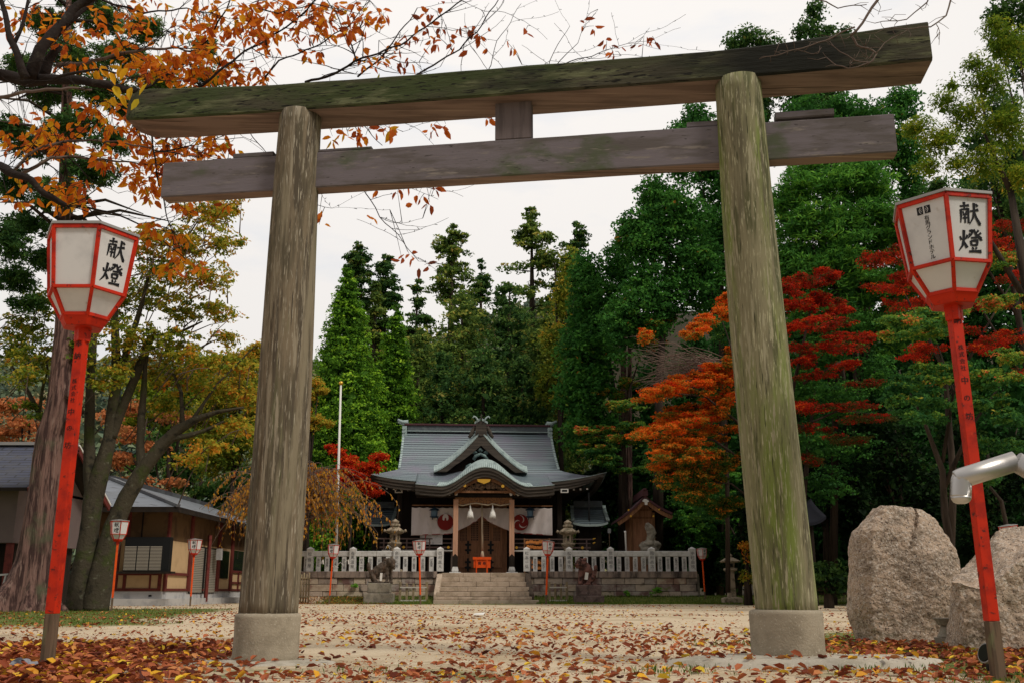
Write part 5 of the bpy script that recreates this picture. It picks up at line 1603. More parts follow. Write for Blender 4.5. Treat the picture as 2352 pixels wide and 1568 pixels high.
# crests follow the cloth loosely: thin discs just in front
def crest(px, py, rpx, kind):
    x, z = px2(px, py, Yc - 0.16); r = rpx / F * 56.5
    fr = ((x, Yc - 0.10, z), (1, 0, 0), (0, 0, 1))
    mb = MB(); disc(mb, fr, 0, 0, r, 0, 36, 0.0)
    if kind == 'tomoe':
        for k_ in range(3):
            a0 = R(95 + 120 * k_)
            pts = []
            for i in range(13):
                t = i / 12
                rad = r * (0.90 - 0.72 * t ** 1.0); an = a0 - 1.7 * t ** 0.8
                pts.append((rad * math.cos(an), rad * math.sin(an), r * (0.02 + 0.05 * math.sin(math.pi * min(1, t * 1.1)))))
            L_, R__ = [], []
            for i, p in enumerate(pts):
                q = pts[min(12, i + 1)]; o_ = pts[max(0, i - 1)]
                dx, dy = q[0] - o_[0], q[1] - o_[1]; l = math.hypot(dx, dy)
                L_.append((x + p[0] - dy / l * p[2], Yc - 0.106, z + p[1] + dx / l * p[2])); R__.append((x + p[0] + dy / l * p[2], Yc - 0.106, z + p[1] - dx / l * p[2]))
            mb.add(L_ + R__, [(i, 13 + i, 14 + i, i + 1) for i in range(12)], 1)
    else:
        fr2 = ((x, Yc - 0.106, z), (1, 0, 0), (0, 0, 1))
        o_ = Vector(fr2[0])
        poly = [(-0.22, 0.18), (-0.36, 0.30), (-0.38, 0.62), (-0.22, 0.95), (-0.05, 1.0), (0.20, 0.96), (0.36, 0.70), (0.38, 0.36), (0.22, 0.18), (0.12, 0.22), (0.10, 0.45), (0.0, 0.55), (-0.10, 0.45), (-0.12, 0.22)]
        mb.add([o_ + Vector((a * r, 0, b_ * r)) for a, b_ in poly], [tuple(range(len(poly)))], 1)
    mb.build('crest', [M['crest'], M['cloth']], cur)
crest(1025, 1198, 18.0, 'crane')
crest(1195, 1198, 18.0, 'tomoe')
mb = MB(); mb.bar((X(946, Yc, 4), Yc + 0.02, Z(1160, Yc)), (X(1270, Yc, 4), Yc + 0.02, Z(1160, Yc)), 0.06, 0.06); mb.build('curtain_rod', M['wood'], cur)
# bell rope and tassels
Yt = 55.3
rp = thing('bell_rope', 'thick pale bell rope hanging before the shrine doors', 'rope', (X(1108, Yt, 3), Yt, Z(1278, Yt)))
mb = MB(); mb.tube([(X(1107, Yt, 5), Yt, Z(1158, Yt)), (X(1107.5, Yt, 4), Yt, Z(1210, Yt)), (X(1108, Yt, 3), Yt, Z(1264, Yt))], [0.05, 0.055, 0.06], n=10); mb.build('cord', M['rope'], rp)
mb = MB(); mb.tube([(X(1108, Yt, 3), Yt, Z(1264.2, Yt)), (X(1108, Yt, 3), Yt, Z(1270, Yt)), (X(1108, Yt, 3), Yt, Z(1281, Yt))], [0.05, 0.09, 0.13], n=10); mb.build('tassel', M['rope'], rp)
for px, lb in ((1080, 'white rope tassel hanging left of the bell rope in front of the curtain'), (1131.5, 'white rope tassel hanging right of the bell rope in front of the curtain')):
    x = X(px, 54.9, 4); z0 = Z(1157, 54.9)
    mb = MB()
    rr = random.Random(int(px))
    mb.tube([(x, 54.85, z0), (x, 54.85, z0 - 0.25), (x, 54.85, z0 - 0.35), (x, 54.85, z0 - 0.45)], [0.02, 0.05, 0.09, 0.12], n=10)
    for k_ in range(16):
        a = k_ / 16 * 2 * math.pi
        mb.tube([(x + 0.09 * math.cos(a), 54.85 + 0.09 * math.sin(a), z0 - 0.40), (x + 0.14 * math.cos(a), 54.85 + 0.14 * math.sin(a), z0 - 0.62), (x + 0.17 * math.cos(a), 54.85 + 0.17 * math.sin(a), z0 - 0.72 - rr.random() * 0.08)], [0.04, 0.035, 0.02], n=6)
    tag(mb.build('tassel', M['white']), lb, 'tassel', 'white tassels on the porch rope')
mb = MB()
pts = [(1046, 1158), (1063, 1161), (1080, 1157), (1094, 1155.5), (1108, 1158), (1121, 1160), (1131, 1157), (1150, 1161), (1173, 1157)]
mb.tube([(X(a, 54.85, 5), 54.82, Z(b_ - 1, 54.85)) for a, b_ in pts], 0.035, n=8, smooth=True)
tag(mb.build('sacred_rope', M['rope']), 'thin straw rope strung between the two porch pillars above the doors', 'rope')
# offering box
Yo = 54.7
xo0, xo1 = X(1086, Yo, 2), X(1128, Yo, 2)
ob = thing('offering_box', 'bright orange offering box on legs at the top of the steps', 'offering box', ((xo0 + xo1) / 2, Yo, TZ))
zo1, zo0 = Z(1278, Yo), Z(1303, Yo)
mb = MB(); mb.box(xo0 + 0.04, xo1 - 0.04, Yo, Yo + 0.5, zo0, zo1 - 0.14); mb.build('box', M['orange'], ob, bevel=0.01)
mb = MB(); mb.box(xo0, xo1, Yo - 0.05, Yo + 0.55, zo1 - 0.14, zo1 - 0.06); mb.box(xo0, xo1, Yo - 0.05, Yo, zo1 - 0.06, zo1); mb.box(xo0, xo1, Yo + 0.5, Yo + 0.55, zo1 - 0.06, zo1)
for k_ in range(8): mb.box(lerp(xo0, xo1, (k_ + 0.3) / 8), lerp(xo0, xo1, (k_ + 0.7) / 8), Yo, Yo + 0.5, zo1 - 0.05, zo1 - 0.01)
mb.build('grated_top', M['orange'], ob)
for sx in (0.2, 0.78):
    x = lerp(xo0, xo1, sx); mb = MB(); mb.box(x - 0.03, x + 0.03, Yo - 0.04, Yo, TZ, zo1 - 0.14); mb.box(x - 0.03, x + 0.03, Yo + 0.5, Yo + 0.54, TZ, zo1 - 0.14); mb.build('leg', M['orange'], ob)
mb = MB()
for ch, q in (('賽', 0.37), ('奉', 0.63)):
    write_col(mb, ch, ((0, Yo, 0), (1, 0, 0), (0, 0, 1)), lerp(xo0, xo1, q), (zo0 + zo1) / 2 + 0.05, 0.19, 0.19, off=0.006, bold=2)
mb.build('writing', M['ink'], ob)
# hanging lanterns of dark metal
for px, lb in ((1086 - 0.0, None),):
    pass
for px, lb in ((997, 'dark blue metal lantern hanging left of the doors before the curtain'), (1221 + 0.0, 'dark blue metal lantern hanging right of the doors before the curtain')):
    Yq = 55.6; x = X(px if px < 1100 else 1218, Yq, 4)
    r_ = thing('hanging_lantern', lb, 'lantern', (x, Yq, Z(1165, Yq)), 0, 'metal lanterns hanging before the curtain')
    mb = MB(); mb.lathe((x, Yq, 0), [(0.30, Z(1171, Yq)), (0.22, Z(1168, Yq)), (0.05, Z(1164, Yq))], n=6, smooth=False); mb.build('cap', M['blue_iron'], r_, fixn=True)
    mb = MB(); mb.lathe((x, Yq, 0), [(0.17, Z(1184, Yq)), (0.18, Z(1171.3, Yq))], n=6, smooth=False); mb.build('body', M['blue_lamp'] if 'blue_lamp' in M else M['blue_iron'], r_, fixn=True)
    mb = MB(); mb.lathe((x, Yq, 0), [(0.15, Z(1188, Yq)), (0.24, Z(1186, Yq)), (0.24, Z(1184.3, Yq))], n=6, smooth=False)
    for k_ in range(3):
        a = k_ * 2.1; mb.tube([(x + 0.18 * math.cos(a), Yq + 0.18 * math.sin(a), Z(1187, Yq)), (x + 0.2 * math.cos(a), Yq + 0.2 * math.sin(a), Z(1192, Yq))], 0.02, n=5)
    mb.build('foot', M['blue_iron'], r_, fixn=True)
    mb = MB(); mb.tube([(x, Yq, Z(1164, Yq)), (x, Yq, Z(1145, Yq))], 0.012, n=5); mb.build('chain', M['iron'], r_)
# notice board, plaques
Yq = 56.0
x0, x1 = X(964.5, Yq, 3), X(1016, Yq, 3)
sb = thing('notice_board', 'white notice board with a red streak leaning on the left veranda railing', 'notice board', ((x0 + x1) / 2, Yq, Z(1249, Yq)))
M['map_board'] = mat('printed_white_board', (0.58, 0.56, 0.57), 0.5, [((0.40, 0.40, 0.42), 5, 5, 0.52, 0.62), ((0.50, 0.36, 0.36), 3, 4, 0.6, 0.7)])
mb = MB(); mb.box(x0, x1, Yq, Yq + 0.04, Z(1249, Yq), Z(1215.5, Yq)); mb.build('board', M['map_board'], sb)
M['pinkred'] = mat('printed_red', (0.55, 0.10, 0.13), 0.5)
mb = MB(); w_ = x1 - x0
mb.prism([(0.2 * w_, 0.0), (0.27 * w_, 0.0), (0.26 * w_, 0.35), (0.30 * w_, 0.62), (0.24 * w_, 0.6), (0.21 * w_, 0.3)], ((x0, Yq - 0.004, Z(1249, Yq) + 0.04), (1, 0, 0), (0, 0, 1)), 0.003)
mb.build('print', M['pinkred'], sb)
em = thing('plaque_rack', 'rack hung with small orange wooden prayer plaques behind the right fence', 'plaque rack', (X(1230, 54.2, 2), 54.2, TZ))
mb = MB()
for zz in (1238, 1249): mb.bar((X(1205, 54.2, 2), 54.22, Z(zz, 54.2)), (X(1262, 54.2, 2), 54.22, Z(zz, 54.2)), 0.05, 0.05)
for xx_ in (1205, 1262): mb.bar((X(xx_, 54.2, 2), 54.22, TZ), (X(xx_, 54.2, 2), 54.22, Z(1235, 54.2)), 0.07, 0.07)
for zz in (1285, 1297): mb.bar((X(1205, 54.2, 2), 54.22, Z(zz, 54.2)), (X(1262, 54.2, 2), 54.22, Z(zz, 54.2)), 0.05, 0.05)
mb.build('frame', M['wood'], em)
rr = random.Random(3)
for zz in (1245, 1256, 1291, 1303):
    n_ = 9 if zz < 1270 else 5
    for k_ in range(n_):
        px = lerp(1212, 1257, k_ / (n_ - 1)) + rr.uniform(-1.5, 1.5) if n_ > 5 else lerp(1225, 1250, k_ / 4)
        x, z = X(px, 54.1, 2), Z(zz + rr.uniform(-2, 1), 54.1)
        mb = MB(); mb.prism([(-0.09, -0.07), (0.09, -0.07), (0.09, 0.05), (0.0, 0.10), (-0.09, 0.05)], ((x, 54.12 - 0.02 * (k_ % 3), z), (math.cos(0.3 * rr.uniform(-1, 1)), 0, 0.12 * rr.uniform(-1, 1)), (0, 0, 1)), 0.02)
        mb.build('plaque', M['board'], em)

hall.rotation_euler = (0, 0, R(4.0)); cur.rotation_euler = (0, 0, R(4.0))
# ------------------------------------------------------------------ guardian dogs, stone lanterns, statue
def pedestal(root, px0, px1, pyt, pym, pyb, Y, mt, lower=(0, 0)):
    x0, x1 = X(px0, Y), X(px1, Y)
    mb = MB(); mb.box(x0 - 0.06 + lower[0], x1 + 0.06 + lower[1], Y - 0.55, Y + 0.85, gz(0, Y) - 0.2, Z(pym, Y) - 0.01); mb.build('lower_plinth', M[mt], root, bevel=0.04)
    mb = MB(); mb.box(x0, x1, Y - 0.38, Y + 0.7, Z(pym, Y), Z(pyt, Y)); mb.build('upper_plinth', M[mt], root, bevel=0.04)
# left: crouching, head low to the right, rump raised tail at the left
Yk = 50.3
def dog(name, label, pts, Y, mt, fac, seed, ped, paper):
    root = thing('guardian_dog', label, 'statue', (X(fac, Y), Y, 0), 0, 'stone guardian dogs')
    pedestal(root, *ped)
    def P3(px, py, dy=0.0): return Vector((X(px, Y, 1.5), Y + dy, Z(py, Y)))
    parts = []
    for q in pts:
        if q[0] == 'e':
            _, px, py, dy, rx, ry, rz_ = q; parts.append((P3(px, py, dy), (rx, ry, rz_), 0))
        else:
            _, a, b_, ra, rb = q; parts.append((P3(*a), P3(*b_), ra, rb))
    o = blob('body', parts, M[mt], 0.032, 0.035, 7, seed, parent=root)
    mb = MB(); c = P3(*paper[0]); c.y -= 0.12
    w_, h_ = paper[1]
    mb.box(-w_, w_, -0.01, 0.01, -h_, h_, M=Matrix.Translation(c) @ Matrix.Rotation(paper[2], 4, 'Y'))
    mb.build('paper_strip', M['white'], root)
    return root
dog('guardian_dog', 'dark stone guardian dog crouching head-down on a plinth left of the steps',
    [('e', 893, 1294, 0.1, 0.26, 0.24, 0.26), ('e', 898, 1290, -0.05, 0.22, 0.2, 0.22), ('c', (888, 1296, 0.1), (862, 1314, 0.15), 0.26, 0.26), ('e', 858, 1318, 0.15, 0.22, 0.24, 0.24),
     ('c', (890, 1304, 0.0), (889, 1334, -0.05), 0.11, 0.075), ('c', (895, 1302, 0.28), (897, 1334, 0.24), 0.11, 0.08), ('e', 889, 1336, -0.1, 0.12, 0.14, 0.06), ('e', 898, 1336, 0.2, 0.12, 0.14, 0.06),
     ('c', (856, 1322, 0.0), (864, 1334, -0.08), 0.14, 0.09), ('e', 868, 1336, -0.1, 0.15, 0.13, 0.06), ('c', (852, 1320, 0.3), (858, 1335, 0.3), 0.13, 0.10),
     ('c', (850, 1314, 0.15), (845, 1300, 0.15), 0.08, 0.10), ('e', 844.5, 1296, 0.15, 0.09, 0.09, 0.12), ('e', 903, 1298, -0.08, 0.13, 0.14, 0.10), ('e', 904, 1304, -0.05, 0.10, 0.11, 0.06), ('e', 893, 1283, -0.12, 0.07, 0.06, 0.07), ('e', 886, 1287, 0.1, 0.14, 0.18, 0.14), ('e', 872, 1337, 0.1, 0.55, 0.34, 0.05)],
    Yk, 'stone_dark', 872, 3, (846, 896, 1338, 1361, 1385, Yk, 'stone', (-0.10, 0.10)), ((877, 1324, -0.1), (0.055, 0.19), R(4)))
dog('guardian_dog', 'reddish brown stone guardian dog sitting upright on a plinth right of the steps',
    [('e', 1337, 1293, -0.02, 0.25, 0.24, 0.24), ('e', 1332, 1290, -0.08, 0.2, 0.2, 0.16), ('e', 1326, 1295, -0.15, 0.14, 0.15, 0.12), ('e', 1327, 1301, -0.12, 0.12, 0.13, 0.07), ('e', 1331, 1283, -0.1, 0.07, 0.06, 0.07), ('e', 1345, 1283, -0.1, 0.07, 0.06, 0.08),
     ('c', (1340, 1298, 0.05), (1353, 1322, 0.15), 0.27, 0.30), ('e', 1358, 1322, 0.15, 0.24, 0.28, 0.30), ('e', 1348, 1308, 0.0, 0.28, 0.26, 0.30),
     ('c', (1334, 1308, -0.05), (1332, 1336, -0.15), 0.13, 0.09), ('c', (1342, 1310, 0.25), (1342, 1337, 0.2), 0.13, 0.10), ('e', 1331, 1339, -0.2, 0.13, 0.16, 0.07), ('c', (1360, 1326, -0.05), (1352, 1338, -0.12), 0.15, 0.11),
     ('e', 1350, 1340, -0.15, 0.18, 0.14, 0.07), ('c', (1364, 1320, 0.2), (1369, 1304, 0.2), 0.10, 0.09), ('e', 1369, 1302, 0.2, 0.10, 0.09, 0.14), ('e', 1348, 1342, 0.1, 0.52, 0.36, 0.05)],
    Yk, 'dog_brown', 1350, 8, (1324, 1380, 1342, 1366, 1386, Yk, 'dog_plinth', (-0.06, 0.06)), ((1346, 1322, -0.15), (0.08, 0.17), R(8)))

def stone_lantern(label, px, Y, z0, rows, rroof, group='stone lanterns'):
    x = X(px, Y, z0 + 1)
    root = thing('stone_lantern', label, 'stone lantern', (x, Y, z0), 0, group)
    for nm, prf, n in rows:
        mb = MB(); mb.lathe((x, Y, 0), prf, n=n, smooth=n > 8, rot=R(30) if n == 6 else R(45))
        mb.build(nm, M['lantern_stone'], root, bevel=0.012, fixn=True)
    return root
for px, lb, dz_ in ((906, 'weathered stone lantern on the terrace left of the shrine hall', 0), (1305, 'weathered stone lantern on the terrace right of the shrine hall', 2)):
    Y = 53.6
    zz = lambda p: Z(p + dz_, Y)
    s = 1.0
    r_ = stone_lantern(lb, px, Y, TZ, [
        ('base', [(0.55, TZ - 0.02), (0.50, TZ + 0.18), (0.34, TZ + 0.22)], 6),
        ('shaft', [(0.30, TZ + 0.21), (0.22, TZ + 0.6), (0.24, zz(1256))], 20),
        ('platform', [(0.24, zz(1257)), (0.40, zz(1248)), (0.42, zz(1245)), (0.28, zz(1243.5))], 6),
        ('roof', [(0.34, zz(1225)), (0.52, zz(1222)), (0.55, zz(1218)), (0.30, zz(1211)), (0.22, zz(1209))], 6),
        ('neck', [(0.23, zz(1209)), (0.27, zz(1207)), (0.26, zz(1202.5)), (0.16, zz(1201.5))], 16),
        ('finial', [(0.15, zz(1201.5)), (0.20, zz(1199)), (0.21, zz(1196)), (0.10, zz(1193)), (0.02, zz(1190.5))], 16)], 0)
    x = X(px, Y, TZ + 1)
    mb = MB(); za, zb_ = zz(1243.6), zz(1225)
    for k_ in range(6):
        a = R(60 * k_); c_, s_ = math.cos(a), math.sin(a)
        mb.box(x + 0.22 * c_ - 0.045, x + 0.22 * c_ + 0.045, Y + 0.22 * s_ - 0.045, Y + 0.22 * s_ + 0.045, za, zb_)
    mb.lathe((x, Y, 0), [(0.24, za), (0.24, za + 0.10)], n=6, smooth=False); mb.lathe((x, Y, 0), [(0.24, zb_ - 0.07), (0.24, zb_)], n=6, smooth=False)
    mb.build('fire_box', M['lantern_stone'], r_)
    mb = MB()
    for k_ in range(6):
        a = R(60 * k_); p = Vector((x + 0.50 * math.cos(a), Y + 0.50 * math.sin(a), zz(1219)))
        mb.tube([p, p + Vector((0.10 * math.cos(a), 0.10 * math.sin(a), 0.06))], [0.07, 0.075], n=8)
    mb.build('roof_curl', M['lantern_stone'], r_)
# single stone lantern on the right lawn
Y = 49.0; px = 1679
zz = lambda p: Z(p, Y)
x = X(px, Y, 1); zg = gz(x, Y)
r_ = stone_lantern('square-shafted stone lantern standing alone before the dark trees on the right lawn', px, Y, zg, [
    ('base', [(0.62, zg - 0.1), (0.60, zz(1373)), (0.40, zz(1370))], 4), ('shaft', [(0.26, zz(1371)), (0.22, zz(1312))], 4), ('platform', [(0.28, zz(1312)), (0.40, zz(1308)), (0.40, zz(1304)), (0.26, zz(1303))], 4),
    ('fire_box', [(0.24, zz(1303)), (0.27, zz(1291))], 4), ('roof', [(0.50, zz(1291)), (0.60, zz(1288)), (0.30, zz(1281)), (0.14, zz(1279))], 4), ('finial', [(0.09, zz(1279)), (0.13, zz(1275)), (0.02, zz(1268))], 12)], 0, None)
mb = MB(); mb.box(x - 0.06, x + 0.06, Y - 0.30, Y - 0.15, zz(1301), zz(1294)); mb.build('window', M['iron'], r_)

# upright natural rock figure on the terrace
Y = 54.0
def P4(px, py, dy=0.0): return Vector((X(px, Y, 2.5), Y + dy, Z(py, Y)))
o = blob('standing_stone', [(P4(1494, 1212), (0.23, 0.2, 0.25), 0), (P4(1498, 1222), (0.27, 0.22, 0.3), 0), (P4(1496, 1234), (0.25, 0.22, 0.3), 0), (P4(1490, 1206), (0.18, 0.16, 0.16), 0), (P4(1491, 1248), (0.42, 0.35, 0.22), 0), (P4(1505, 1250), (0.32, 0.3, 0.22), 0), (P4(1480, 1254), (0.25, 0.3, 0.2), 0), (P4(1492, 1262), (0.5, 0.4, 0.25), 0), (P4(1492, 1280), (0.5, 0.4, 0.4), 0)], M['stone'], 0.05, 0.07, 4, 5)
tag(o, 'upright natural rock with a narrow waist standing before the small gabled shrine', 'rock')

# ------------------------------------------------------------------ small gabled shrine at the right
Yf = 55.0
gs = thing('small_shrine', 'small brown wooden shrine with a steep gabled roof right of the hall', 'shrine', (X(1475, Yf, 3), Yf + 1, TZ))
def q2(px, py, Y=Yf): return Vector((X(px, Y, 3), Y, Z(py, Y)))
a, b_ = q2(1449, 1262), q2(1503, 1180)
mb = MB(); mb.box(a.x, q2(1504, 1262).x, Yf, Yf + 2.4, TZ, b_.z); 
mb.prism([(a.x, b_.z), (q2(1504, 1262).x, b_.z), ((a.x + q2(1504, 1262).x) / 2 + 0.05, q2(1478, 1144).z)], ((0, Yf, 0), (1, 0, 0), (0, 0, 1)), 2.4)
mb.build('wall', M['door_wood'], gs, fixn=True)
mb = MB()
for px in (1451, 1502): mb.box(q2(px, 1200).x - 0.08, q2(px, 1200).x + 0.08, Yf - 0.06, Yf - 0.003, TZ, q2(0, 1176).z)
mb.box(a.x, q2(1504, 1262).x, Yf - 0.05, Yf - 0.004, q2(0, 1190).z, q2(0, 1186).z); mb.box(a.x, q2(1504, 1262).x, Yf - 0.045, Yf - 0.005, q2(0, 1172).z, q2(0, 1168).z)
mb.build('timber_frame', M['wood'], gs)
mb = MB(); mb.box(q2(1456, 0).x, q2(1499, 0).x, Yf - 0.03, Yf - 0.001, TZ + 0.1, q2(0, 1191).z)
for k_ in range(1, 9):
    xk = lerp(q2(1456, 0).x, q2(1499, 0).x, k_ / 9); mb.box(xk - 0.012, xk + 0.012, Yf - 0.045, Yf - 0.03, TZ + 0.1, q2(0, 1191).z)
mb.build('door', M['door_wood'], gs)
ap = q2(1480, 1140); el = q2(1417, 1192); er = q2(1541, 1178)
for sgn, e in ((-1, el), (1, er)):
    def rs(u, v, e=e):
        x = lerp(ap.x, e.x, u); z = lerp(ap.z, e.z, u) - 0.10 * math.sin(math.pi * u)
        return Vector((x, lerp(Yf - 0.9, Yf + 3.2, v), z))
    mb = MB(); mb.slab(rs, 12, 4, 0.13, 0, mi_edge=1, mi_bot=1)
    ro = mb.build('roof', [M['bark_roof'], M['ridge_red']], gs, fixn=True)
    mb = MB()
    for i in range(10):
        p, q = rs(i / 10, 0), rs((i + 1) / 10, 0)
        mb.bar((p.x, Yf - 0.80, p.z - 0.28), (q.x, Yf - 0.80, q.z - 0.28), 0.09, 0.20)
    mb.build('bargeboard', M['wood'], ro)
mb = MB(); mb.box(ap.x - 0.16, ap.x + 0.16, Yf - 0.95, Yf + 3.3, ap.z - 0.05, ap.z + 0.28, 0); mb.box(ap.x - 0.09, ap.x + 0.09, Yf - 1.0, Yf + 3.4, ap.z + 0.28, ap.z + 0.38, 0); mb.build('ridge', M['ridge_red'], gs, bevel=0.02)
mb = MB()
mb.prism([(-0.17, 0.12), (-0.20, 0.0), (-0.08, -0.06), (-0.07, -0.2), (0.07, -0.2), (0.08, -0.06), (0.20, 0.0), (0.17, 0.12)], ((q2(1482, 0).x, Yf - 0.90, q2(0, 1153).z), (1, 0, 0), (0, 0, 1)), 0.05); mb.build('pendant', M['dim_white'], gs, fixn=True)
for (px, py) in ((1481, 1147), (1446, 1170), (1517, 1169), (1451, 1184), (1503, 1184)):
    p = q2(px, py, Yf - 0.88); mb = MB(); mb.tube([p, p + Vector((0, 0.05, 0))], 0.055, n=10); mb.build('stud', M['gold'], gs)
# low copper-roofed side halls half hidden left and right of the main hall
def side_hall(label, pxl, pxr, pyt, pye, pxt0, pxt1, Y):
    root = thing('side_hall', label, 'shrine building', (X((pxl + pxr) / 2, Y, 3), Y, TZ))
    zt, ze = Z(pyt, Y + 1.6), Z(pye, Y)
    def sf(u, v):
        y = lerp(Y + 1.6, Y, v); c = lerp(zt, ze, v ** 0.75)
        px_ = lerp(lerp(pxt0, pxl, v), lerp(pxt1, pxr, v), u)
        return Vector((X(px_, y, 4), y, c + 0.15 * abs(2 * u - 1) ** 3 * v))
    mb = MB(); mb.slab(sf, 20, 14, 0.12, 0, mi_edge=1)
    def sb(u, v):
        p = sf(u, v); return Vector((p.x, 2 * (Y + 1.6) - p.y, p.z))
    mb.slab(sb, 20, 14, 0.12, 0, mi_edge=1)
    o = mb.build('roof', [M['copper_roof'], M['copper']], root, fixn=True)
    uvset(o, lambda c: (c.x, c.y * 0.8 + c.z * 0.9))
    mb = MB(); mb.box(sf(0, 0).x + 0.1, sf(1, 0).x - 0.1, Y + 1.4, Y + 1.8, zt - 0.05, zt + 0.35); mb.build('ridge', M['ridge_grey'], root, bevel=0.03)
    mb = MB(); mb.box(sf(0, 1).x + 0.35, sf(1, 1).x - 0.35, Y + 0.5, Y + 2.8, TZ, ze + 0.1); mb.build('wall', M['dark_wood'], root)
    for e in (0, 1):
        mb = MB()
        for i in range(7):
            a_, b_ = sf(e, i / 7), sf(e, (i + 0.8) / 7)
            mb.bar(a_ + Vector((0, -0.03, 0.06)), b_ + Vector((0, -0.03, 0.06)), 0.2, 0.1)
        mb.build('verge', M['copper'], root)
side_hall('low side hall with a dark copper roof in shade right of the main hall', 1316, 1397, 1163, 1203, 1314, 1388, 58.5)
side_hall('low side hall roof half hidden by the weeping cherry left of the main hall', 838, 901, 1165, 1203, 838, 910, 58.5)
# thin sign and small post on the terrace
def sign(name, label, px, Y, pyt, pym, pyb, w_, mt='white', cat='sign', text=None, z0=None, tilt=0):
    x = X(px, Y, 2)
    root = thing(name, label, cat, (x, Y, z0 if z0 is not None else 0))
    mb = MB(); mb.box(x - 0.02, x + 0.02, Y, Y + 0.04, (z0 if z0 is not None else 0) - 0.05, Z(pym, Y)); mb.build('stake', M['pole_wood'], root)
    mb = MB(); hw = w_ / 2
    mb.prism([(x - hw, Z(pym, Y)), (x + hw, Z(pym, Y)), (x + hw, Z(pyt, Y) - 0.04), (x, Z(pyt, Y)), (x - hw, Z(pyt, Y) - 0.04)], ((0, Y - 0.03, 0), (1, 0, 0), (0, 0, 1)), 0.03)
    mb.build('board', M[mt], root)
    return root
M['aged_board'] = mat('aged_grey_board', (0.24, 0.24, 0.25), 0.8)
sign('sign_post', 'narrow grey wooden sign on a stake between the side hall and small gabled shrine', 1401, 54.6, 1212, 1223, 1262, 0.17, 'aged_board', z0=TZ)
wp = MB(); wp.tube([(X(1440, 53.4, 2), 53.4, TZ), (X(1438, 53.4, 2), 53.4, Z(1223, 53.4)), (X(1437.5, 53.4, 2), 53.4, Z(1218, 53.4))], [0.045, 0.045, 0.06], n=8)
tag(wp.build('white_post', M['white']), 'thin white post leaning before the small gabled shrine', 'post')
# flagpole
Yq = 53.2
fp = thing('flagpole', 'tall white flagpole with a small golden ball rising beside the weeping cherry', 'flagpole', (X(769, Yq, 1), Yq, TZ))
pb = Vector((X(769.5, Yq, 1), Yq, TZ)); pt_ = P(783, 884, Yq)
mb = MB(); mb.tube([pb, pt_], [0.085, 0.05], n=14); mb.build('pole', M['white'], fp)
mb = MB(); mb.lathe((pt_.x, pt_.y, pt_.z), [(0.03, 0), (0.10, 0.05), (0.125, 0.11), (0.10, 0.18), (0.03, 0.22)], n=16); mb.build('ball', M['gold'], fp)

# low bamboo barriers beside the dogs and the bamboo gate
def barrier(label, px0, px1, Y, posts, n_in):
    x0, x1 = X(px0, Y), X(px1, Y)
    root = thing('bamboo_barrier', label, 'barrier', ((x0 + x1) / 2, Y, gz(0, Y)), 0, 'low wood barriers')
    zb0, zt0 = gz(0, Y) - 0.05, Z(1341, Y)
    for x in (x0, x1):
        mb = MB(); mb.box(x - 0.06, x + 0.06, Y - 0.05, Y + 0.05, zb0, zt0 + 0.12); mb.build('post', M['bamboo'], root, bevel=0.01)
    for k_ in range(n_in):
        x = lerp(x0, x1, (k_ + 1) / (n_in + 1)); mb = MB(); mb.box(x - 0.055, x + 0.055, Y - 0.03, Y + 0.03, zb0 + 0.1, zt0 + 0.05); mb.build('upright', M['bamboo'], root, bevel=0.01)
    for py in (1348, 1378):
        mb = MB(); mb.bar((x0, Y - 0.06, Z(py, Y)), (x1, Y - 0.06, Z(py, Y)), 0.06, 0.06); mb.build('rail', M['pale_rail'], root)
M['pale_rail'] = mat('pale_bleached_rail', (0.50, 0.47, 0.42), 0.7)
barrier('low barrier of pale rails left of the steps beside the leaning lantern', 919, 980, 50.9, 2, 3)
barrier('low barrier of pale rails right of the steps beside the leaning lantern', 1262, 1302, 50.9, 2, 2)
Yg = 50.0
bg = thing('bamboo_gate', 'upright bamboo pale gate at the left end of the retaining wall beside the torii pillar', 'gate', (X(698, Yg), Yg, gz(0, Yg)))
for i, px in enumerate((680, 685.5, 691, 697, 703, 709)):
    x = X(px, Yg); mb = MB(); mb.tube([(x, Yg, -0.15), (x, Yg, Z(1314 if i in (0, 3, 5) else 1318, Yg))], 0.04, n=8); mb.build('pale', M['bamboo'], bg)
for py in (1327, 1370):
    mb = MB(); mb.tube([(X(676, Yg), Yg - 0.05, Z(py, Yg)), (X(711, Yg), Yg - 0.05, Z(py, Yg))], 0.03, n=8); mb.build('rail', M['bamboo'], bg)
# weathered notice post and staked shrubs right
sign('sign_post', 'thin grey wooden notice post between the pillar and the tall boulder', 2054 - 8, 38.0, 1232, 1256, 1350, 0.28, 'aged_board', z0=gz(14, 38))
for i, (pa, pb_, pya, pyb_) in enumerate([(2068 - 2, 2072, 1280, 1372), (2092, 2102, 1262, 1368)]):
    Yq = 34.0; mb = MB(); mb.tube([P(pa, pya, Yq), Vector((X(pb_, Yq, 0), Yq, gz(14, Yq) - 0.05))], 0.05, n=8)
    tag(mb.build('wooden_stake', M['bamboo']), 'bare wooden support stake %s the young shrub left of the tall boulder' % ('in front of' if i == 0 else 'on the right of'), 'stake', 'support stakes')
mb = MB(); mb.bar(P(2062, 1276, 34), P(2112, 1280, 34), 0.09, 0.09); tag(mb.build('cross_bar', M['bamboo']), 'wooden cross bar lashed over the support stakes left of the tall boulder', 'stake')
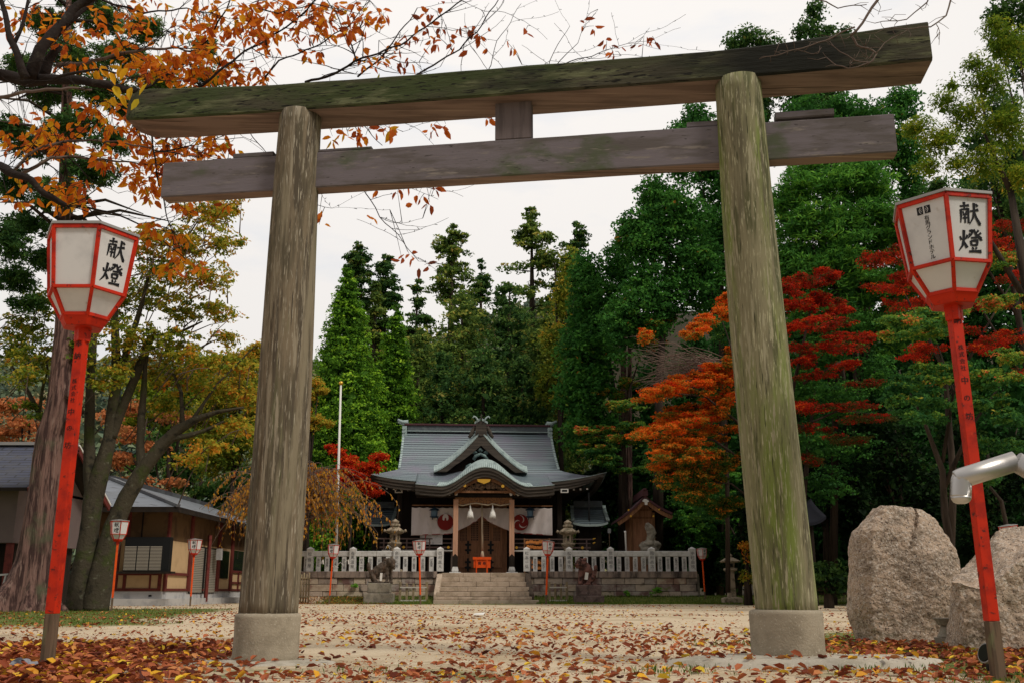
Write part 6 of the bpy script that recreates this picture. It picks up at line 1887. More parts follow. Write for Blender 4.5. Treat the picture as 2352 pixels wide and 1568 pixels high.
# dark sheds at the right
sd_ = thing('garden_shed', 'dark wooden shed with a low tiled roof in the shade right of the right pillar', 'shed', (X(1880, 44, 2), 44, 0))
zt_, ze_ = Z(1168, 44), Z(1200, 43)
mb = MB(); xa_, xb_ = X(1790, 43, 3), X(1900, 43, 3)
mb.box(xa_ + 0.4, xb_ - 0.4, 43.6, 46.5, -0.2, ze_ - 0.1); mb.build('wall', M['dark_wood'], sd_)
mb = MB(); mb.slab(lambda u, v: Vector((lerp(xa_ , xb_, u), lerp(45, 43, v), lerp(zt_ + 0.25, ze_, v ** 0.8) + (0.3 * max(0, 2 * u - 1) ** 3))), 12, 8, 0.12, 0)
mb.slab(lambda u, v: Vector((lerp(xa_ , xb_, u), lerp(45, 47, v), lerp(zt_ + 0.25, ze_, v ** 0.8))), 12, 8, 0.12, 0)
o = mb.build('roof', [M['shed_roof']], sd_, fixn=True); uvset(o, lambda c: (c.x, c.y))

# ------------------------------------------------------------------ low building with shutters (left)
Y0 = 44.0
bx0, bx1 = X(190, Y0, 1), X(374, Y0, 1)
off = thing('shrine_office', 'low cream-walled shrine office with grey slate roof, maroon posts and slatted blinds', 'building', ((bx0 + bx1) / 2, Y0, 0))
xe = bx1; ye = 62.0
zbase, zsill, zwt = Z(1357, Y0), Z(1354, Y0), Z(1205, Y0)
ztop = Z(1163, 43.2)
# walls
mb = MB(); mb.box(bx0, bx1, Y0, ye, zbase, ztop + 0.25, 0); mb.build('wall', M['cream'], off)
mb = MB(); mb.box(bx0 - 0.02, bx1 + 0.02, Y0 - 0.03, ye + 0.02, -0.2, zbase - 0.003, 0); mb.box(bx0 - 0.3, bx1 + 0.35, Y0 - 0.5, ye, -0.2, Z(1374, Y0), 0); mb.build('foundation', M['base_white'], off)
mb = MB(); mb.box(X(345, Y0, 1), X(352, Y0, 1), Y0 - 0.04, Y0 - 0.031, Z(1369, Y0), Z(1365, Y0)); mb.build('vent', M['iron'], off)
# upper brown band under the eave
mb = MB(); mb.box(bx0, bx1 + 0.012, Y0 - 0.02, ye, Z(1238, Y0), ztop + 0.2, 0); mb.build('upper_panel', M['panel_brown'], off)
def tf(px0, px1, py0, py1, Y=Y0, d=0.06, mtn='maroon', nm='timber'):
    mb = MB(); mb.box(X(px0, Y, 1.5), X(px1, Y, 1.5), Y - d, Y - 0.025, Z(py1, Y), Z(py0, Y)); mb.build(nm, M[mtn], off)
tf(226, 374, 1350, 1356); tf(286, 293, 1165, 1352, d=0.07); tf(262, 274, 1238, 1352, d=0.09); tf(226, 374, 1314, 1320, d=0.08); tf(346, 350, 1320, 1350, d=0.05); tf(366, 374, 1238, 1352, d=0.075); tf(318, 321, 1166, 1236, d=0.05, mtn='dark_wood')
# bay window with slatted blinds
wx0, wx1 = X(284, Y0 - 0.5, 2), X(372, Y0 - 0.5, 2)
bw_ = MB(); bw_.box(wx0, wx1 + 0.3, Y0 - 0.45, Y0 - 0.1, Z(1312, Y0 - 0.5), Z(1232, Y0 - 0.5)); win = bw_.build('window', M['iron'], off)
mb = MB(); mb.box(wx0 - 0.25, wx1 + 0.5, Y0 - 0.62, Y0 - 0.1, Z(1316, Y0 - 0.6), Z(1311, Y0 - 0.6)); mb.build('sill', M['dark_wood'], win)
for k_ in range(3):
    a_, b_ = lerp(wx0, wx1, (k_ + 0.06) / 3), lerp(wx0, wx1, (k_ + 0.96) / 3)
    mb = MB(); n_ = 17
    for j in range(n_):
        z = lerp(Z(1308, Y0 - 0.5), Z(1252, Y0 - 0.5), j / n_)
        mb.box(a_, b_, Y0 - 0.50, Y0 - 0.47, z, z + 0.035)
    mb.build('blind', M['blind'], win)
for px in (312, 337, 361): pass
# the long side wall running away to the right: seen very obliquely
def sw(y0, y1, z0, z1, d=0.05, mtn='maroon', nm='timber', parent=None):
    mb = MB(); mb.box(xe + 0.02, xe + 0.02 + d, y0, y1, z0, z1); return mb.build(nm, M[mtn], parent or off)
def Ypx(px, z=1.0):   # depth at which the side wall plane x = xe shows at px
    return (xe * F / (px - CX) - (z - CAMH) * math.sin(PITCH)) / math.cos(PITCH)
yA, yB, yC, yD_ = 44.2, 47.8, 52.3, 57.0
z1352, z1320 = Z(1352, 44), Z(1316, 44)
sw(44.0, ye, zbase + 0.02, zbase + 0.12)
sw(44.0, 47.35, z1320 - 0.06, z1320 + 0.06)
for y_, w_ in ((44.02, 0.25), (47.2, 0.3), (51.7, 0.4), (54.2, 0.35), (57.4, 0.4), (60.5, 0.4)):
    sw(y_, y_ + w_, zbase, ztop, d=0.09)
door = sw(47.5, 51.6, zbase - 0.1, z1320 + 1.35, d=0.03, mtn='iron', nm='shutter')
for part_ in range(2):
    ya_, yb_ = (47.6, 49.35) if part_ == 0 else (49.75, 51.5)
    mb = MB(); n_ = 26
    for j in range(n_):
        z = lerp(zbase - 0.05, z1320 + 1.3, j / n_); mb.box(xe + 0.06, xe + 0.085, ya_, yb_, z, z + 0.06)
    mb.build('slat_panel', M['blind'], door)
mb = MB(); mb.tube([(xe + 0.32, 49.3, 0.0), (xe + 0.32, 49.3, z1320 + 1.9)], 0.10, n=4, smooth=False); mb.build('post', M['maroon'], off)
w2 = sw(51.9, 53.9, z1320 - 0.1, z1320 + 1.3, d=0.03, mtn='glass', nm='window'); w3 = sw(54.6, 57.3, z1320 + 0.35, z1320 + 1.4, d=0.03, mtn='glass', nm='window')
sw(54.6, 57.3, z1320 + 0.22, z1320 + 0.34); sw(54.6, 57.3, z1320 - 0.35, z1320 - 0.25); sw(55.9, 56.05, zbase, z1320 + 0.3)
# roof
rxL, rxR, ryF, ryB, rzE = bx0 - 1.2, xe + 0.75, 43.0, 64.0, ztop
rX, rF, rB, rZ = -18.3, 45.6, 61.0, 5.45
def quadslab(A, B, C, D, th=0.10, n=10):
    A, B, C, D = map(Vector, (A, B, C, D))
    return lambda u, v: A.lerp(B, u).lerp(D.lerp(C, u), v)
mb = MB()
for q in (((rxL, ryF, rzE), (rxR, ryF, rzE), (rX, rF, rZ), (rX, rF, rZ)), ((rxR, ryF, rzE), (rxR, ryB, rzE), (rX, rB, rZ), (rX, rF, rZ)), ((rxR, ryB, rzE), (rxL, ryB, rzE), (rX, rB, rZ), (rX, rB, rZ)), ((rxL, ryB, rzE), (rxL, ryF, rzE), (rX, rF, rZ), (rX, rB, rZ))):
    mb.slab(quadslab(*q), 6, 6, 0.09, 0, smooth=False, mi_edge=1, mi_bot=1)
o = mb.build('roof', [M['slate_light'], M['dark_wood']], off, fixn=True)
def huv(c):
    w_ = Vector(c)
    return ((c.y, c.x) if abs(c.y) > 1e9 else (c.y + c.x * 0.0, c.x * 1.12)) if False else (c.x * 0.3 + c.y, c.z * 2.4)
uvset(o, huv)
mb = MB(); mb.bar((rX, rF, rZ + 0.05), (rX, rB, rZ + 0.05), 0.3, 0.22); mb.bar((rxR, ryF, rzE + 0.04), (rX, rF, rZ + 0.04), 0.2, 0.12); mb.build('ridge', M['slate_light'], o)
mb = MB(); mb.bar((rxL, ryF + 0.02, rzE - 0.16), (rxR, ryF + 0.02, rzE - 0.16), 0.08, 0.14); mb.bar((rxR - 0.02, ryF, rzE - 0.16), (rxR - 0.02, ryB, rzE - 0.16), 0.08, 0.14); mb.build('gutter', M['dark_wood'], off)
mb = MB(); mb.box(xe + 0.3, xe + 0.55, 50.6, 50.85, 2.0, 2.55); mb.build('wall_lamp', M['base_white'], off)

# ------------------------------------------------------------------ hall with a steep slate roof at the far left
Yl = 35.0
zE_, zR_ = Z(1118, Yl), Z(1021, 38.6)
hl = thing('storehouse', 'grey-beige storehouse with a dark blue slate gable roof behind the big cedar trunk', 'building', (-17, Yl + 3, 0))
xr0 = X(172, 38.6, 5)
mb = MB(); mb.slab(lambda u, v: Vector((lerp(-30, xr0, u), lerp(38.6, Yl, v), lerp(zR_, zE_, v ** 0.92))), 4, 12, 0.12, 0, mi_edge=1)
mb.slab(lambda u, v: Vector((lerp(-30, xr0, u), lerp(38.6, 42.2, v), lerp(zR_, zE_, v ** 0.92))), 4, 12, 0.12, 0, mi_edge=1)
o = mb.build('roof', [M['slate'], M['dark_wood']], hl, fixn=True); uvset(o, lambda c: (c.x, abs(c.y) * 1.2))
mb = MB(); mb.bar((-30, 38.6, zR_ + 0.04), (xr0, 38.6, zR_ + 0.04), 0.35, 0.12); mb.build('ridge', M['lid'], o)
for y_ in (Yl, 42.2):
    mb = MB(); mb.bar((xr0 + 0.03, 38.6, zR_ - 0.14), (xr0 + 0.03, y_, zE_ - 0.14), 0.07, 0.26); mb.build('verge_board', M['maroon'], hl)
mb = MB(); mb.bar((xr0 + 0.07, 38.6, zR_ - 0.02), (xr0 + 0.07, 42.2, zE_ - 0.02), 0.05, 0.06); mb.build('verge_trim', M['white'], hl)
xw = xr0 - 0.7
mb = MB(); mb.box(-30, xw, Yl + 0.8, 41.4, Z(1245, Yl + 0.8), zE_ + 0.2); mb.prism([(Yl + 0.8, zE_ + 0.1), (41.4, zE_ + 0.1), (38.6, zR_ - 0.25)], ((xw, 0, 0), (0, 1, 0), (0, 0, 1)), 0.3)
mb.build('wall', M['beige'], hl, fixn=True)
mb = MB(); mb.box(-30, xw - 0.2, Yl + 1.4, 41.2, -0.2, Z(1245, Yl + 0.8)); mb.build('recess_shade_block', M['dark_wood'], hl)  # solid dark block standing in for the shade inside the open bay
for x in (xw - 0.15, -17.2, -19.6):
    mb = MB(); mb.box(x - 0.1, x + 0.1, Yl + 0.85, Yl + 1.05, -0.1, Z(1245, Yl + 0.8)); mb.build('post', M['maroon'], hl)
ben = thing('picnic_table', 'pale folding table frame glimpsed at the left edge beside the big trunk', 'table', (X(5, 30, 1), 30, 0))
mb = MB(); mb.bar(P(-30, 1322, 30), P(38, 1316, 30), 0.06, 0.05); mb.bar(P(-30, 1365, 30), P(22, 1362, 30), 0.05, 0.05); mb.build('rail', M['lid'], ben)
mb = MB(); mb.bar(P(2, 1362, 30), P(14, 1320, 30), 0.05, 0.05); mb.build('leg', M['lid'], ben)
# ------------------------------------------------------------------ vegetation
G = {}
G['cedar'] = leafmat('bright_cedar_leaves', [(0.0, (0.039, 0.107, 0.018)), (0.45, (0.119, 0.280, 0.026)), (0.8, (0.324, 0.583, 0.039)), (1.0, (0.517, 0.776, 0.065))])
G['conifer'] = leafmat('dark_conifer_leaves', [(0.0, (0.022, 0.063, 0.022)), (0.45, (0.063, 0.146, 0.035)), (0.8, (0.146, 0.248, 0.050)), (1.0, (0.315, 0.270, 0.066))])
G['olive'] = leafmat('olive_conifer_leaves', [(0.0, (0.050, 0.095, 0.028)), (0.4, (0.136, 0.231, 0.046)), (0.75, (0.326, 0.394, 0.070)), (1.0, (0.653, 0.462, 0.117))])
G['blue'] = leafmat('deep_green_cypress_leaves', [(0.0, (0.024, 0.085, 0.023)), (0.45, (0.053, 0.184, 0.033)), (0.8, (0.112, 0.310, 0.043)), (0.93, (0.206, 0.337, 0.049)), (1.0, (0.591, 0.254, 0.049))])
G['fir'] = leafmat('feathery_fir_leaves', [(0.0, (0.031, 0.101, 0.029)), (0.45, (0.079, 0.248, 0.040)), (0.8, (0.199, 0.465, 0.054)), (1.0, (0.366, 0.581, 0.073))])
G['yellowgreen'] = leafmat('yellow_green_leaves', [(0.0, (0.052, 0.109, 0.014)), (0.4, (0.155, 0.253, 0.020)), (0.7, (0.379, 0.398, 0.035)), (1.0, (0.655, 0.434, 0.041))], transl=0.45)
G['autumn'] = leafmat('orange_green_autumn_leaves', [(0.0, (0.09, 0.15, 0.02)), (0.28, (0.27, 0.32, 0.035)), (0.5, (0.52, 0.40, 0.045)), (0.75, (0.70, 0.30, 0.035)), (1.0, (0.68, 0.15, 0.03))], transl=0.45)
G['salmon'] = leafmat('salmon_autumn_leaves', [(0.0, (0.144, 0.101, 0.029)), (0.4, (0.518, 0.187, 0.072)), (0.75, (0.720, 0.288, 0.115)), (1.0, (0.749, 0.432, 0.144))], transl=0.45)
G['red'] = leafmat('red_maple_leaves', [(0.0, (0.06, 0.06, 0.012)), (0.18, (0.16, 0.035, 0.014)), (0.4, (0.42, 0.018, 0.010)), (0.7, (0.62, 0.045, 0.010)), (1.0, (0.70, 0.16, 0.02))], transl=0.4)
G['orange'] = leafmat('orange_maple_leaves', [(0.0, (0.03, 0.085, 0.012)), (0.2, (0.13, 0.15, 0.02)), (0.4, (0.55, 0.19, 0.02)), (0.65, (0.82, 0.17, 0.014)), (0.85, (0.82, 0.09, 0.012)), (1.0, (0.70, 0.035, 0.01))], transl=0.4)
G['greenmaple'] = leafmat('green_maple_leaves', [(0.0, (0.022, 0.088, 0.027)), (0.45, (0.068, 0.194, 0.039)), (0.75, (0.214, 0.331, 0.039)), (0.9, (0.544, 0.388, 0.059)), (1.0, (0.776, 0.174, 0.059))], transl=0.4)
G['weeping'] = leafmat('golden_weeping_leaves', [(0.0, (0.20, 0.11, 0.04)), (0.35, (0.50, 0.24, 0.05)), (0.7, (0.78, 0.40, 0.04)), (1.0, (0.60, 0.14, 0.04))], transl=0.45)
G['under'] = leafmat('shaded_shrub_leaves', [(0.0, (0.005, 0.014, 0.006)), (0.5, (0.013, 0.035, 0.010)), (1.0, (0.05, 0.10, 0.018))])  # near-black greens put the deep shade under the trees into the leaf colour
G['cherry'] = leafmat('cherry_autumn_leaves', [(0.0, (0.20, 0.05, 0.025)), (0.22, (0.42, 0.08, 0.02)), (0.5, (0.66, 0.16, 0.015)), (0.72, (0.76, 0.30, 0.015)), (0.88, (0.70, 0.44, 0.02)), (1.0, (0.36, 0.34, 0.03))], rough=0.5, transl=0.5)
G['fallen'] = leafmat('fallen_leaves', [(0.0, (0.09, 0.026, 0.018)), (0.3, (0.27, 0.065, 0.03)), (0.55, (0.44, 0.14, 0.06)), (0.75, (0.55, 0.24, 0.09)), (0.9, (0.70, 0.34, 0.03)), (1.0, (0.70, 0.52, 0.05))], rough=0.55, transl=0.15)
G['grass'] = leafmat('thin_grass_blades', [(0.0, (0.04, 0.08, 0.012)), (0.5, (0.09, 0.16, 0.02)), (0.85, (0.20, 0.22, 0.04)), (1.0, (0.33, 0.27, 0.10))])
G['hill'] = leafmat('hazy_hillside_woods', [(0.0, (0.08, 0.12, 0.10)), (0.4, (0.16, 0.21, 0.12)), (0.7, (0.28, 0.28, 0.14)), (1.0, (0.40, 0.28, 0.17))], transl=0.2)  # greyed pale tones: distant haze mixed into the leaf colour

def px_m(Y):      # metres per measuring pixel at depth Y (roughly)
    return Y * 1.0 / F

def conifer(label, px, pyt, hwpx, Y, m='conifer', pyb=None, seed=0, dens=1.0, cr=0.5, form='cone', t0=0.12, droop=0.25, leaf=0.24, lw=0.5, npc=24, vbias=0.0, group='conifers behind the shrine', lean=0.0, name='conifer_tree', open_=0.0, cat='tree'):
    rng = np.random.default_rng(seed + 100)
    ztop = Z(pyt, Y); zc = (ztop) * 0.5
    x = X(px, Y, ztop * 0.75)
    zg = min(gz(x, Y), ztop - 5)
    H = ztop - zg
    Rm = hwpx * px_m(Y) * (1.3 if form == 'sparse' else 1.0)
    root = thing(name, label, cat, (x, Y, zg), 0, group)
    t = 1 - (1 - rng.random(int(H * Rm * (9.5 if form != 'sparse' else 7.0) * dens))) ** (0.55 if form == 'cone' else 0.8)
    if form == 'cone': pr = lambda t: np.minimum(1.08, 0.06 + 1.75 * (1 - t) ** 0.9)
    elif form == 'col': pr = lambda t: np.minimum(1.1, 0.12 + 1.9 * (1 - t) ** 0.7)
    else:   # 'sparse': pads of foliage at the ends of separate boughs
        pr = lambda t: np.minimum(1.3, 0.22 + 1.9 * (1 - t) ** 0.8)
    t = t0 + (1 - t0) * t
    n = len(t)
    if form == 'sparse':
        nb = max(20, int(H * 2.3))
        bt = np.sort(rng.random(nb)) * 0.96; ba = rng.random(nb) * 2 * math.pi; bl = 0.55 + 0.6 * rng.random(nb)
        idx = rng.integers(0, nb, n)
        tt = (bt[idx] + rng.normal(size=n) * 0.008)
        topm = rng.random(n) < 0.05
        tt[topm] = 1 - rng.random(topm.sum()) * 0.14
        t = t0 + (1 - t0) * np.clip(tt, 0, 1)
        fr = rng.random(n) ** 0.55
        ang = ba[idx] + rng.normal(size=n) * 0.42
        rad = Rm * pr(t) * bl[idx] * fr
        rad[topm] *= 0.5
        zoff = rad * 0.10 - droop * rad * 0.3
    else:
        ang = rng.random(n) * 2 * math.pi
        la = 0.55 if m == 'cedar' else 1.0
        lob = 1 + la * (0.20 * np.sin(ang * 3 + t * 9 + seed) + 0.14 * np.sin(ang * 5 - t * 23 + seed * 2) + 0.10 * np.sin(t * 47 + seed))
        rad = Rm * pr(t) * lob * (0.35 + 0.65 * rng.random(n) ** 0.4)
        if open_: rad *= (1 - open_ * (rng.random(n) < 0.3) * rng.random(n))
        zoff = -droop * rad * 0.5
    pos = np.stack([x + lean * (t - 0.5) * H + np.cos(ang) * rad, Y + np.sin(ang) * rad, zg + H * t + zoff - cr * 0.5], 1)
    s = cr * (0.65 + 0.7 * rng.random(n)) * (0.5 + 0.7 * (1 - t) ** 0.5)
    if form == 'sparse': s = s * 0.62
    radv = np.stack([s, s, s * (0.7 if form != 'sparse' else 0.45)], 1)
    if form == 'sparse': radv[:, :2] *= 1.25
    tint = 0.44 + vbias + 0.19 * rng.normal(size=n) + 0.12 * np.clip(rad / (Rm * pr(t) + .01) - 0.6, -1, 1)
    L = leaf * Y / 65
    C, A, N, Ls, Ws, V = clump_leaves(rng, pos, radv, tint, int(npc), L, L * lw, droop=0.15 if form == 'cone' else 0.05, up=0.3, shell=0.5)
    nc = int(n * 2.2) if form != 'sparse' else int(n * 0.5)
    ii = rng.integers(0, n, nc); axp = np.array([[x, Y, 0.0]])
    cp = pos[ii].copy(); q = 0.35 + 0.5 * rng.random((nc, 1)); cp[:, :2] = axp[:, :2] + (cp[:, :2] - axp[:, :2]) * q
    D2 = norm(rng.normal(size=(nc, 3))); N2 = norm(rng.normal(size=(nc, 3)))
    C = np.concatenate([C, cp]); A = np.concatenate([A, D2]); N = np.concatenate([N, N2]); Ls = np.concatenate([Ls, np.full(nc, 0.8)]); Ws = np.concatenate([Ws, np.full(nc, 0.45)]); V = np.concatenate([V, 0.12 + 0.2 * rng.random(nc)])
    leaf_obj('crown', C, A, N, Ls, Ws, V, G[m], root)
    mb = MB()
    mb.tube([(x - lean * H * 0.5, Y, zg - 0.5), (x - lean * H * 0.2, Y, zg + H * 0.3), (x + lean * H * 0.2, Y, zg + H * 0.7), (x + lean * H * 0.48, Y, zg + H * 0.97)], [0.02 * H + 0.05, 0.015 * H + .03, 0.008 * H, 0.03], n=8)
    if form == 'sparse':
        for k_ in range(nb):
            tk = t0 + (1 - t0) * bt[k_]; r_ = Rm * float(pr(np.array(tk))) * bl[k_] * 0.9
            p0 = Vector((x, Y, zg + H * tk - cr * 0.6)); mb.tube([p0, p0 + Vector((math.cos(ba[k_]) * r_, math.sin(ba[k_]) * r_, -droop * r_ * 0.2))], [0.07, 0.02], n=5)
    mb.build('trunk', M['trunk'], root)
    return root

def bush(label, blobs, Y, m, seed=0, dens=1.0, cr=0.45, flat=0.75, leaf=0.20, lw=0.6, npc=26, vbias=0.0, yth=1.0, name='broadleaf_tree', group=None, trunk=None, droop=0.1, up=0.3, shell=0.5, vs=0.12, cat='tree', tj=0.12, hull=2.4, tmat='trunk', vfn=None, topb=0.8, out=0.8, crown='crown', core=1.0):
    """blobs = [(px,py,rx_px,ry_px[,v_offset[,dy]])] crown masses measured on the photo; each becomes a full volume of clumps"""
    rng = np.random.default_rng(seed + 500)
    k = px_m(Y)
    P_, Rr, T_, KC_ = [], [], [], []
    for b_ in blobs:
        px, py, rx, ry = b_[:4]; dv_ = b_[4] if len(b_) > 4 else 0.0; dy = b_[5] if len(b_) > 5 else 0.0
        c = P(px, py, Y + dy); ax, az = rx * k, ry * k; ay = ax * yth
        vol = ax * az
        n = max(5, int(dens * 13.0 * vol / (cr * cr)))
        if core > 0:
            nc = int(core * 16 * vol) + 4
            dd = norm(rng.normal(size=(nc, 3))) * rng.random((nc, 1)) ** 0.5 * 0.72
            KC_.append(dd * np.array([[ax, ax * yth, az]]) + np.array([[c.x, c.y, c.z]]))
        d = norm(rng.normal(size=(n, 3))); r = rng.random((n, 1)) ** (1 / hull)
        low = rng.random(n) < 0.35; d[low & (d[:, 2] < 0), 2] *= -1
        p = d * r * np.array([[max(0.1, ax - cr * 0.4), ax * yth, max(0.08, az - cr * flat * 0.4)]]) + np.array([[c.x, c.y, c.z]])
        P_.append(p); s = cr * (0.6 + 0.8 * rng.random(n)); Rr.append(np.stack([s, s, s * flat], 1))
        T_.append(0.45 + vbias + dv_ + vs * rng.normal(size=n))
    pos = np.concatenate(P_); rad = np.concatenate(Rr); tint = np.concatenate(T_)
    if vfn is not None: tint = tint + vfn(pos)
    c0 = blobs[0]
    if trunk: base = Vector(trunk[0][0][:3])
    else:
        cc = P(c0[0], c0[1], Y); base = Vector((cc.x, Y, gz(cc.x, Y)))
    root = thing(name, label, cat, base, 0, group)
    L = leaf * Y / 40
    C, A, N, Ls, Ws, V = clump_leaves(rng, pos, rad, tint, int(npc), L, L * lw, droop=droop, up=up, shell=shell, tj=tj, topb=topb, out=out)
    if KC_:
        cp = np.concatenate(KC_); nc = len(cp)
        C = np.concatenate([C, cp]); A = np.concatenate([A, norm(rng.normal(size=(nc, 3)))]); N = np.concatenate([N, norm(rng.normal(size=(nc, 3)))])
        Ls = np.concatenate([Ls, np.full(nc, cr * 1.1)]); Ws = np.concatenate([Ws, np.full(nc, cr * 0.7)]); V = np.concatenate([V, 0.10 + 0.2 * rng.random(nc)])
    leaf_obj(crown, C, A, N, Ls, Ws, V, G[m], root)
    mb = MB()
    if trunk:
        for pts in trunk: mb.tube([p[:3] for p in pts], [p[3] for p in pts], n=9)
    else:
        zt_ = float(pos[:, 2].max()); cx_ = float(np.mean(pos[:, 0]))
        mb.tube([base - Vector((0, 0, 0.3)), Vector(((base.x + cx_) / 2, Y, (base.z + zt_) / 2)), Vector((cx_, Y, zt_ - 0.6))], [0.22, 0.15, 0.04], n=8)
        for q in range(7):
            i = rng.integers(0, len(pos)); z0 = lerp(base.z, zt_, 0.35 + 0.06 * q)
            mb.tube([(lerp(base.x, cx_, 0.5), Y, z0), tuple(pos[i])], [0.08, 0.02], n=5)
    mb.build('trunk', M[tmat], root)
    return root

# --- woods straight behind the shrine
conifer('bright green pointed cedar immediately right of the left torii pillar', 793, 606, 100, 66, 'cedar', seed=1, dens=4.2, cr=0.5, npc=22, leaf=0.21, lean=0.0, vbias=0.02, t0=0.03)
conifer('slimmer green pointed cedar just left of the shrine ridge', 905, 688, 70, 69, 'cedar', seed=2, dens=4.2, cr=0.5, npc=22, vbias=-0.06, leaf=0.21, t0=0.03)
conifer('open-crowned tall conifer behind the bright cedar beside the left pillar', 815, 550, 62, 88, 'conifer', seed=3, form='sparse', dens=0.95, cr=0.8, t0=0.25, vbias=0.05)
conifer('open-crowned conifer between the two bright green cedars', 882, 576, 62, 88, 'conifer', seed=4, form='sparse', dens=0.95, cr=0.8, t0=0.25)
conifer('tall conifer with a rounded head above the left half of the shrine roof', 1036, 506, 78, 84, 'olive', seed=5, form='sparse', dens=1.1, cr=0.85, t0=0.2, vbias=-0.04)
conifer('small thin conifer between the two tallest conifers behind the shrine', 1104, 588, 40, 92, 'conifer', seed=6, form='sparse', dens=1.0, cr=0.8, t0=0.2)
conifer('tallest tiered conifer above the right half of the shrine roof', 1222, 470, 84, 84, 'olive', seed=7, form='sparse', dens=1.15, cr=0.85, t0=0.2, vbias=-0.02)
conifer('round-headed conifer just right of the tallest tiered one', 1322, 503, 70, 82, 'conifer', seed=8, form='sparse', dens=1.25, cr=0.85, t0=0.2, vbias=0.06)
conifer('thin open conifer filling the notch right of the slimmer bright cedar', 955, 632, 48, 82, 'conifer', seed=9, form='sparse', dens=1.1, cr=0.8, t0=0.15, vbias=0.04)
conifer('short open conifer between the bright cedar and its slimmer neighbour', 858, 640, 45, 86, 'olive', seed=10, form='sparse', dens=1.1, cr=0.8, t0=0.15)
mid = [((960, 745), 70, 74, 'olive', 'olive green cedar filling the gap right of the slimmer bright cedar'), ((1060, 660), 85, 76, 'olive', 'broad olive cedar under the round-headed conifer left of the ridge'), ((1170, 628), 92, 74, 'conifer', 'broad dark green cedar rising straight behind the ridge ornament'),
       ((1255, 700), 75, 72, 'olive', 'olive cedar behind the right end of the shrine ridge'), ((1015, 800), 80, 70, 'conifer', 'low dark cedar behind the left end of the shrine ridge'), ((1110, 790), 85, 69, 'conifer', 'low full cedar directly above the dormer ornament'), ((1200, 810), 80, 68, 'cedar2', 'low rounded cedar behind the right part of the ridge')]
for i, ((a, b_), hw, Y, m, lb) in enumerate(mid):
    conifer(lb, a, b_, hw, Y, 'conifer' if m == 'cedar2' else m, seed=20 + i, dens=1.0, cr=0.85, form='col', t0=0.05, vbias=0.05 if i in (2, 5) else 0.0, npc=24)
bush('slender cedar turning orange at the left edge of the dark cypress mass', [(1290, 700, 22, 70), (1272, 800, 34, 80, 0.03), (1262, 890, 40, 70, -0.1), (1305, 620, 20, 55, -0.05)], 67, 'autumn', seed=31, cr=0.7, leaf=0.14, group='conifers behind the shrine', vbias=-0.22, dens=0.8, name='cedar_tree')
# --- the dark mass on the right
bush('dense dark green cypress leaning over the right end of the shrine roof', [(1345, 640, 48, 60), (1375, 720, 80, 90), (1350, 820, 80, 90), (1345, 920, 78, 90), (1360, 1000, 80, 70), (1420, 620, 45, 70)], 61, 'blue', seed=33, cr=0.6, leaf=0.16, dens=1.1, group='dark evergreens on the right', name='cypress_tree', vbias=0.0, trunk=[[(X(1430, 61, 1), 61, 1.0, 0.3), (X(1430, 61, 8), 61, 9.0, 0.2), (X(1390, 61, 15), 61, 17.0, 0.05)]])
bush('tall dark cypress with stepped outline between the sky and the right pillar', [(1500, 470, 42, 70), (1480, 570, 75, 90), (1560, 360, 50, 90), (1550, 520, 80, 110), (1500, 700, 90, 100), (1600, 640, 80, 110), (1440, 540, 30, 60), (1430, 760, 60, 90)], 57, 'blue', seed=34, cr=0.58, leaf=0.16, dens=1.1, group='dark evergreens on the right', name='cypress_tree', trunk=[[(X(1510, 57, 1), 57, 1.0, 0.35), (X(1520, 57, 8), 57, 12.0, 0.25), (X(1555, 57, 15), 57, 24.0, 0.05)]], vbias=0.02)
bush('dark cypress whose top shows between the two torii beams at the right pillar', [(1600, 290, 45, 60), (1640, 400, 70, 110), (1700, 300, 60, 110), (1640, 560, 80, 110), (1710, 480, 70, 110), (1720, 640, 70, 110)], 60, 'blue', seed=35, cr=0.6, leaf=0.16, dens=1.1, group='dark evergreens on the right', name='cypress_tree', vbias=-0.03)
bush('conifer top peeking above the torii beam right of its right pillar', [(1715, 95, 45, 35), (1690, 110, 40, 30), (1760, 110, 40, 30), (1730, 170, 60, 60), (1740, 260, 60, 80)], 62, 'conifer', seed=36, cr=0.65, leaf=0.15, dens=0.7, group='dark evergreens on the right', name='conifer_tree', hull=3)
bush('highest ragged conifer top above the right part of the torii beam', [(1870, 40, 30, 38), (1845, 75, 35, 25), (1895, 85, 35, 25), (1870, 130, 50, 60), (1940, 78, 22, 14), (1850, 220, 60, 80), (1900, 250, 60, 80)], 60, 'conifer', seed=37, cr=0.6, leaf=0.15, dens=0.75, group='dark evergreens on the right', name='conifer_tree', hull=3)
bush('feathery bright green fir filling the space right of the right pillar', [(1840, 440, 70, 50, .05), (1930, 430, 80, 50, .05), (2010, 450, 70, 60, .02), (1830, 540, 70, 60), (1930, 560, 90, 70, .05), (2040, 560, 80, 70, .03), (1860, 640, 80, 60, -.05), (1980, 660, 90, 60), (2080, 660, 70, 60, -.05), (1900, 740, 100, 60, -.1), (2060, 760, 100, 60, -.1), (1800, 640, 40, 80, -.1), (1880, 500, 80, 50, .02), (1980, 510, 80, 50), (2060, 520, 60, 60, -.02), (1830, 600, 60, 50, -.03), (1930, 610, 80, 50, -.05), (1800, 480, 40, 50), (2110, 600, 50, 60, -.05), (1860, 400, 60, 40, .05), (1980, 400, 70, 40, .05)], 47, 'fir', seed=38, cr=0.55, leaf=0.26, lw=0.25, dens=1.15, npc=28, group='dark evergreens on the right', name='fir_tree', flat=0.45, droop=0.35, out=1.4, vbias=0.03)
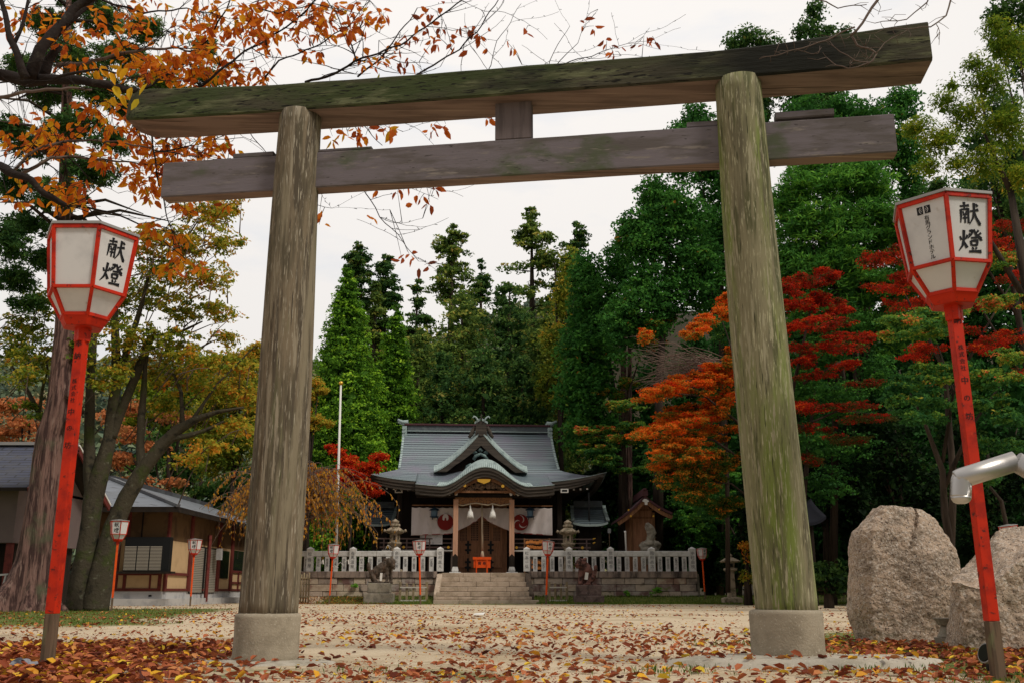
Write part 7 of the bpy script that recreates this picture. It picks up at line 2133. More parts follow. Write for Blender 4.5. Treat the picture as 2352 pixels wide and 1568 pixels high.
bush('deep green evergreen behind the torii beam end at the right', [(1880, 330, 90, 70), (1990, 300, 90, 70), (2080, 370, 60, 90), (1960, 380, 100, 60), (2100, 470, 50, 80), (2070, 250, 50, 60), (1800, 330, 50, 60), (1850, 260, 60, 40), (1930, 260, 50, 40), (2130, 560, 50, 60)], 54, 'blue', seed=39, cr=0.6, leaf=0.16, dens=1.1, group='dark evergreens on the right', name='evergreen_tree')
bush('pale yellow-green willow-leaved tree with sky gaps at the upper right', [(2160, 330, 55, 45, .1), (2110, 300, 40, 30, .1), (2220, 270, 50, 50), (2170, 240, 30, 25), (2270, 200, 50, 60), (2310, 300, 60, 70), (2260, 380, 50, 50, .05), (2200, 380, 30, 30, .15), (2130, 390, 30, 25, .1), (2320, 120, 50, 60), (2240, 150, 25, 25), (2340, 420, 40, 50, .1), (2190, 200, 20, 14), (2290, 70, 30, 40)], 30, 'yellowgreen', seed=40, cr=0.38, leaf=0.17, lw=0.36, dens=1.25, npc=34, core=0.15, droop=0.7, out=0.5, group=None, name='broadleaf_tree', vbias=-0.08, hull=2.2, flat=0.8,
     trunk=[[(X(2440, 30, 1), 30, 0.5, 0.3), (X(2380, 30, 8), 30, 8, 0.2), (X(2330, 30, 12), 30, 13, 0.1)], [(X(2380, 30, 8), 30, 9, 0.12), (X(2240, 30, 12), 30, 12.2, 0.05), (X(2150, 30, 12), 30, 12.4, 0.02)], [(X(2330, 30, 12), 30, 13, 0.1), (X(2270, 30, 14), 30, 15, 0.04)]])
bush('dark evergreen rising out of the top right corner of the photo', [(2310, 30, 50, 60), (2370, 90, 50, 80), (2300, 110, 28, 40), (2400, 0, 80, 80), (2420, 180, 60, 80)], 38, 'conifer', seed=41, cr=0.5, leaf=0.20, dens=0.7, name='evergreen_tree', vbias=-0.02)
# --- maples: flat layered sprays
def sprays(label, lst, Y, m, seed, trunk, vbias=0.0, leaf=0.085, cr=0.21, dens=0.85, npc=18, name='maple_tree', group='maples on the right', flat=0.40, yth=0.9, tmat='trunk', vs=0.18, slope=0.0):
    blobs = []
    rr = random.Random(seed)
    for b_ in lst:
        px, py, rx, ry = b_[:4]; v_ = b_[4] if len(b_) > 4 else 0
        dy_ = rr.uniform(-2.0, 2.0)
        for q in range(13):      # overlapping drooping fingers instead of one flat plate
            a = rr.uniform(0, 2 * math.pi); u = rr.random() ** 0.6
            fx, fy = px + math.cos(a) * rx * u, py + math.sin(a) * ry * u * 0.9 + slope * math.cos(a) * rx * u
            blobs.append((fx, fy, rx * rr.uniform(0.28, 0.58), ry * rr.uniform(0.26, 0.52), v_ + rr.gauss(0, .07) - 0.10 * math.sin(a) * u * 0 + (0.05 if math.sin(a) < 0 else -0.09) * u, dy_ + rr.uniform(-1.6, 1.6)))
    return bush(label, blobs, Y, m, seed=seed, dens=dens, cr=cr, flat=flat, leaf=leaf, lw=0.75, npc=npc, vbias=vbias, yth=yth, name=name, group=group, trunk=trunk, droop=0.15, up=0.9, shell=0.2, vs=vs, tj=0.10, hull=2.0, tmat=tmat, topb=0.6, core=0.0)
def tr(Y, *pts):
    return [(P(a, b_, Y).x, Y, P(a, b_, Y).z, r) for a, b_, r in pts]
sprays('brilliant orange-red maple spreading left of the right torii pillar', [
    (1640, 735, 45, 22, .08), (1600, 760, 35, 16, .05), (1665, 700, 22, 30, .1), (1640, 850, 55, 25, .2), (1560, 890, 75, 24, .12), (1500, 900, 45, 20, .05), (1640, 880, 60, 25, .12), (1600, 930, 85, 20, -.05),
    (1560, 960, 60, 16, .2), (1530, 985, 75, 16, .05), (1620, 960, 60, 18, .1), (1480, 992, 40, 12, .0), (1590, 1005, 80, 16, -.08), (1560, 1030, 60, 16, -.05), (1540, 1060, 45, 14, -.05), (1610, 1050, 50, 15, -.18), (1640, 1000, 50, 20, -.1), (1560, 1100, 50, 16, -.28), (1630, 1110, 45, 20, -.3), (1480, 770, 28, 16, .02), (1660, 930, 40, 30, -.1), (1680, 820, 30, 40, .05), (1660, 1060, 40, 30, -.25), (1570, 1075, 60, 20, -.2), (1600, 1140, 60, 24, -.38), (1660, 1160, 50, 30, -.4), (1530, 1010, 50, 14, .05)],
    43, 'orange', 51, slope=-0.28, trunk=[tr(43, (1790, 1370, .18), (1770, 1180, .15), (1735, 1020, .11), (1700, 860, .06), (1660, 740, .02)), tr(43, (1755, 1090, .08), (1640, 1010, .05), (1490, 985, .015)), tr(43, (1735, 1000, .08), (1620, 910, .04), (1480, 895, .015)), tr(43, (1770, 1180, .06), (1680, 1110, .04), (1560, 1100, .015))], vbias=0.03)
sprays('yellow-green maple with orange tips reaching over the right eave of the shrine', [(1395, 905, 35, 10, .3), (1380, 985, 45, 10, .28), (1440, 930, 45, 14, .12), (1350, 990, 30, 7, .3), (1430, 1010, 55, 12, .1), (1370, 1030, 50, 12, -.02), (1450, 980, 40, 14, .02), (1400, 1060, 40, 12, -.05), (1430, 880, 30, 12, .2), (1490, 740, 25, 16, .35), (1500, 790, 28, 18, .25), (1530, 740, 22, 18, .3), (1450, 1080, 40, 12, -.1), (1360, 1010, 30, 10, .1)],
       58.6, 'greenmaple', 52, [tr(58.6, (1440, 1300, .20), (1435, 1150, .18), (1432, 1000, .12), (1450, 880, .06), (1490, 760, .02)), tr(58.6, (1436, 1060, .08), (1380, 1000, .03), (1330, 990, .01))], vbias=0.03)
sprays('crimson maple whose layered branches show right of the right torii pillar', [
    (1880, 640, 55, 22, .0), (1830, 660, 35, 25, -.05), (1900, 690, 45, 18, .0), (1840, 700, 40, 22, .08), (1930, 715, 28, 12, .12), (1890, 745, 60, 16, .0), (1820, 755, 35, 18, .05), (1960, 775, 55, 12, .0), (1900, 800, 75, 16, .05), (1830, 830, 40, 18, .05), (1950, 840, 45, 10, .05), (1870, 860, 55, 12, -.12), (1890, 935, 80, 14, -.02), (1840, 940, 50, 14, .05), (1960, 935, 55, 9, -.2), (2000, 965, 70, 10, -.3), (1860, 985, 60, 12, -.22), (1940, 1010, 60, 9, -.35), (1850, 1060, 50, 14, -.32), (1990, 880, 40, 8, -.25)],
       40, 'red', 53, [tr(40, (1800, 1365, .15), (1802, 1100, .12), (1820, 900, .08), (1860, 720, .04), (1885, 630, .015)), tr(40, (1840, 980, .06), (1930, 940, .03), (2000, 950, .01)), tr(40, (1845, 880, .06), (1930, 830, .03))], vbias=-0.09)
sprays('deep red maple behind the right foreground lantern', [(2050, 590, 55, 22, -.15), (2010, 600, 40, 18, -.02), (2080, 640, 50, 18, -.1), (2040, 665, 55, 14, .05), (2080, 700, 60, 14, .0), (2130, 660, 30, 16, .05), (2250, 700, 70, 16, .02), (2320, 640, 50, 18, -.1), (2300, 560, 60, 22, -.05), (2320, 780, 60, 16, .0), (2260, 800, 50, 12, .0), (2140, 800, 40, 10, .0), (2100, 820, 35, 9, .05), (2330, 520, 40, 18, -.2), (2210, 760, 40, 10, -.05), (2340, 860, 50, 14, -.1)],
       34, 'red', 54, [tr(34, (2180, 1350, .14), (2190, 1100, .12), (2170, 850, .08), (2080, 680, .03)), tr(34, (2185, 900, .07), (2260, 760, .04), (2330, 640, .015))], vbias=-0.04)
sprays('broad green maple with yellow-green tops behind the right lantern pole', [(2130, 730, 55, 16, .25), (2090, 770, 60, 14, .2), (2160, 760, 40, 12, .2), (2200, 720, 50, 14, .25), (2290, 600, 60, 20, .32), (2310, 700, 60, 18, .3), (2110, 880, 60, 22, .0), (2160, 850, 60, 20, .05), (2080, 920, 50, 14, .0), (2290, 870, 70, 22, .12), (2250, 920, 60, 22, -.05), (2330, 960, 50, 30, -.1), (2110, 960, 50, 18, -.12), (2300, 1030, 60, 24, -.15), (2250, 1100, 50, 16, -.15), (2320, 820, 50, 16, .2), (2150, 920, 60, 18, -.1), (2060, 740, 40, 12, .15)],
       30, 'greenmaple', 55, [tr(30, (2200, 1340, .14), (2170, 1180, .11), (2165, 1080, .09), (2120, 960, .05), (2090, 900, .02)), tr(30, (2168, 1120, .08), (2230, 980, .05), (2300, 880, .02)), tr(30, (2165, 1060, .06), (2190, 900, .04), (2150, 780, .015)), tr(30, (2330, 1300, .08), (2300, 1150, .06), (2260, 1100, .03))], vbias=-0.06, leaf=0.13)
sprays('small green maple with light leaves low between shrine and right pillar', [(1640, 1130, 50, 22, .05), (1600, 1160, 30, 18, .1), (1660, 1170, 45, 30, .0), (1620, 1200, 35, 22, .0), (1680, 1090, 40, 20, .0), (1700, 1200, 35, 35, -.1), (1680, 1250, 30, 30, -.15), (1560, 1180, 40, 30, -.1), (1590, 1240, 40, 30, -.2), (1640, 1250, 40, 30, -.2)], 57, 'fir', 56, [tr(57, (1720, 1330, .10), (1700, 1250, .08), (1650, 1160, .03))], vbias=0.05, flat=0.4)
# bare twiggy bush above the orange maple
rr = random.Random(77)
tw = thing('bare_tree', 'grey leafless twiggy tree above the orange maple left of the right pillar', 'tree', P(1660, 1350, 46))
mb = MB(); Yt = 46
mb.tube([P(1672, 1360, Yt), P(1670, 1100, Yt), P(1665, 900, Yt)], [0.12, 0.10, 0.06], n=7); mb.build('trunk', M['trunk'], tw)
mb = MB()
for i in range(150):
    a = Vector((1668 - rr.random() * 60, 880 - rr.random() * 60)); ln = rr.uniform(60, 190); an = R(rr.uniform(150, 205)); up = rr.uniform(-0.25, 0.5)
    pts = []; y_ = Yt + rr.uniform(-1.5, 1.5)
    for k_ in range(6):
        t = k_ / 5; pts.append(P(a.x + math.cos(an) * ln * t + rr.uniform(-6, 6), a.y - up * ln * t + 24 * t * t + rr.uniform(-9, 9), y_ + rr.uniform(-.2, .2) + (rr.random() - .5) * t * 2))
    mb.tube(pts, [0.024, 0.020, 0.016, 0.012, 0.009, 0.006], n=4)
mb.build('branches', M['grey_twig'], tw)
# --- shaded undergrowth closing the right side and the far woodland floor
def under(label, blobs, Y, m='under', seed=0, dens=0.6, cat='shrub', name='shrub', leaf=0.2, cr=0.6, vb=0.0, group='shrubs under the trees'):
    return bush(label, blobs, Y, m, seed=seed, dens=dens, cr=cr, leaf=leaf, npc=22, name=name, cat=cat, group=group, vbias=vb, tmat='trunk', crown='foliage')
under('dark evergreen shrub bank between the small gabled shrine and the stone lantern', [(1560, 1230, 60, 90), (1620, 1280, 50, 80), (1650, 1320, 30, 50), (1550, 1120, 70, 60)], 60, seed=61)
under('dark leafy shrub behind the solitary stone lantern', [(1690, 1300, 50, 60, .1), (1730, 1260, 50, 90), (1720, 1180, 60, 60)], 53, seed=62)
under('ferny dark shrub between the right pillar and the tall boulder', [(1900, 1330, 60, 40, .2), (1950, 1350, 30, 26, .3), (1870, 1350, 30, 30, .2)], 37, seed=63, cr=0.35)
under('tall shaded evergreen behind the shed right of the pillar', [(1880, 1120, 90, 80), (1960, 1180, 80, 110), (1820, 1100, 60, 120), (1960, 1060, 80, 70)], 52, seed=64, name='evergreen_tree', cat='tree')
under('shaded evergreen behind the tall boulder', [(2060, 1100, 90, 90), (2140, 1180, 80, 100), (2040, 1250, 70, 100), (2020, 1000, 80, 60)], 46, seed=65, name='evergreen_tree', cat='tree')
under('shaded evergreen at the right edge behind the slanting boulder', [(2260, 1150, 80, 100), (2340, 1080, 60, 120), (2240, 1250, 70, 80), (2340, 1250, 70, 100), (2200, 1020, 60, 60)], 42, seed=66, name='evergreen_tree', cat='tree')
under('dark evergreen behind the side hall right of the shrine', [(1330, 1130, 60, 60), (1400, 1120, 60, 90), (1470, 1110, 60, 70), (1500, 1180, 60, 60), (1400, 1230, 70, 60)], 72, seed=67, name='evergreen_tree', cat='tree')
bush('shrub turning orange beside the right pillar behind the stone lantern', [(1712, 1260, 14, 16, .2), (1722, 1285, 10, 14, .15), (1716, 1330, 12, 20, -.2)], 46, 'autumn', seed=68, cr=0.25, leaf=0.10, npc=16, name='shrub', cat='shrub', vbias=0.1, crown='foliage')
ys = bush('young staked shrub with sparse yellow leaves left of the tall boulder', [(2050, 1250, 30, 40, .1), (2075, 1290, 30, 40), (2040, 1310, 25, 25), (2095, 1330, 20, 30, .1)], 34, 'weeping', seed=69, cr=0.30, leaf=0.06, npc=5, dens=0.2, core=0.0, name='shrub', cat='shrub', crown='foliage', trunk=[tr(34, (2078, 1375, .03), (2075, 1300, .02), (2060, 1230, .01)), tr(34, (2076, 1310, .015), (2095, 1260, .01), (2080, 1215, .005))])
for (px, Y, r_, top_) in ((1448, 53.5 + 8, .32, 1000), (1470, 62.5, .25, 1000)):
    pass
tt = thing('conifer_tree', 'pair of tall straight conifer trunks behind the small gabled shrine', 'tree', (X(1440, 62, 5), 62, 1))
for px, r_ in ((1432, .27), (1446, .2)):
    mb = MB(); mb.tube([(X(px, 62, 2), 62, 0.5), (X(px, 62, 8), 62.1, 8), (X(px + 3, 62, 16), 62.1, 18)], [r_, r_ * .9, r_ * .6], n=10); mb.build('trunk', M['bark'], tt)

# --- left background woods
bush('tree with dull orange leaves right of the low office behind the left pillar', [(560, 850, 40, 60, .05), (520, 920, 60, 60), (590, 930, 40, 80), (470, 980, 60, 60, -.1), (560, 1010, 60, 60, -.15), (500, 1060, 60, 50, -.2), (590, 820, 25, 40, .1)], 66, 'autumn', seed=71, cr=0.55, leaf=0.13, dens=1.0, group='trees behind the low office', vbias=-0.06)
bush('yellow-green tree behind the mossy cherry trunk', [(430, 900, 60, 50), (380, 950, 60, 60, .0), (460, 850, 40, 40, .05), (330, 900, 50, 50, .05), (300, 980, 50, 50)], 62, 'yellowgreen', seed=72, cr=0.65, leaf=0.14, dens=0.75, group='trees behind the low office', vbias=0.02)
bush('salmon-coloured maple behind the storehouse roof', [(60, 980, 60, 24), (20, 940, 40, 30, .05), (110, 1010, 50, 24), (10, 1000, 40, 30), (70, 930, 36, 16, .05), (250, 960, 26, 24)], 56, 'salmon', seed=73, cr=0.5, leaf=0.13, dens=0.8, flat=0.4, group='trees behind the low office', name='maple_tree')
bush('salmon-coloured maple between the cherry trunks above the office roof', [(290, 1000, 50, 24), (350, 1030, 40, 20, -.05), (270, 1060, 40, 26), (300, 1110, 50, 22, .05), (360, 1140, 50, 20, -.05), (400, 1110, 30, 16, -.1), (430, 1160, 26, 12), (310, 940, 30, 20), (400, 960, 40, 18)], 60, 'salmon', seed=74, cr=0.5, leaf=0.13, dens=0.8, flat=0.4, group='trees behind the low office', name='maple_tree')
bush('dark green tree low behind the office roof', [(420, 1090, 60, 60), (500, 1140, 60, 50), (560, 1120, 60, 60), (380, 1020, 50, 50), (460, 1030, 50, 50), (600, 1150, 60, 60), (330, 1080, 40, 40)], 72, 'conifer', seed=75, cr=0.7, leaf=0.15, dens=0.7, group='trees behind the low office', vbias=0.08)
bush('green woods showing behind the left torii pillar and weeping cherry', [(640, 1060, 60, 60), (700, 1100, 60, 60), (760, 1120, 60, 50), (660, 960, 50, 60), (620, 900, 40, 50)], 74, 'conifer', seed=76, cr=0.7, leaf=0.15, dens=0.7, group='trees behind the low office', vbias=0.0)
bush('small maple with orange tufts just right of the left pillar', [(722, 880, 25, 14), (740, 900, 22, 10), (715, 910, 25, 18), (725, 965, 26, 12), (750, 975, 18, 9), (715, 985, 18, 14), (700, 930, 20, 40)], 61, 'autumn', seed=77, cr=0.35, leaf=0.11, core=0.1, dens=0.9, flat=0.5, vbias=0.05, name='maple_tree')
bush('scarlet maple left of the shrine eave behind the flagpole', [(870, 1052, 24, 12, .1), (850, 1075, 30, 16, .05), (825, 1100, 30, 20, .05), (845, 1118, 26, 12, .05), (800, 1060, 20, 16, .1), (780, 1040, 24, 8, .0), (760, 1028, 18, 5, .0), (800, 1085, 30, 20, .05), (780, 1110, 40, 20, -.1), (740, 1095, 40, 18, -.15), (860, 1135, 22, 9, .0)], 54.6, 'red', seed=78, cr=0.35, leaf=0.12, core=0.1, dens=1.0, flat=0.5, vbias=0.16, name='maple_tree', trunk=[tr(54.6, (800, 1310, .10), (805, 1200, .08), (810, 1100, .04), (850, 1060, .01))])
# far woods on the hill : reads as one mass
rng = np.random.default_rng(5)
n = 5200
hx = rng.uniform(-150, 10, n); hy = rng.uniform(100, 195, n)
hz_ = np.array([gz(a, b_) for a, b_ in zip(hx, hy)])
s = rng.uniform(1.6, 3.0, n)
pos = np.stack([hx, hy, hz_ + s * 0.7], 1)
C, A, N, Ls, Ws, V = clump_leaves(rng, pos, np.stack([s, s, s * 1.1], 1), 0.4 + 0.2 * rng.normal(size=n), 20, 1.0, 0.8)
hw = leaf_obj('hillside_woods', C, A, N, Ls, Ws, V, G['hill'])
tag(hw, 'haze-tinted mixed woods covering the far hillside', None, kind='stuff')

for i, (px, top_, hw_, Yq) in enumerate([(1500, 760, 60, 70), (1440, 860, 60, 71), (1580, 760, 70, 68), (1660, 640, 75, 71), (1750, 520, 80, 70), (1850, 560, 85, 66), (1950, 560, 90, 70), (2050, 620, 85, 66), (2150, 560, 90, 62), (2250, 400, 80, 60), (2340, 330, 90, 58), (2200, 820, 80, 52), (2320, 860, 80, 50), (2080, 860, 80, 56), (1960, 900, 80, 58), (1850, 880, 80, 60), (1740, 900, 80, 62), (1620, 980, 70, 64), (1540, 960, 60, 70)]):
    blobs = []
    rr_ = random.Random(i + 300); y_ = top_ + 50
    while y_ < 1330:
        f = min(1, (y_ - top_) / 160)
        blobs.append((px + rr_.uniform(-22, 22), y_, hw_ * (0.45 + 0.6 * f) * rr_.uniform(.85, 1.15), 62, rr_.uniform(-.08, .05)))
        y_ += 78
    bush('dark evergreen standing deep in the shaded wood on the right', blobs, Yq, 'blue', seed=400 + i, cr=0.8, leaf=0.17, npc=20, dens=0.55, group='evergreens deep in the shaded wood', name='evergreen_tree', vbias=-0.22, core=1.6)  # lowered tint paints the gloom of the wood into the leaves

bush('green maple mass filling the space behind the orange-red sprays', [(1560, 1000, 70, 60), (1620, 1060, 60, 60), (1660, 900, 60, 80), (1600, 860, 60, 50, .05), (1520, 1060, 60, 50), (1640, 1160, 60, 50), (1580, 1130, 60, 40), (1660, 760, 40, 50, .05)], 48, 'greenmaple', seed=91, cr=0.35, leaf=0.10, dens=0.6, npc=22, group='maples on the right', name='maple_tree', flat=0.4, vbias=-0.12, trunk=[tr(48, (1765, 1350, .15), (1740, 1100, .12), (1670, 850, .04))])
bush('green mass of shaded maple behind the crimson sprays right of the pillar', [(1850, 720, 60, 60), (1900, 820, 80, 60), (1960, 760, 60, 60, .05), (1850, 900, 60, 60), (1940, 920, 80, 50), (1860, 1020, 70, 50, -.05), (1960, 1040, 80, 50, -.08), (2020, 860, 60, 60), (1900, 1120, 70, 50, -.1)], 46, 'fir', seed=92, cr=0.4, leaf=0.12, dens=0.6, npc=22, group='maples on the right', name='maple_tree', flat=0.45, vbias=-0.14, trunk=[tr(46, (1830, 1350, .15), (1850, 1100, .12), (1880, 800, .04))])
bush('green evergreen closing the slope at the right edge behind the willow-leaved tree', [(2300, 260, 60, 60), (2340, 380, 60, 80), (2250, 330, 50, 50), (2345, 150, 40, 70), (2270, 440, 60, 50), (2200, 470, 50, 40), (2150, 440, 40, 40), (2330, 500, 60, 60), (2160, 540, 60, 50), (2250, 520, 60, 50)], 44, 'conifer', seed=93, cr=0.5, leaf=0.15, dens=0.8, npc=24, group='dark evergreens on the right', name='evergreen_tree', vbias=0.06)
# ------------------------------------------------------------------ big cedar trunk at the left
Yt = 30.0
def lobes_big(a, t, p):
    tw_ = a + p.z * 0.10
    v = 0.10 * mnoise.noise(Vector((math.cos(tw_) * 2.6, math.sin(tw_) * 2.6, p.z * 0.35)))
    v += 0.055 * mnoise.noise(Vector((math.cos(tw_) * 9, math.sin(tw_) * 9, p.z * 0.8)))
    v += 0.03 * mnoise.noise(Vector((math.cos(tw_) * 22, math.sin(tw_) * 22, p.z * 1.6)))
    fl = max(0, 1 - p.z / 2.2) ** 2
    v += fl * 0.45 * max(0, math.sin(a * 3 + 0.6)) + fl * 0.15 * math.sin(a * 7 + 1)
    return v
ct = thing('cedar_tree', 'huge old cedar with furrowed red-brown trunk behind the left foreground lantern', 'tree', (X(60, Yt, 0), Yt, 0))
ctl = [(58, 1405, 66), (62, 1380, 58), (72, 1340, 47), (82, 1290, 40), (95, 1200, 37), (108, 1100, 34), (118, 1000, 31), (134, 950, 31), (140, 920, 30), (143, 860, 25), (148, 760, 22), (152, 640, 20), (150, 500, 17), (152, 300, 13), (155, 120, 9), (158, -40, 6)]
pts = [P(a, b_, Yt) for a, b_, c in ctl]; rd = [c * Yt / F for a, b_, c in ctl]
def dens_path(pts, rd, k=8):
    P2, R2 = [], []
    for i in range(len(pts) - 1):
        for j in range(k):
            t = j / k; P2.append(pts[i].lerp(pts[i + 1], t)); R2.append(lerp(rd[i], rd[i + 1], t))
    P2.append(pts[-1]); R2.append(rd[-1]); return P2, R2
P2, R2 = dens_path(pts, rd)
mb = MB(); mb.tube(P2, R2, n=90, lobes=lobes_big); mb.build('trunk', M['bark'], ct)
mb = MB()
for (a, b_, r_) in ((160, 905, 11), (166, 945, 9), (158, 965, 8)):
    c = P(a, b_, Yt - 0.32); mb.tube([c + Vector((0, 0.3, 0)), c, c - Vector((0, 0.08, 0))], [r_ * Yt / F, r_ * Yt / F, r_ * Yt / F * 0.5], n=12, lobes=lambda a, t, p: 0.2 * mnoise.noise(p * 6))
mb.build('knot', M['bark'], ct)
rr = random.Random(12)
mb = MB()
for i in range(26):
    t = rr.uniform(0.30, 1.0); z0 = 7.5 + t * 12.5; a = rr.uniform(0, 2 * math.pi); r_ = rr.uniform(2.0, 4.0) * (1.1 - 0.5 * t)
    p0 = Vector((X(150, Yt, z0), Yt, z0)); mb.tube([p0, p0 + Vector((math.cos(a) * r_ * .5, math.sin(a) * r_ * .5, 0.25)), p0 + Vector((math.cos(a) * r_, math.sin(a) * r_, -0.2))], [0.07, 0.05, 0.015], n=5)
mb.build('branch', M['trunk'], ct)
blobs = [(40, 640, 50, 34, -.1), (100, 600, 50, 30, -.1), (20, 560, 40, 40, -.12), (70, 520, 60, 26, -.1), (130, 450, 60, 34, -.08), (40, 430, 50, 34, -.1), (200, 400, 60, 30, -.05), (90, 340, 60, 30, -.08), (20, 300, 40, 30, -.1), (170, 290, 60, 30), (260, 330, 50, 22), (120, 220, 70, 30), (230, 210, 60, 30, .08), (300, 260, 50, 24, .08), (60, 160, 60, 30), (170, 130, 70, 30, .05), (280, 130, 60, 30, .1), (360, 190, 50, 26, .1), (420, 230, 40, 20, .1), (110, 60, 60, 30), (230, 50, 60, 30, .05), (330, 70, 50, 24, .05), (180, -10, 70, 30), (480, 180, 40, 20, .08), (470, 110, 30, 20, .08), (60, 700, 40, 20, -.1), (380, 280, 30, 16, .1)]
rng = np.random.default_rng(77)
pos, rad, tint = [], [], []
for b_ in blobs:
    k = px_m(Yt); c = P(b_[0], b_[1], Yt + rng.uniform(-1.5, 1.5)); n = int(b_[2] * b_[3] / 24)
    d = norm(rng.normal(size=(n, 3))) * rng.random((n, 1)) ** 0.6
    pos.append(d * np.array([[b_[2] * k * 1.15, b_[2] * k, b_[3] * k * 1.15]]) + np.array([[c.x, c.y, c.z]]))
    s = rng.uniform(0.14, 0.32, n); rad.append(np.stack([s, s, s * .75], 1)); tint.append(0.45 + (b_[4] if len(b_) > 4 else 0) + 0.12 * rng.normal(size=n))
pos = np.concatenate(pos); rad = np.concatenate(rad); tint = np.concatenate(tint)
C, A, N, Ls, Ws, V = clump_leaves(rng, pos, rad, tint, 50, 0.15, 0.045, droop=0.35, up=0.2, shell=0.3)
leaf_obj('crown', C, A, N, Ls, Ws, V, G['conifer'], ct)

# ------------------------------------------------------------------ mossy multi-stemmed cherry beside it
Ym = 31.0
mc = thing('cherry_tree', 'mossy cherry tree forking into leaning stems between the cedar trunk and left pillar', 'tree', (X(195, Ym, 0), Ym, 0))
def stem(pl, seed=0, y0=0.0):
    pts = [P(a, b_, Ym + y0 + (q[0] if q else 0)) for a, b_, c, *q in pl]; rd = [c * 0.86 * Ym / F for a, b_, c, *q in pl]
    P2, R2 = dens_path(pts, rd, 6)
    mb = MB(); mb.tube(P2, R2, n=28, lobes=lambda a, t, p: 0.14 * mnoise.noise(Vector((math.cos(a) * 1.6, math.sin(a) * 1.6, p.z * 1.1 + seed))) + 0.05 * mnoise.noise(Vector((math.cos(a) * 6, math.sin(a) * 6, p.z * 4))))
    return mb.build('stem', M['bark_moss'], mc)
stem([(182, 1400, 42), (186, 1370, 34), (192, 1310, 28), (204, 1220, 25), (214, 1150, 25), (226, 1100, 24), (238, 1060, 21), (250, 1010, 17), (256, 960, 16), (268, 880, 13), (266, 800, 12), (262, 700, 9), (280, 600, 6)], 1)
stem([(256, 1005, 13), (276, 950, 12), (305, 880, 12), (328, 820, 11), (345, 780, 10), (352, 771, 8)], 2)
stem([(268, 870, 9), (290, 810, 9), (310, 750, 8), (325, 700, 6), (345, 620, 3)], 3)
stem([(338, 795, 8), (350, 775, 7), (380, 768, 5), (420, 760, 4), (465, 738, 2)], 4)
stem([(212, 1150, 18), (206, 1080, 16), (205, 1000, 14), (207, 900, 12), (212, 800, 11), (216, 700, 8), (214, 600, 5)], 5)
stem([(214, 1400, 38), (222, 1360, 34), (240, 1290, 29), (262, 1210, 25), (292, 1140, 22), (330, 1075, 20), (372, 1020, 17), (410, 985, 14), (450, 962, 10), (500, 945, 6), (560, 935, 3)], 6)
stem([(326, 1085, 13), (322, 1030, 11), (324, 960, 10), (330, 900, 8), (334, 840, 5), (345, 780, 3)], 7)
stem([(380, 1010, 9), (430, 1000, 7), (470, 988, 5), (520, 965, 3)], 8)
stem([(420, 975, 6), (416, 900, 5), (400, 860, 3), (380, 850, 1.6)], 9)
stem([(440, 965, 5), (500, 880, 3), (560, 820, 2), (590, 790, 1.2)], 10)
stem([(110, 980, 9), (80, 930, 7), (55, 880, 4), (20, 830, 2)], 11)
stem([(90, 950, 5), (98, 890, 4), (110, 850, 2.4), (100, 800, 1.4)], 12)
blobs = [(470, 490, 60, 34, .1), (530, 480, 44, 24, .15), (430, 560, 60, 34, .1), (520, 560, 46, 26, .1), (380, 620, 60, 40, -.05), (470, 640, 60, 34, .1), (330, 680, 60, 40, -.1), (420, 710, 60, 30), (500, 720, 40, 24, .05), (240, 720, 50, 40, -.1), (180, 800, 40, 50, -.12), (300, 780, 50, 40, -.05), (400, 800, 70, 40, .0), (470, 830, 60, 30, .05), (540, 850, 50, 30, .05), (330, 860, 50, 36, .0), (420, 880, 60, 34, .05), (500, 900, 60, 30, .05), (570, 920, 40, 30, .1), (380, 940, 50, 24, .0), (540, 980, 50, 20, .1), (480, 1030, 50, 16, .18), (430, 1060, 40, 14, .12), (250, 860, 40, 40, -.05), (60, 760, 50, 40, -.15), (110, 700, 50, 30, -.15), (30, 810, 40, 34, -.15), (90, 830, 50, 30, -.12), (60, 870, 40, 20, -.12), (340, 560, 50, 30, .15), (90, 960, 24, 10, -.3), (60, 930, 24, 10, -.3), (520, 780, 30, 20, .1)]
pos, rad, tint = [], [], []
rng = np.random.default_rng(78)
for b_ in blobs:
    k = px_m(Ym); c = P(b_[0], b_[1], Ym + rng.uniform(-1.2, 1.2)); n = int(b_[2] * b_[3] / 34)
    d = norm(rng.normal(size=(n, 3))) * rng.random((n, 1)) ** 0.5
    pos.append(d * np.array([[b_[2] * k * 1.2, b_[2] * k, b_[3] * k * 1.2]]) + np.array([[c.x, c.y, c.z]]))
    s = rng.uniform(0.10, 0.30, n); rad.append(np.stack([s * 1.2, s * 1.2, s * .8], 1)); tint.append(0.33 + (b_[4] if len(b_) > 4 else 0) + 0.13 * rng.normal(size=n))
mpos = np.concatenate(pos); rad = np.concatenate(rad); tint = np.concatenate(tint)
C, A, N, Ls, Ws, V = clump_leaves(rng, mpos, rad, tint, 22, 0.13, 0.07, droop=0.6, up=0.1, shell=0.2, tj=0.16)
leaf_obj('crown', C, A, N, Ls, Ws, V, G['autumn'], mc)
mb = MB(); rr = random.Random(3)
for i in range(170):
    j = rr.randrange(len(mpos)); q = Vector(mpos[j]); 
    d = Vector((rr.uniform(-1.2, 0.2), rr.uniform(-.4, .4), rr.uniform(-1.3, -0.1)))
    mb.tube([q, q + d * 0.45 + Vector((0, 0, 0.08)), q + d], [0.008, 0.014, 0.022], n=4)
mb.build('twigs', M['twig'], mc)

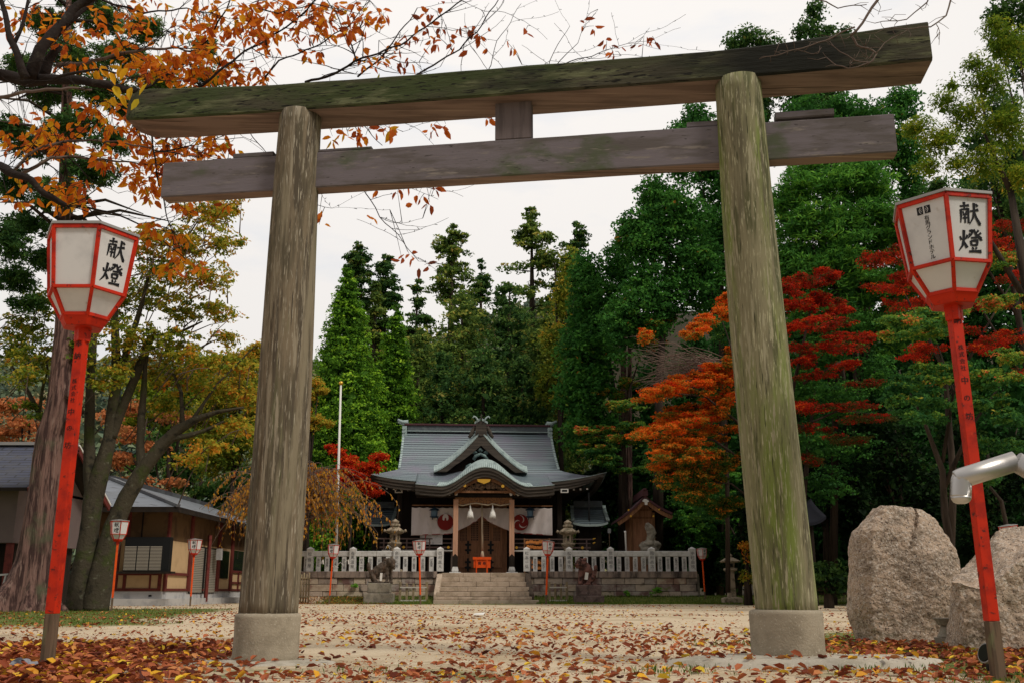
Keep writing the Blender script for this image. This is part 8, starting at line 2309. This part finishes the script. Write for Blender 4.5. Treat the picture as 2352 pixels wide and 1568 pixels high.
# ------------------------------------------------------------------ overhanging autumn cherry in the foreground
Yc0 = 8.55
oc = thing('cherry_tree', 'near cherry tree reaching dark limbs with large orange leaves over the torii from the left', 'tree', (-6.2, 8.6, 0))
nodes = []
def limb(pl, r0, r1, Yd=0.0, mt='bark_dark', par=None, nm='limb', jit=0.10, seed=0, keep=True):
    rr = random.Random(seed + int(pl[0][0] * 7 + pl[0][1]))
    pts = []
    for i in range(len(pl) - 1):
        n_ = max(2, int(math.hypot(pl[i + 1][0] - pl[i][0], pl[i + 1][1] - pl[i][1]) / 16))
        for k_ in range(n_):
            t = k_ / n_; pts.append((lerp(pl[i][0], pl[i + 1][0], t), lerp(pl[i][1], pl[i + 1][1], t)))
    pts.append(pl[-1])
    ph = rr.random() * 9
    W = []
    for i, (a, b_) in enumerate(pts):
        u = i / max(1, len(pts) - 1)
        W.append(P(a + 1.6 * math.sin(i * 1.3 + ph), b_ + 1.6 * math.cos(i * 1.7 + ph), Yc0 + Yd + jit * math.sin(i * 0.35 + ph)))
    R_ = [lerp(r0, r1, (i / max(1, len(pts) - 1)) ** 0.8) for i in range(len(pts))]
    mb = MB(); mb.tube(W, R_, n=12 if r0 > 0.02 else 6, lobes=(lambda a, t, p: 0.20 * mnoise.noise(p * 7)) if r0 > 0.02 else None)
    o = mb.build(nm, M[mt], par or oc)
    if keep:
        for i in range(1, len(W)): nodes.append((W[i], (W[i] - W[i - 1]).normalized(), R_[i], pts[i]))
    return o
limb([(-700, 420), (-420, 260), (-200, 180), (-40, 160), (30, 180), (70, 186), (130, 182), (190, 186), (250, 197), (320, 212), (400, 214)], 0.16, 0.022, -0.25, jit=0.15)
mbk = MB(); mbk.tube([(-6.4, 8.7, -0.2), (-6.3, 8.6, 1.4), tuple(P(-640, 400, Yc0 - 0.2)), tuple(P(-500, 300, Yc0 - 0.2))], [0.30, 0.22, 0.17, 0.14], n=16); mbk.build('trunk', M['bark_dark'], oc)
limb([(70, 184), (80, 145), (92, 113), (133, 66), (168, 23), (230, -20), (300, -60)], 0.062, 0.03, -0.2)
limb([(92, 113), (120, 92), (150, 60), (195, 20), (240, -30)], 0.035, 0.02, 0.1)
limb([(96, 178), (112, 140), (136, 104)], 0.06, 0.035, -0.1)
limb([(60, 182), (40, 130), (25, 90), (10, 30), (-5, -30)], 0.04, 0.02, -0.3)
limb([(30, 110), (50, 60), (62, 20), (70, -20)], 0.02, 0.012, -0.3)
limb([(129, 150), (195, 146), (289, 121), (345, 113), (410, 111), (480, 130)], 0.022, 0.008, -0.1, 'twig')
limb([(-300, 330), (-60, 370), (0, 383), (23, 395), (70, 414), (102, 445), (150, 472)], 0.08, 0.022, -0.5)
limb([(35, 392), (60, 360), (98, 336), (176, 322), (273, 326), (371, 348), (469, 363)], 0.014, 0.005, -0.2, 'twig')
limb([(51, 400), (117, 363), (156, 360), (254, 369), (371, 381)], 0.018, 0.005, -0.2, 'twig')
limb([(-20, 230), (59, 211), (156, 203), (210, 206)], 0.018, 0.010, -0.5, 'twig')
for pl, r0, r1 in [([(390, 214), (461, 200), (547, 129), (641, 74), (700, 30), (740, -20)], .016, .006), ([(330, 205), (420, 150), (480, 90), (520, 20), (540, -30)], .014, .006), ([(600, 190), (640, 140), (720, 110), (800, 60), (850, 0)], .010, .004), ([(700, 190), (766, 172), (816, 141), (919, 104), (978, 62), (1063, 0), (1100, -30)], .013, .006), ([(820, 176), (870, 140), (919, 74), (960, 20)], .010, .004),
                   ([(820, 141), (800, 90), (770, 30), (740, -20)], .010, .004), ([(930, 185), (966, 168), (1056, 113), (1094, 74), (1137, 12), (1160, -30)], .010, .004), ([(1115, 170), (1126, 152), (1142, 94), (1173, 51), (1196, 8)], .005, .002), ([(1255, 160), (1263, 141), (1282, 102), (1309, 59)], .005, .002), ([(1275, 155), (1286, 139), (1329, 98), (1341, 59)], .005, .002), ([(1290, 150), (1309, 141), (1360, 129), (1422, 105), (1485, 94)], .006, .002),
                   ([(540, 190), (545, 250), (570, 300), (605, 344), (640, 390)], .007, .003), ([(740, 250), (790, 275), (830, 285), (879, 336)], .007, .003), ([(800, 400), (832, 426), (850, 460), (872, 498), (914, 540), (935, 569), (962, 600)], .007, .0025), ([(650, 195), (700, 230), (780, 262), (900, 275), (1000, 265), (1120, 262)], .008, .003), ([(820, 360), (880, 400), (950, 425), (1020, 440)], .005, .002), ([(730, 470), (760, 480)], .003, .002),
                   ([(320, 212), (340, 260), (350, 320), (360, 400), (380, 480), (400, 560)], .012, .004), ([(360, 350), (420, 340), (500, 320), (560, 318)], .008, .003), ([(150, 472), (220, 480), (290, 500), (360, 540), (430, 600)], .012, .004), ([(250, 197), (300, 260), (330, 330)], .012, .005), ([(230, 0), (330, 30), (430, 20), (520, 40)], .012, .005), ([(410, 214), (480, 210), (560, 190)], .010, .004), ([(580, 20), (640, 30), (720, 10), (820, 30)], .008, .003), ([(980, 60), (1040, 70), (1100, 60)], .004, .002)]:
    limb(pl, r0, r1, 0.0, 'bark_dark', None, 'branch', 0.2)
# side twigs
rr = random.Random(21)
base_nodes = list(nodes)
tw_objs = MB()
for i in range(330):
    p, d, r_, q = rr.choice(base_nodes)
    if r_ > 0.05 and rr.random() < 0.6: continue
    ang = rr.uniform(-1.1, 1.1); ln = rr.uniform(0.15, 0.55)
    side = Vector((math.cos(ang) * (1 if rr.random() < 0.75 else -1), rr.uniform(-.5, .5), math.sin(ang) + rr.uniform(-.3, .7))).normalized()
    dd = (d * 0.5 + side).normalized()
    pts = [p]; cur_ = p.copy(); v = dd.copy()
    n_ = int(ln / 0.07) + 2
    for k_ in range(n_):
        v = (v + Vector((rr.uniform(-.25, .25), rr.uniform(-.2, .2), rr.uniform(-.2, .25)))).normalized(); cur_ = cur_ + v * 0.07; pts.append(cur_.copy())
    if any(pp.y < 7.95 and abs(pp.x) < 3.4 for pp in pts): continue
    r0 = min(r_ * 0.6, 0.006)
    tw_objs.tube(pts, [lerp(r0, 0.0016, k_ / n_) for k_ in range(n_ + 1)], n=4)
    for pp in pts[1:]: nodes.append((pp, v.copy(), 0.003, None))
    for k_ in range(1, n_, 2):       # buds / spurs
        s_ = Vector((rr.uniform(-1, 1), rr.uniform(-.5, .5), rr.uniform(-.2, 1))).normalized() * rr.uniform(0.012, 0.035)
        tw_objs.tube([pts[k_], pts[k_] + s_], [0.0022, 0.003], n=4)
npos = np.array([tuple(n_[0]) for n_ in nodes])
regions = [(500, 60, 110, 60, 84), (650, 40, 110, 50, 70), (240, 40, 120, 50, 24), (80, 330, 80, 50, 26), (440, 240, 60, 30, 26), (240, 250, 70, 40, 26), (330, 30, 60, 40, 14), (580, 130, 70, 40, 16), (420, 440, 40, 40, 20), (800, 40, 100, 40, 34), (720, 90, 60, 50, 16), (860, 120, 40, 40, 8), (1000, 50, 60, 50, 14), (930, 110, 40, 40, 11), (1060, 90, 60, 50, 6), (1150, 60, 60, 50, 5), (1345, 62, 22, 16, 2), (1400, 112, 60, 20, 4), (1490, 95, 26, 18, 3), (1180, 120, 16, 20, 1),
           (440, 150, 110, 40, 90), (330, 130, 80, 50, 40), (200, 90, 100, 80, 32), (60, 60, 60, 60, 18), (560, 180, 60, 20, 18), (100, 300, 100, 50, 30), (300, 330, 100, 60, 60), (420, 350, 80, 40, 44), (350, 420, 60, 40, 34), (160, 440, 60, 40, 26), (60, 430, 50, 40, 10), (500, 320, 50, 30, 14), (520, 470, 8, 8, 1),
           (800, 305, 60, 20, 9), (880, 298, 40, 12, 5), (1000, 285, 50, 12, 5), (1110, 275, 30, 10, 2), (900, 432, 50, 10, 5), (990, 445, 34, 12, 4), (975, 468, 22, 14, 3), (750, 492, 18, 10, 2), (728, 525, 12, 14, 1), (940, 592, 28, 16, 4), (985, 598, 20, 18, 3), (862, 510, 6, 10, 1), (400, 560, 40, 30, 16), (420, 615, 60, 20, 12), (340, 520, 20, 20, 6)]
LC, LA, LN, LL, LV = [], [], [], [], []
rg = random.Random(9)
for (a, b_, rx, ry, n_) in regions:
    for i in range(n_):
        u, th = math.sqrt(rg.random()), rg.random() * 2 * math.pi
        px, py = a + rx * u * math.cos(th), b_ + ry * u * math.sin(th)
        c = P(px, py, Yc0 + rg.uniform(-0.45, 0.7))
        d2 = ((npos - np.array(tuple(c))) ** 2).sum(1); j = int(d2.argmin()); q = Vector(npos[j])
        if (q - c).length > 0.08:
            mid_ = q.lerp(c, 0.5) + Vector((0, 0, 0.03 * rg.random()))
            if (q - c).length < 0.9: tw_objs.tube([q, mid_, c], [0.0035, 0.0025, 0.0016], n=4)
        for k_ in range(rg.choice([1, 2, 2, 3, 4, 5]) if a < 900 else rg.choice([1, 1, 2, 3])):
            dr = Vector((rg.uniform(-1, 1), rg.uniform(-.8, .8), rg.uniform(-1.5, 0.15))).normalized()
            L_ = rg.uniform(0.065, 0.108)
            cc = c + dr * (L_ * 0.55 + 0.02) + Vector((rg.uniform(-.03, .03), rg.uniform(-.03, .03), rg.uniform(-.03, .03)))
            LC.append(cc); LA.append(dr); LN.append(Vector((rg.uniform(-1, 1), rg.uniform(-1.2, .4), rg.uniform(-.5, .8)))); LL.append(L_)
            base_v = 0.56 if a < 520 else (0.48 if a < 900 else 0.26)
            LV.append(min(1, max(0, rg.gauss(base_v, 0.17))))
# a few large yellow leaves hanging in front of the left beam end
for (px, py, v_) in [(268, 212, .9), (285, 232, .82), (300, 215, .85), (258, 180, .8), (240, 165, .75), (275, 165, .78), (310, 240, .95), (330, 205, .9), (262, 235, .8), (285, 170, .8)]:
    c = P(px, py, 6.75 + rg.uniform(-.15, .15)); dr = Vector((rg.uniform(-.5, .7), rg.uniform(-.3, .3), -1)).normalized()
    LC.append(c); LA.append(dr); LN.append(Vector((rg.uniform(-.6, .6), -1, rg.uniform(-.2, .3)))); LL.append(0.11); LV.append(v_)
limb([(120, 182), (180, 165), (240, 160), (285, 172), (320, 195)], 0.014, 0.004, -1.75, 'bark_dark', None, 'branch', 0.02, keep=False)
tw_objs.build('twigs', M['bark_dark'], oc)
n_ = len(LC)
leaf_obj('foliage', np.array([tuple(c) for c in LC]), np.array([tuple(c) for c in LA]), np.array([tuple(c) for c in LN]), np.array(LL), np.array(LL) * np.random.default_rng(2).uniform(0.40, 0.66, n_), np.array(LV), G['cherry'], oc, shape='leaf', fold=0.22)

# bare branch tips hanging in from the top right in front of the beam
nodes_keep = nodes
nodes = []
br = thing('overhanging_branch', 'bare twiggy branch hanging in front of the right end of the top beam', 'branch', (P(2016, -60, 6.35).x, 6.35, P(2016, -60, 6.35).z))
D0 = 6.35 - Yc0
for pl, r0, r1 in [([(2060, -120), (2030, -40), (2016, 0), (1992, 37), (1955, 84)], .016, .009), ([(1962, 62), (1896, 94), (1827, 115), (1745, 136)], .007, .0025), ([(1955, 84), (1970, 104), (1991, 112), (2014, 122), (2006, 142), (1950, 158), (1921, 150), (1897, 133)], .009, .003), ([(1996, 143), (1962, 140), (1930, 118), (1905, 96)], .005, .002), ([(2005, 120), (1998, 135), (1990, 125), (1985, 108)], .004, .002), ([(2014, 122), (2030, 100), (2060, 82), (2085, 70)], .005, .002),
                   ([(2200, -60), (2184, 0), (2172, 37), (2139, 62), (2098, 66), (2032, 66)], .008, .003), ([(2150, -40), (2131, 4), (2082, 45), (2008, 53)], .006, .0025), ([(1860, -40), (1881, 0), (1926, 18), (1991, 10)], .006, .003), ([(1950, 158), (1955, 145), (1962, 138)], .003, .002), ([(1830, 113), (1860, 125), (1880, 122)], .003, .0015), ([(2150, 55), (2158, 75), (2140, 100)], .003, .0015)]:
    limb(pl, r0, r1, D0, 'twig', br, 'branch', 0.03)
mb = MB(); rr = random.Random(5)
for i in range(90):
    p, d, r_, q = rr.choice(nodes)
    v = (d * 0.5 + Vector((rr.uniform(-1, 1), rr.uniform(-.4, .3), rr.uniform(-.8, .8)))).normalized(); l = rr.uniform(0.03, 0.14)
    mb.tube([p, p + v * l * .5, p + (v + Vector((rr.uniform(-.4, .4), 0, rr.uniform(-.4, .4)))).normalized() * l], [0.0028, 0.002, 0.0016], n=4)
mb.build('twigs', M['twig'], br)

# ------------------------------------------------------------------ weeping cherry before the stone fence
Yw = 50.9
wc = thing('weeping_cherry', 'weeping cherry with drooping bare twigs and small golden leaves behind the left pillar', 'tree', (X(668, Yw, 0), Yw, gz(0, Yw)))
tb_ = Vector((X(668, Yw, 0), Yw, gz(0, Yw) - 0.1)); tt_ = P(672, 1100, Yw)
mb = MB(); mb.tube([tb_, tb_.lerp(tt_, .4) + Vector((0.2, 0, 0)), tb_.lerp(tt_, .8), tt_], [0.22, 0.18, 0.13, 0.06], n=12)
for (a, b_, r_) in ((760, 1190, .06), (600, 1160, .06), (820, 1175, .03), (560, 1200, .04), (520, 1140, .03), (720, 1060, .05), (620, 1080, .05)):
    p0 = tb_.lerp(tt_, 0.62); p1 = P(a, b_, Yw + (a % 7 - 3) * 0.25); mb.tube([p0, p0.lerp(p1, .5) + Vector((0, 0, .3)), p1], [r_ + .03, r_, .02], n=6)
mb.build('trunk', M['grey_twig'], wc)
rr = random.Random(31)
mb = MB(); LC, LA, LN, LL, LV = [], [], [], [], []
for i in range(520):
    sgn = rr.choice([-1, 1]); a = rr.uniform(0, 2 * math.pi); reach = rr.uniform(0.5, 4.3) * (1.0 if math.cos(a) < 0 else 0.97)
    st_px = 672 + rr.uniform(-60, 60); sp = P(st_px, rr.uniform(1045, 1150) + reach * 14, Yw)
    ex = Vector((math.cos(a) * reach, math.sin(a) * reach * 0.55, 0))
    drop = rr.uniform(1.0, 3.2)
    pts = []
    for k_ in range(8):
        t = k_ / 7; z = 0.55 * math.sin(min(1, t * 1.6) * math.pi * 0.5) * (reach * .3) - drop * max(0, t - 0.35) ** 1.5 * 1.7
        p = sp + ex * min(1, t * 1.25) ** 0.9 + Vector((rr.uniform(-.05, .05), rr.uniform(-.05, .05), z)); pts.append(p)
    pts = [p for p in pts if p.z > gz(p.x, p.y) + 0.35 and p.y < YW - 0.15]
    if len(pts) < 3: continue
    mb.tube(pts, [lerp(0.018, 0.006, k_ / len(pts)) for k_ in range(len(pts))], n=3)
    if rr.random() < 0.78:
        for k_ in range(rr.randrange(10, 36)):
            j = rr.uniform(1, len(pts) - 1.001); q = pts[int(j)].lerp(pts[int(j) + 1], j % 1)
            L_ = rr.uniform(0.13, 0.22); dr = Vector((rr.uniform(-.4, .4), rr.uniform(-.4, .4), -1))
            LC.append(q + dr * 0.06 + Vector((rr.uniform(-.05, .05), rr.uniform(-.05, .05), 0))); LA.append(dr); LN.append(Vector((rr.uniform(-1, 1), rr.uniform(-1, 0), .2))); LL.append(L_); LV.append(rr.gauss(.5, .22))
mb.build('twigs', M['grey_twig'], wc)
leaf_obj('foliage', *[np.array([tuple(c) for c in q]) for q in (LC, LA, LN)], np.array(LL), np.array(LL) * .5, np.array(LV), G['weeping'], wc)
for (px, py) in ((782, 1290), (800, 1284), (769, 1297), (742, 1284), (891, 1250), (846, 1333)):
    c = P(px, py, Yw - 0.6); mb = MB()
    for q in range(3):
        a = rr.uniform(-1.2, 1.2); mb.bar(c, c + Vector((math.sin(a) * .22, 0, -math.cos(a) * .22)), 0.05, 0.01)
    mb.build('paper_strip', M['white'], wc)

# ------------------------------------------------------------------ fallen leaves, grass
rng = np.random.default_rng(11)
def heap(x, y):      # 0..1 : how deep the leaf litter lies
    h = 0.0
    h = max(h, sm(0.0, 1.6, (-x - 1.25 - 0.10 * (y - 6)) + 0.6 * n2(x, y, 0.8, 2)) * (1 - sm(8.2, 11.0, y + 0.6 * n2(x, y, 0.7))))
    h = max(h, 0.40 * sm(0.2, 1.0, x - 2.1 + 0.5 * n2(x, y, 0.9, 6)) * (1 - sm(9.8, 11.5, y)))
    h = max(h, 0.30 * math.exp(-((y - 6.2 + 0.2 * n2(x, y, 1, 8)) / 0.22) ** 2) * (1 - sm(-0.6, 0.4, x) * (1 - sm(1.2, 2.0, x)) * 0.75))
    return h
LC, LA, LN, LL, LV = [], [], [], [], []
rr = random.Random(17)
def put(x, y, lift=0.0):
    z = gz(x, y) + 0.012 * n2(x, y, 1.4) + 0.02 * n2(x, y, 0.3, 7) if y < 50 else gz(x, y)
    for (cx_, cy_, r_, h_) in ((-1.84, 7.55, 0.6, 0.012), (1.98, 7.02, 0.75, 0.045)):
        if abs(x - cx_) < r_ and abs(y - cy_) < r_ * .45: z = max(z, gz(x, y) + h_)
    L_ = rr.uniform(0.035, 0.085)
    a = rr.uniform(0, 2 * math.pi); tilt = rr.gauss(0, 0.28)
    LC.append((x, y, z + 0.008 + lift + abs(tilt) * L_ * 0.42)); LA.append((math.cos(a), math.sin(a), tilt)); LN.append((rr.gauss(0, .35), rr.gauss(0, .35), 1)); LL.append(L_)
    LV.append(rr.gauss(0.38, 0.22) if rr.random() < 0.88 else rr.uniform(0.85, 1.0))
def ok(x, y):
    return (x + 1.86) ** 2 + (y - 7.7) ** 2 > 0.27 ** 2 and (x - 1.87) ** 2 + (y - 7.15) ** 2 > 0.27 ** 2
n = 0
for i in range(88000):       # near carpet
    y = rr.uniform(5.2, 12.5); x = rr.uniform(-0.56 * y, 0.56 * y)
    h = heap(x, y)
    if rr.random() < h ** 1.5 * 0.62 + 0.014 + 0.02 * (y < 9.5 and x > -0.5) and ok(x, y):
        put(x, y, rr.random() * 0.055 * h)
for i in range(26000):       # the court
    y = 9 + 41 * rr.random() ** 1.25; x = rr.uniform(-0.54 * y, 0.54 * y)
    cl = sm(-0.15, 0.45, n2(x, y, 0.22, 5)) * 0.75 + 0.12
    if x < -0.1 * y: cl = min(1, cl * 1.5)
    if rr.random() < cl * 0.55: put(x, y)
for i in range(9000):        # small torn bits
    y = 5.6 + 12 * rr.random() ** 1.6; x = rr.uniform(-0.56 * y, 0.56 * y)
    if ok(x, y) and n2(x, y, 0.9, 3) > -0.25: put(x, y); LL[-1] *= 0.33
for i in range(2600):        # drift at the foot of the left wall
    x = rr.uniform(X(680, 50), X(900, 50)); y = rr.uniform(49.2, 51.6); put(x, y, 0.02)
fl = leaf_obj('fallen_leaves', np.array(LC), np.array(LA), np.array(LN), np.array(LL), np.array(LL) * np.random.default_rng(3).uniform(.45, .75, len(LL)), np.array(LV), G['fallen'], None, shape='leaf', fold=0.30)
tag(fl, 'brown, orange and yellow leaves scattered and heaped over the sandy ground', None, kind='stuff')
LC, LA, LN, LL, LV = [], [], [], [], []
def blade(x, y, h, w_):
    h *= 0.62 if y < 14 else 1.0
    z = gz(x, y) + (0.012 * n2(x, y, 1.4) + 0.02 * n2(x, y, 0.3, 7) if y < 50 else 0)
    LC.append((x, y, z + h * 0.42)); LA.append((rr.gauss(0, .35), rr.gauss(0, .35), 1)); LN.append((rr.gauss(0, 1), -1, 0.2)); LL.append(h); LV.append(rr.gauss(.5, .2))
for i in range(70000):
    y = 5.4 + 30 * rr.random() ** 1.4; x = rr.uniform(-0.56 * y, 0.56 * y)
    g_ = grassy(x, y)
    if g_ > 0.35 and (y > 7.2 or rr.random() < 0.08) and n2(x, y, 2.2, 1) > -0.15 and rr.random() < g_ * 0.8: blade(x, y, rr.uniform(0.02, 0.055) * (1 + y / 40), 0)
for i in range(26000):
    y = rr.uniform(47.6, 52.0); x = rr.uniform(X(690, 50), X(2200, 50))
    if grassy(x, y) > 0.4 and not (xs0 - .2 < x < xs1 + .3) and (x > X(830, 50) or rr.random() < .3): blade(x, y, rr.uniform(0.06, 0.16), 0)
for (cx_, cy_, r_, n_) in ((1.0, 6.5, .35, 170), (-0.95, 6.6, .3, 60), (2.35, 6.7, .4, 160), (-2.9, 6.35, .4, 500), (3.0, 5.9, .5, 500), (2.4, 9.9, .6, 500), (3.2, 8.3, .6, 700)):
    for i in range(n_):
        x, y = rr.gauss(cx_, r_ * .6), rr.gauss(cy_, r_ * .4); blade(x, y, rr.uniform(0.03, 0.085), 0)
gr = leaf_obj('grass', np.array(LC), np.array(LA), np.array(LN), np.array(LL), np.array(LL) * 0.13 + 0.002, np.array(LV), G['grass'], None)
tag(gr, 'short thin green grass in patches on the sand', None, kind='stuff')
# weeds at the retaining wall
for k_, (px, py, rx, lb) in enumerate(((1509, 1355, 9, 'tuft of green weeds against the wall just right of the reddish guardian dog'), (817, 1345, 5, 'small weed growing from a joint of the left retaining wall'), (1443, 1364, 5, 'low weed tuft at the foot of the middle of the right retaining wall'))):
    rng = np.random.default_rng(k_); c = P(px, py, YW - 0.14); k = rx * YW / F
    pos = np.array([tuple(c)]) + rng.normal(size=(9, 3)) * np.array([[k * .6, 0.05, k * .6]])
    C, A, N, Ls, Ws, V = clump_leaves(rng, pos, np.full((9, 3), k * 0.5), np.full(9, 0.75), 26, 0.12, 0.05)
    tag(leaf_obj('weed', C, A, N, Ls, Ws, V, G['fir']), lb, 'weed')
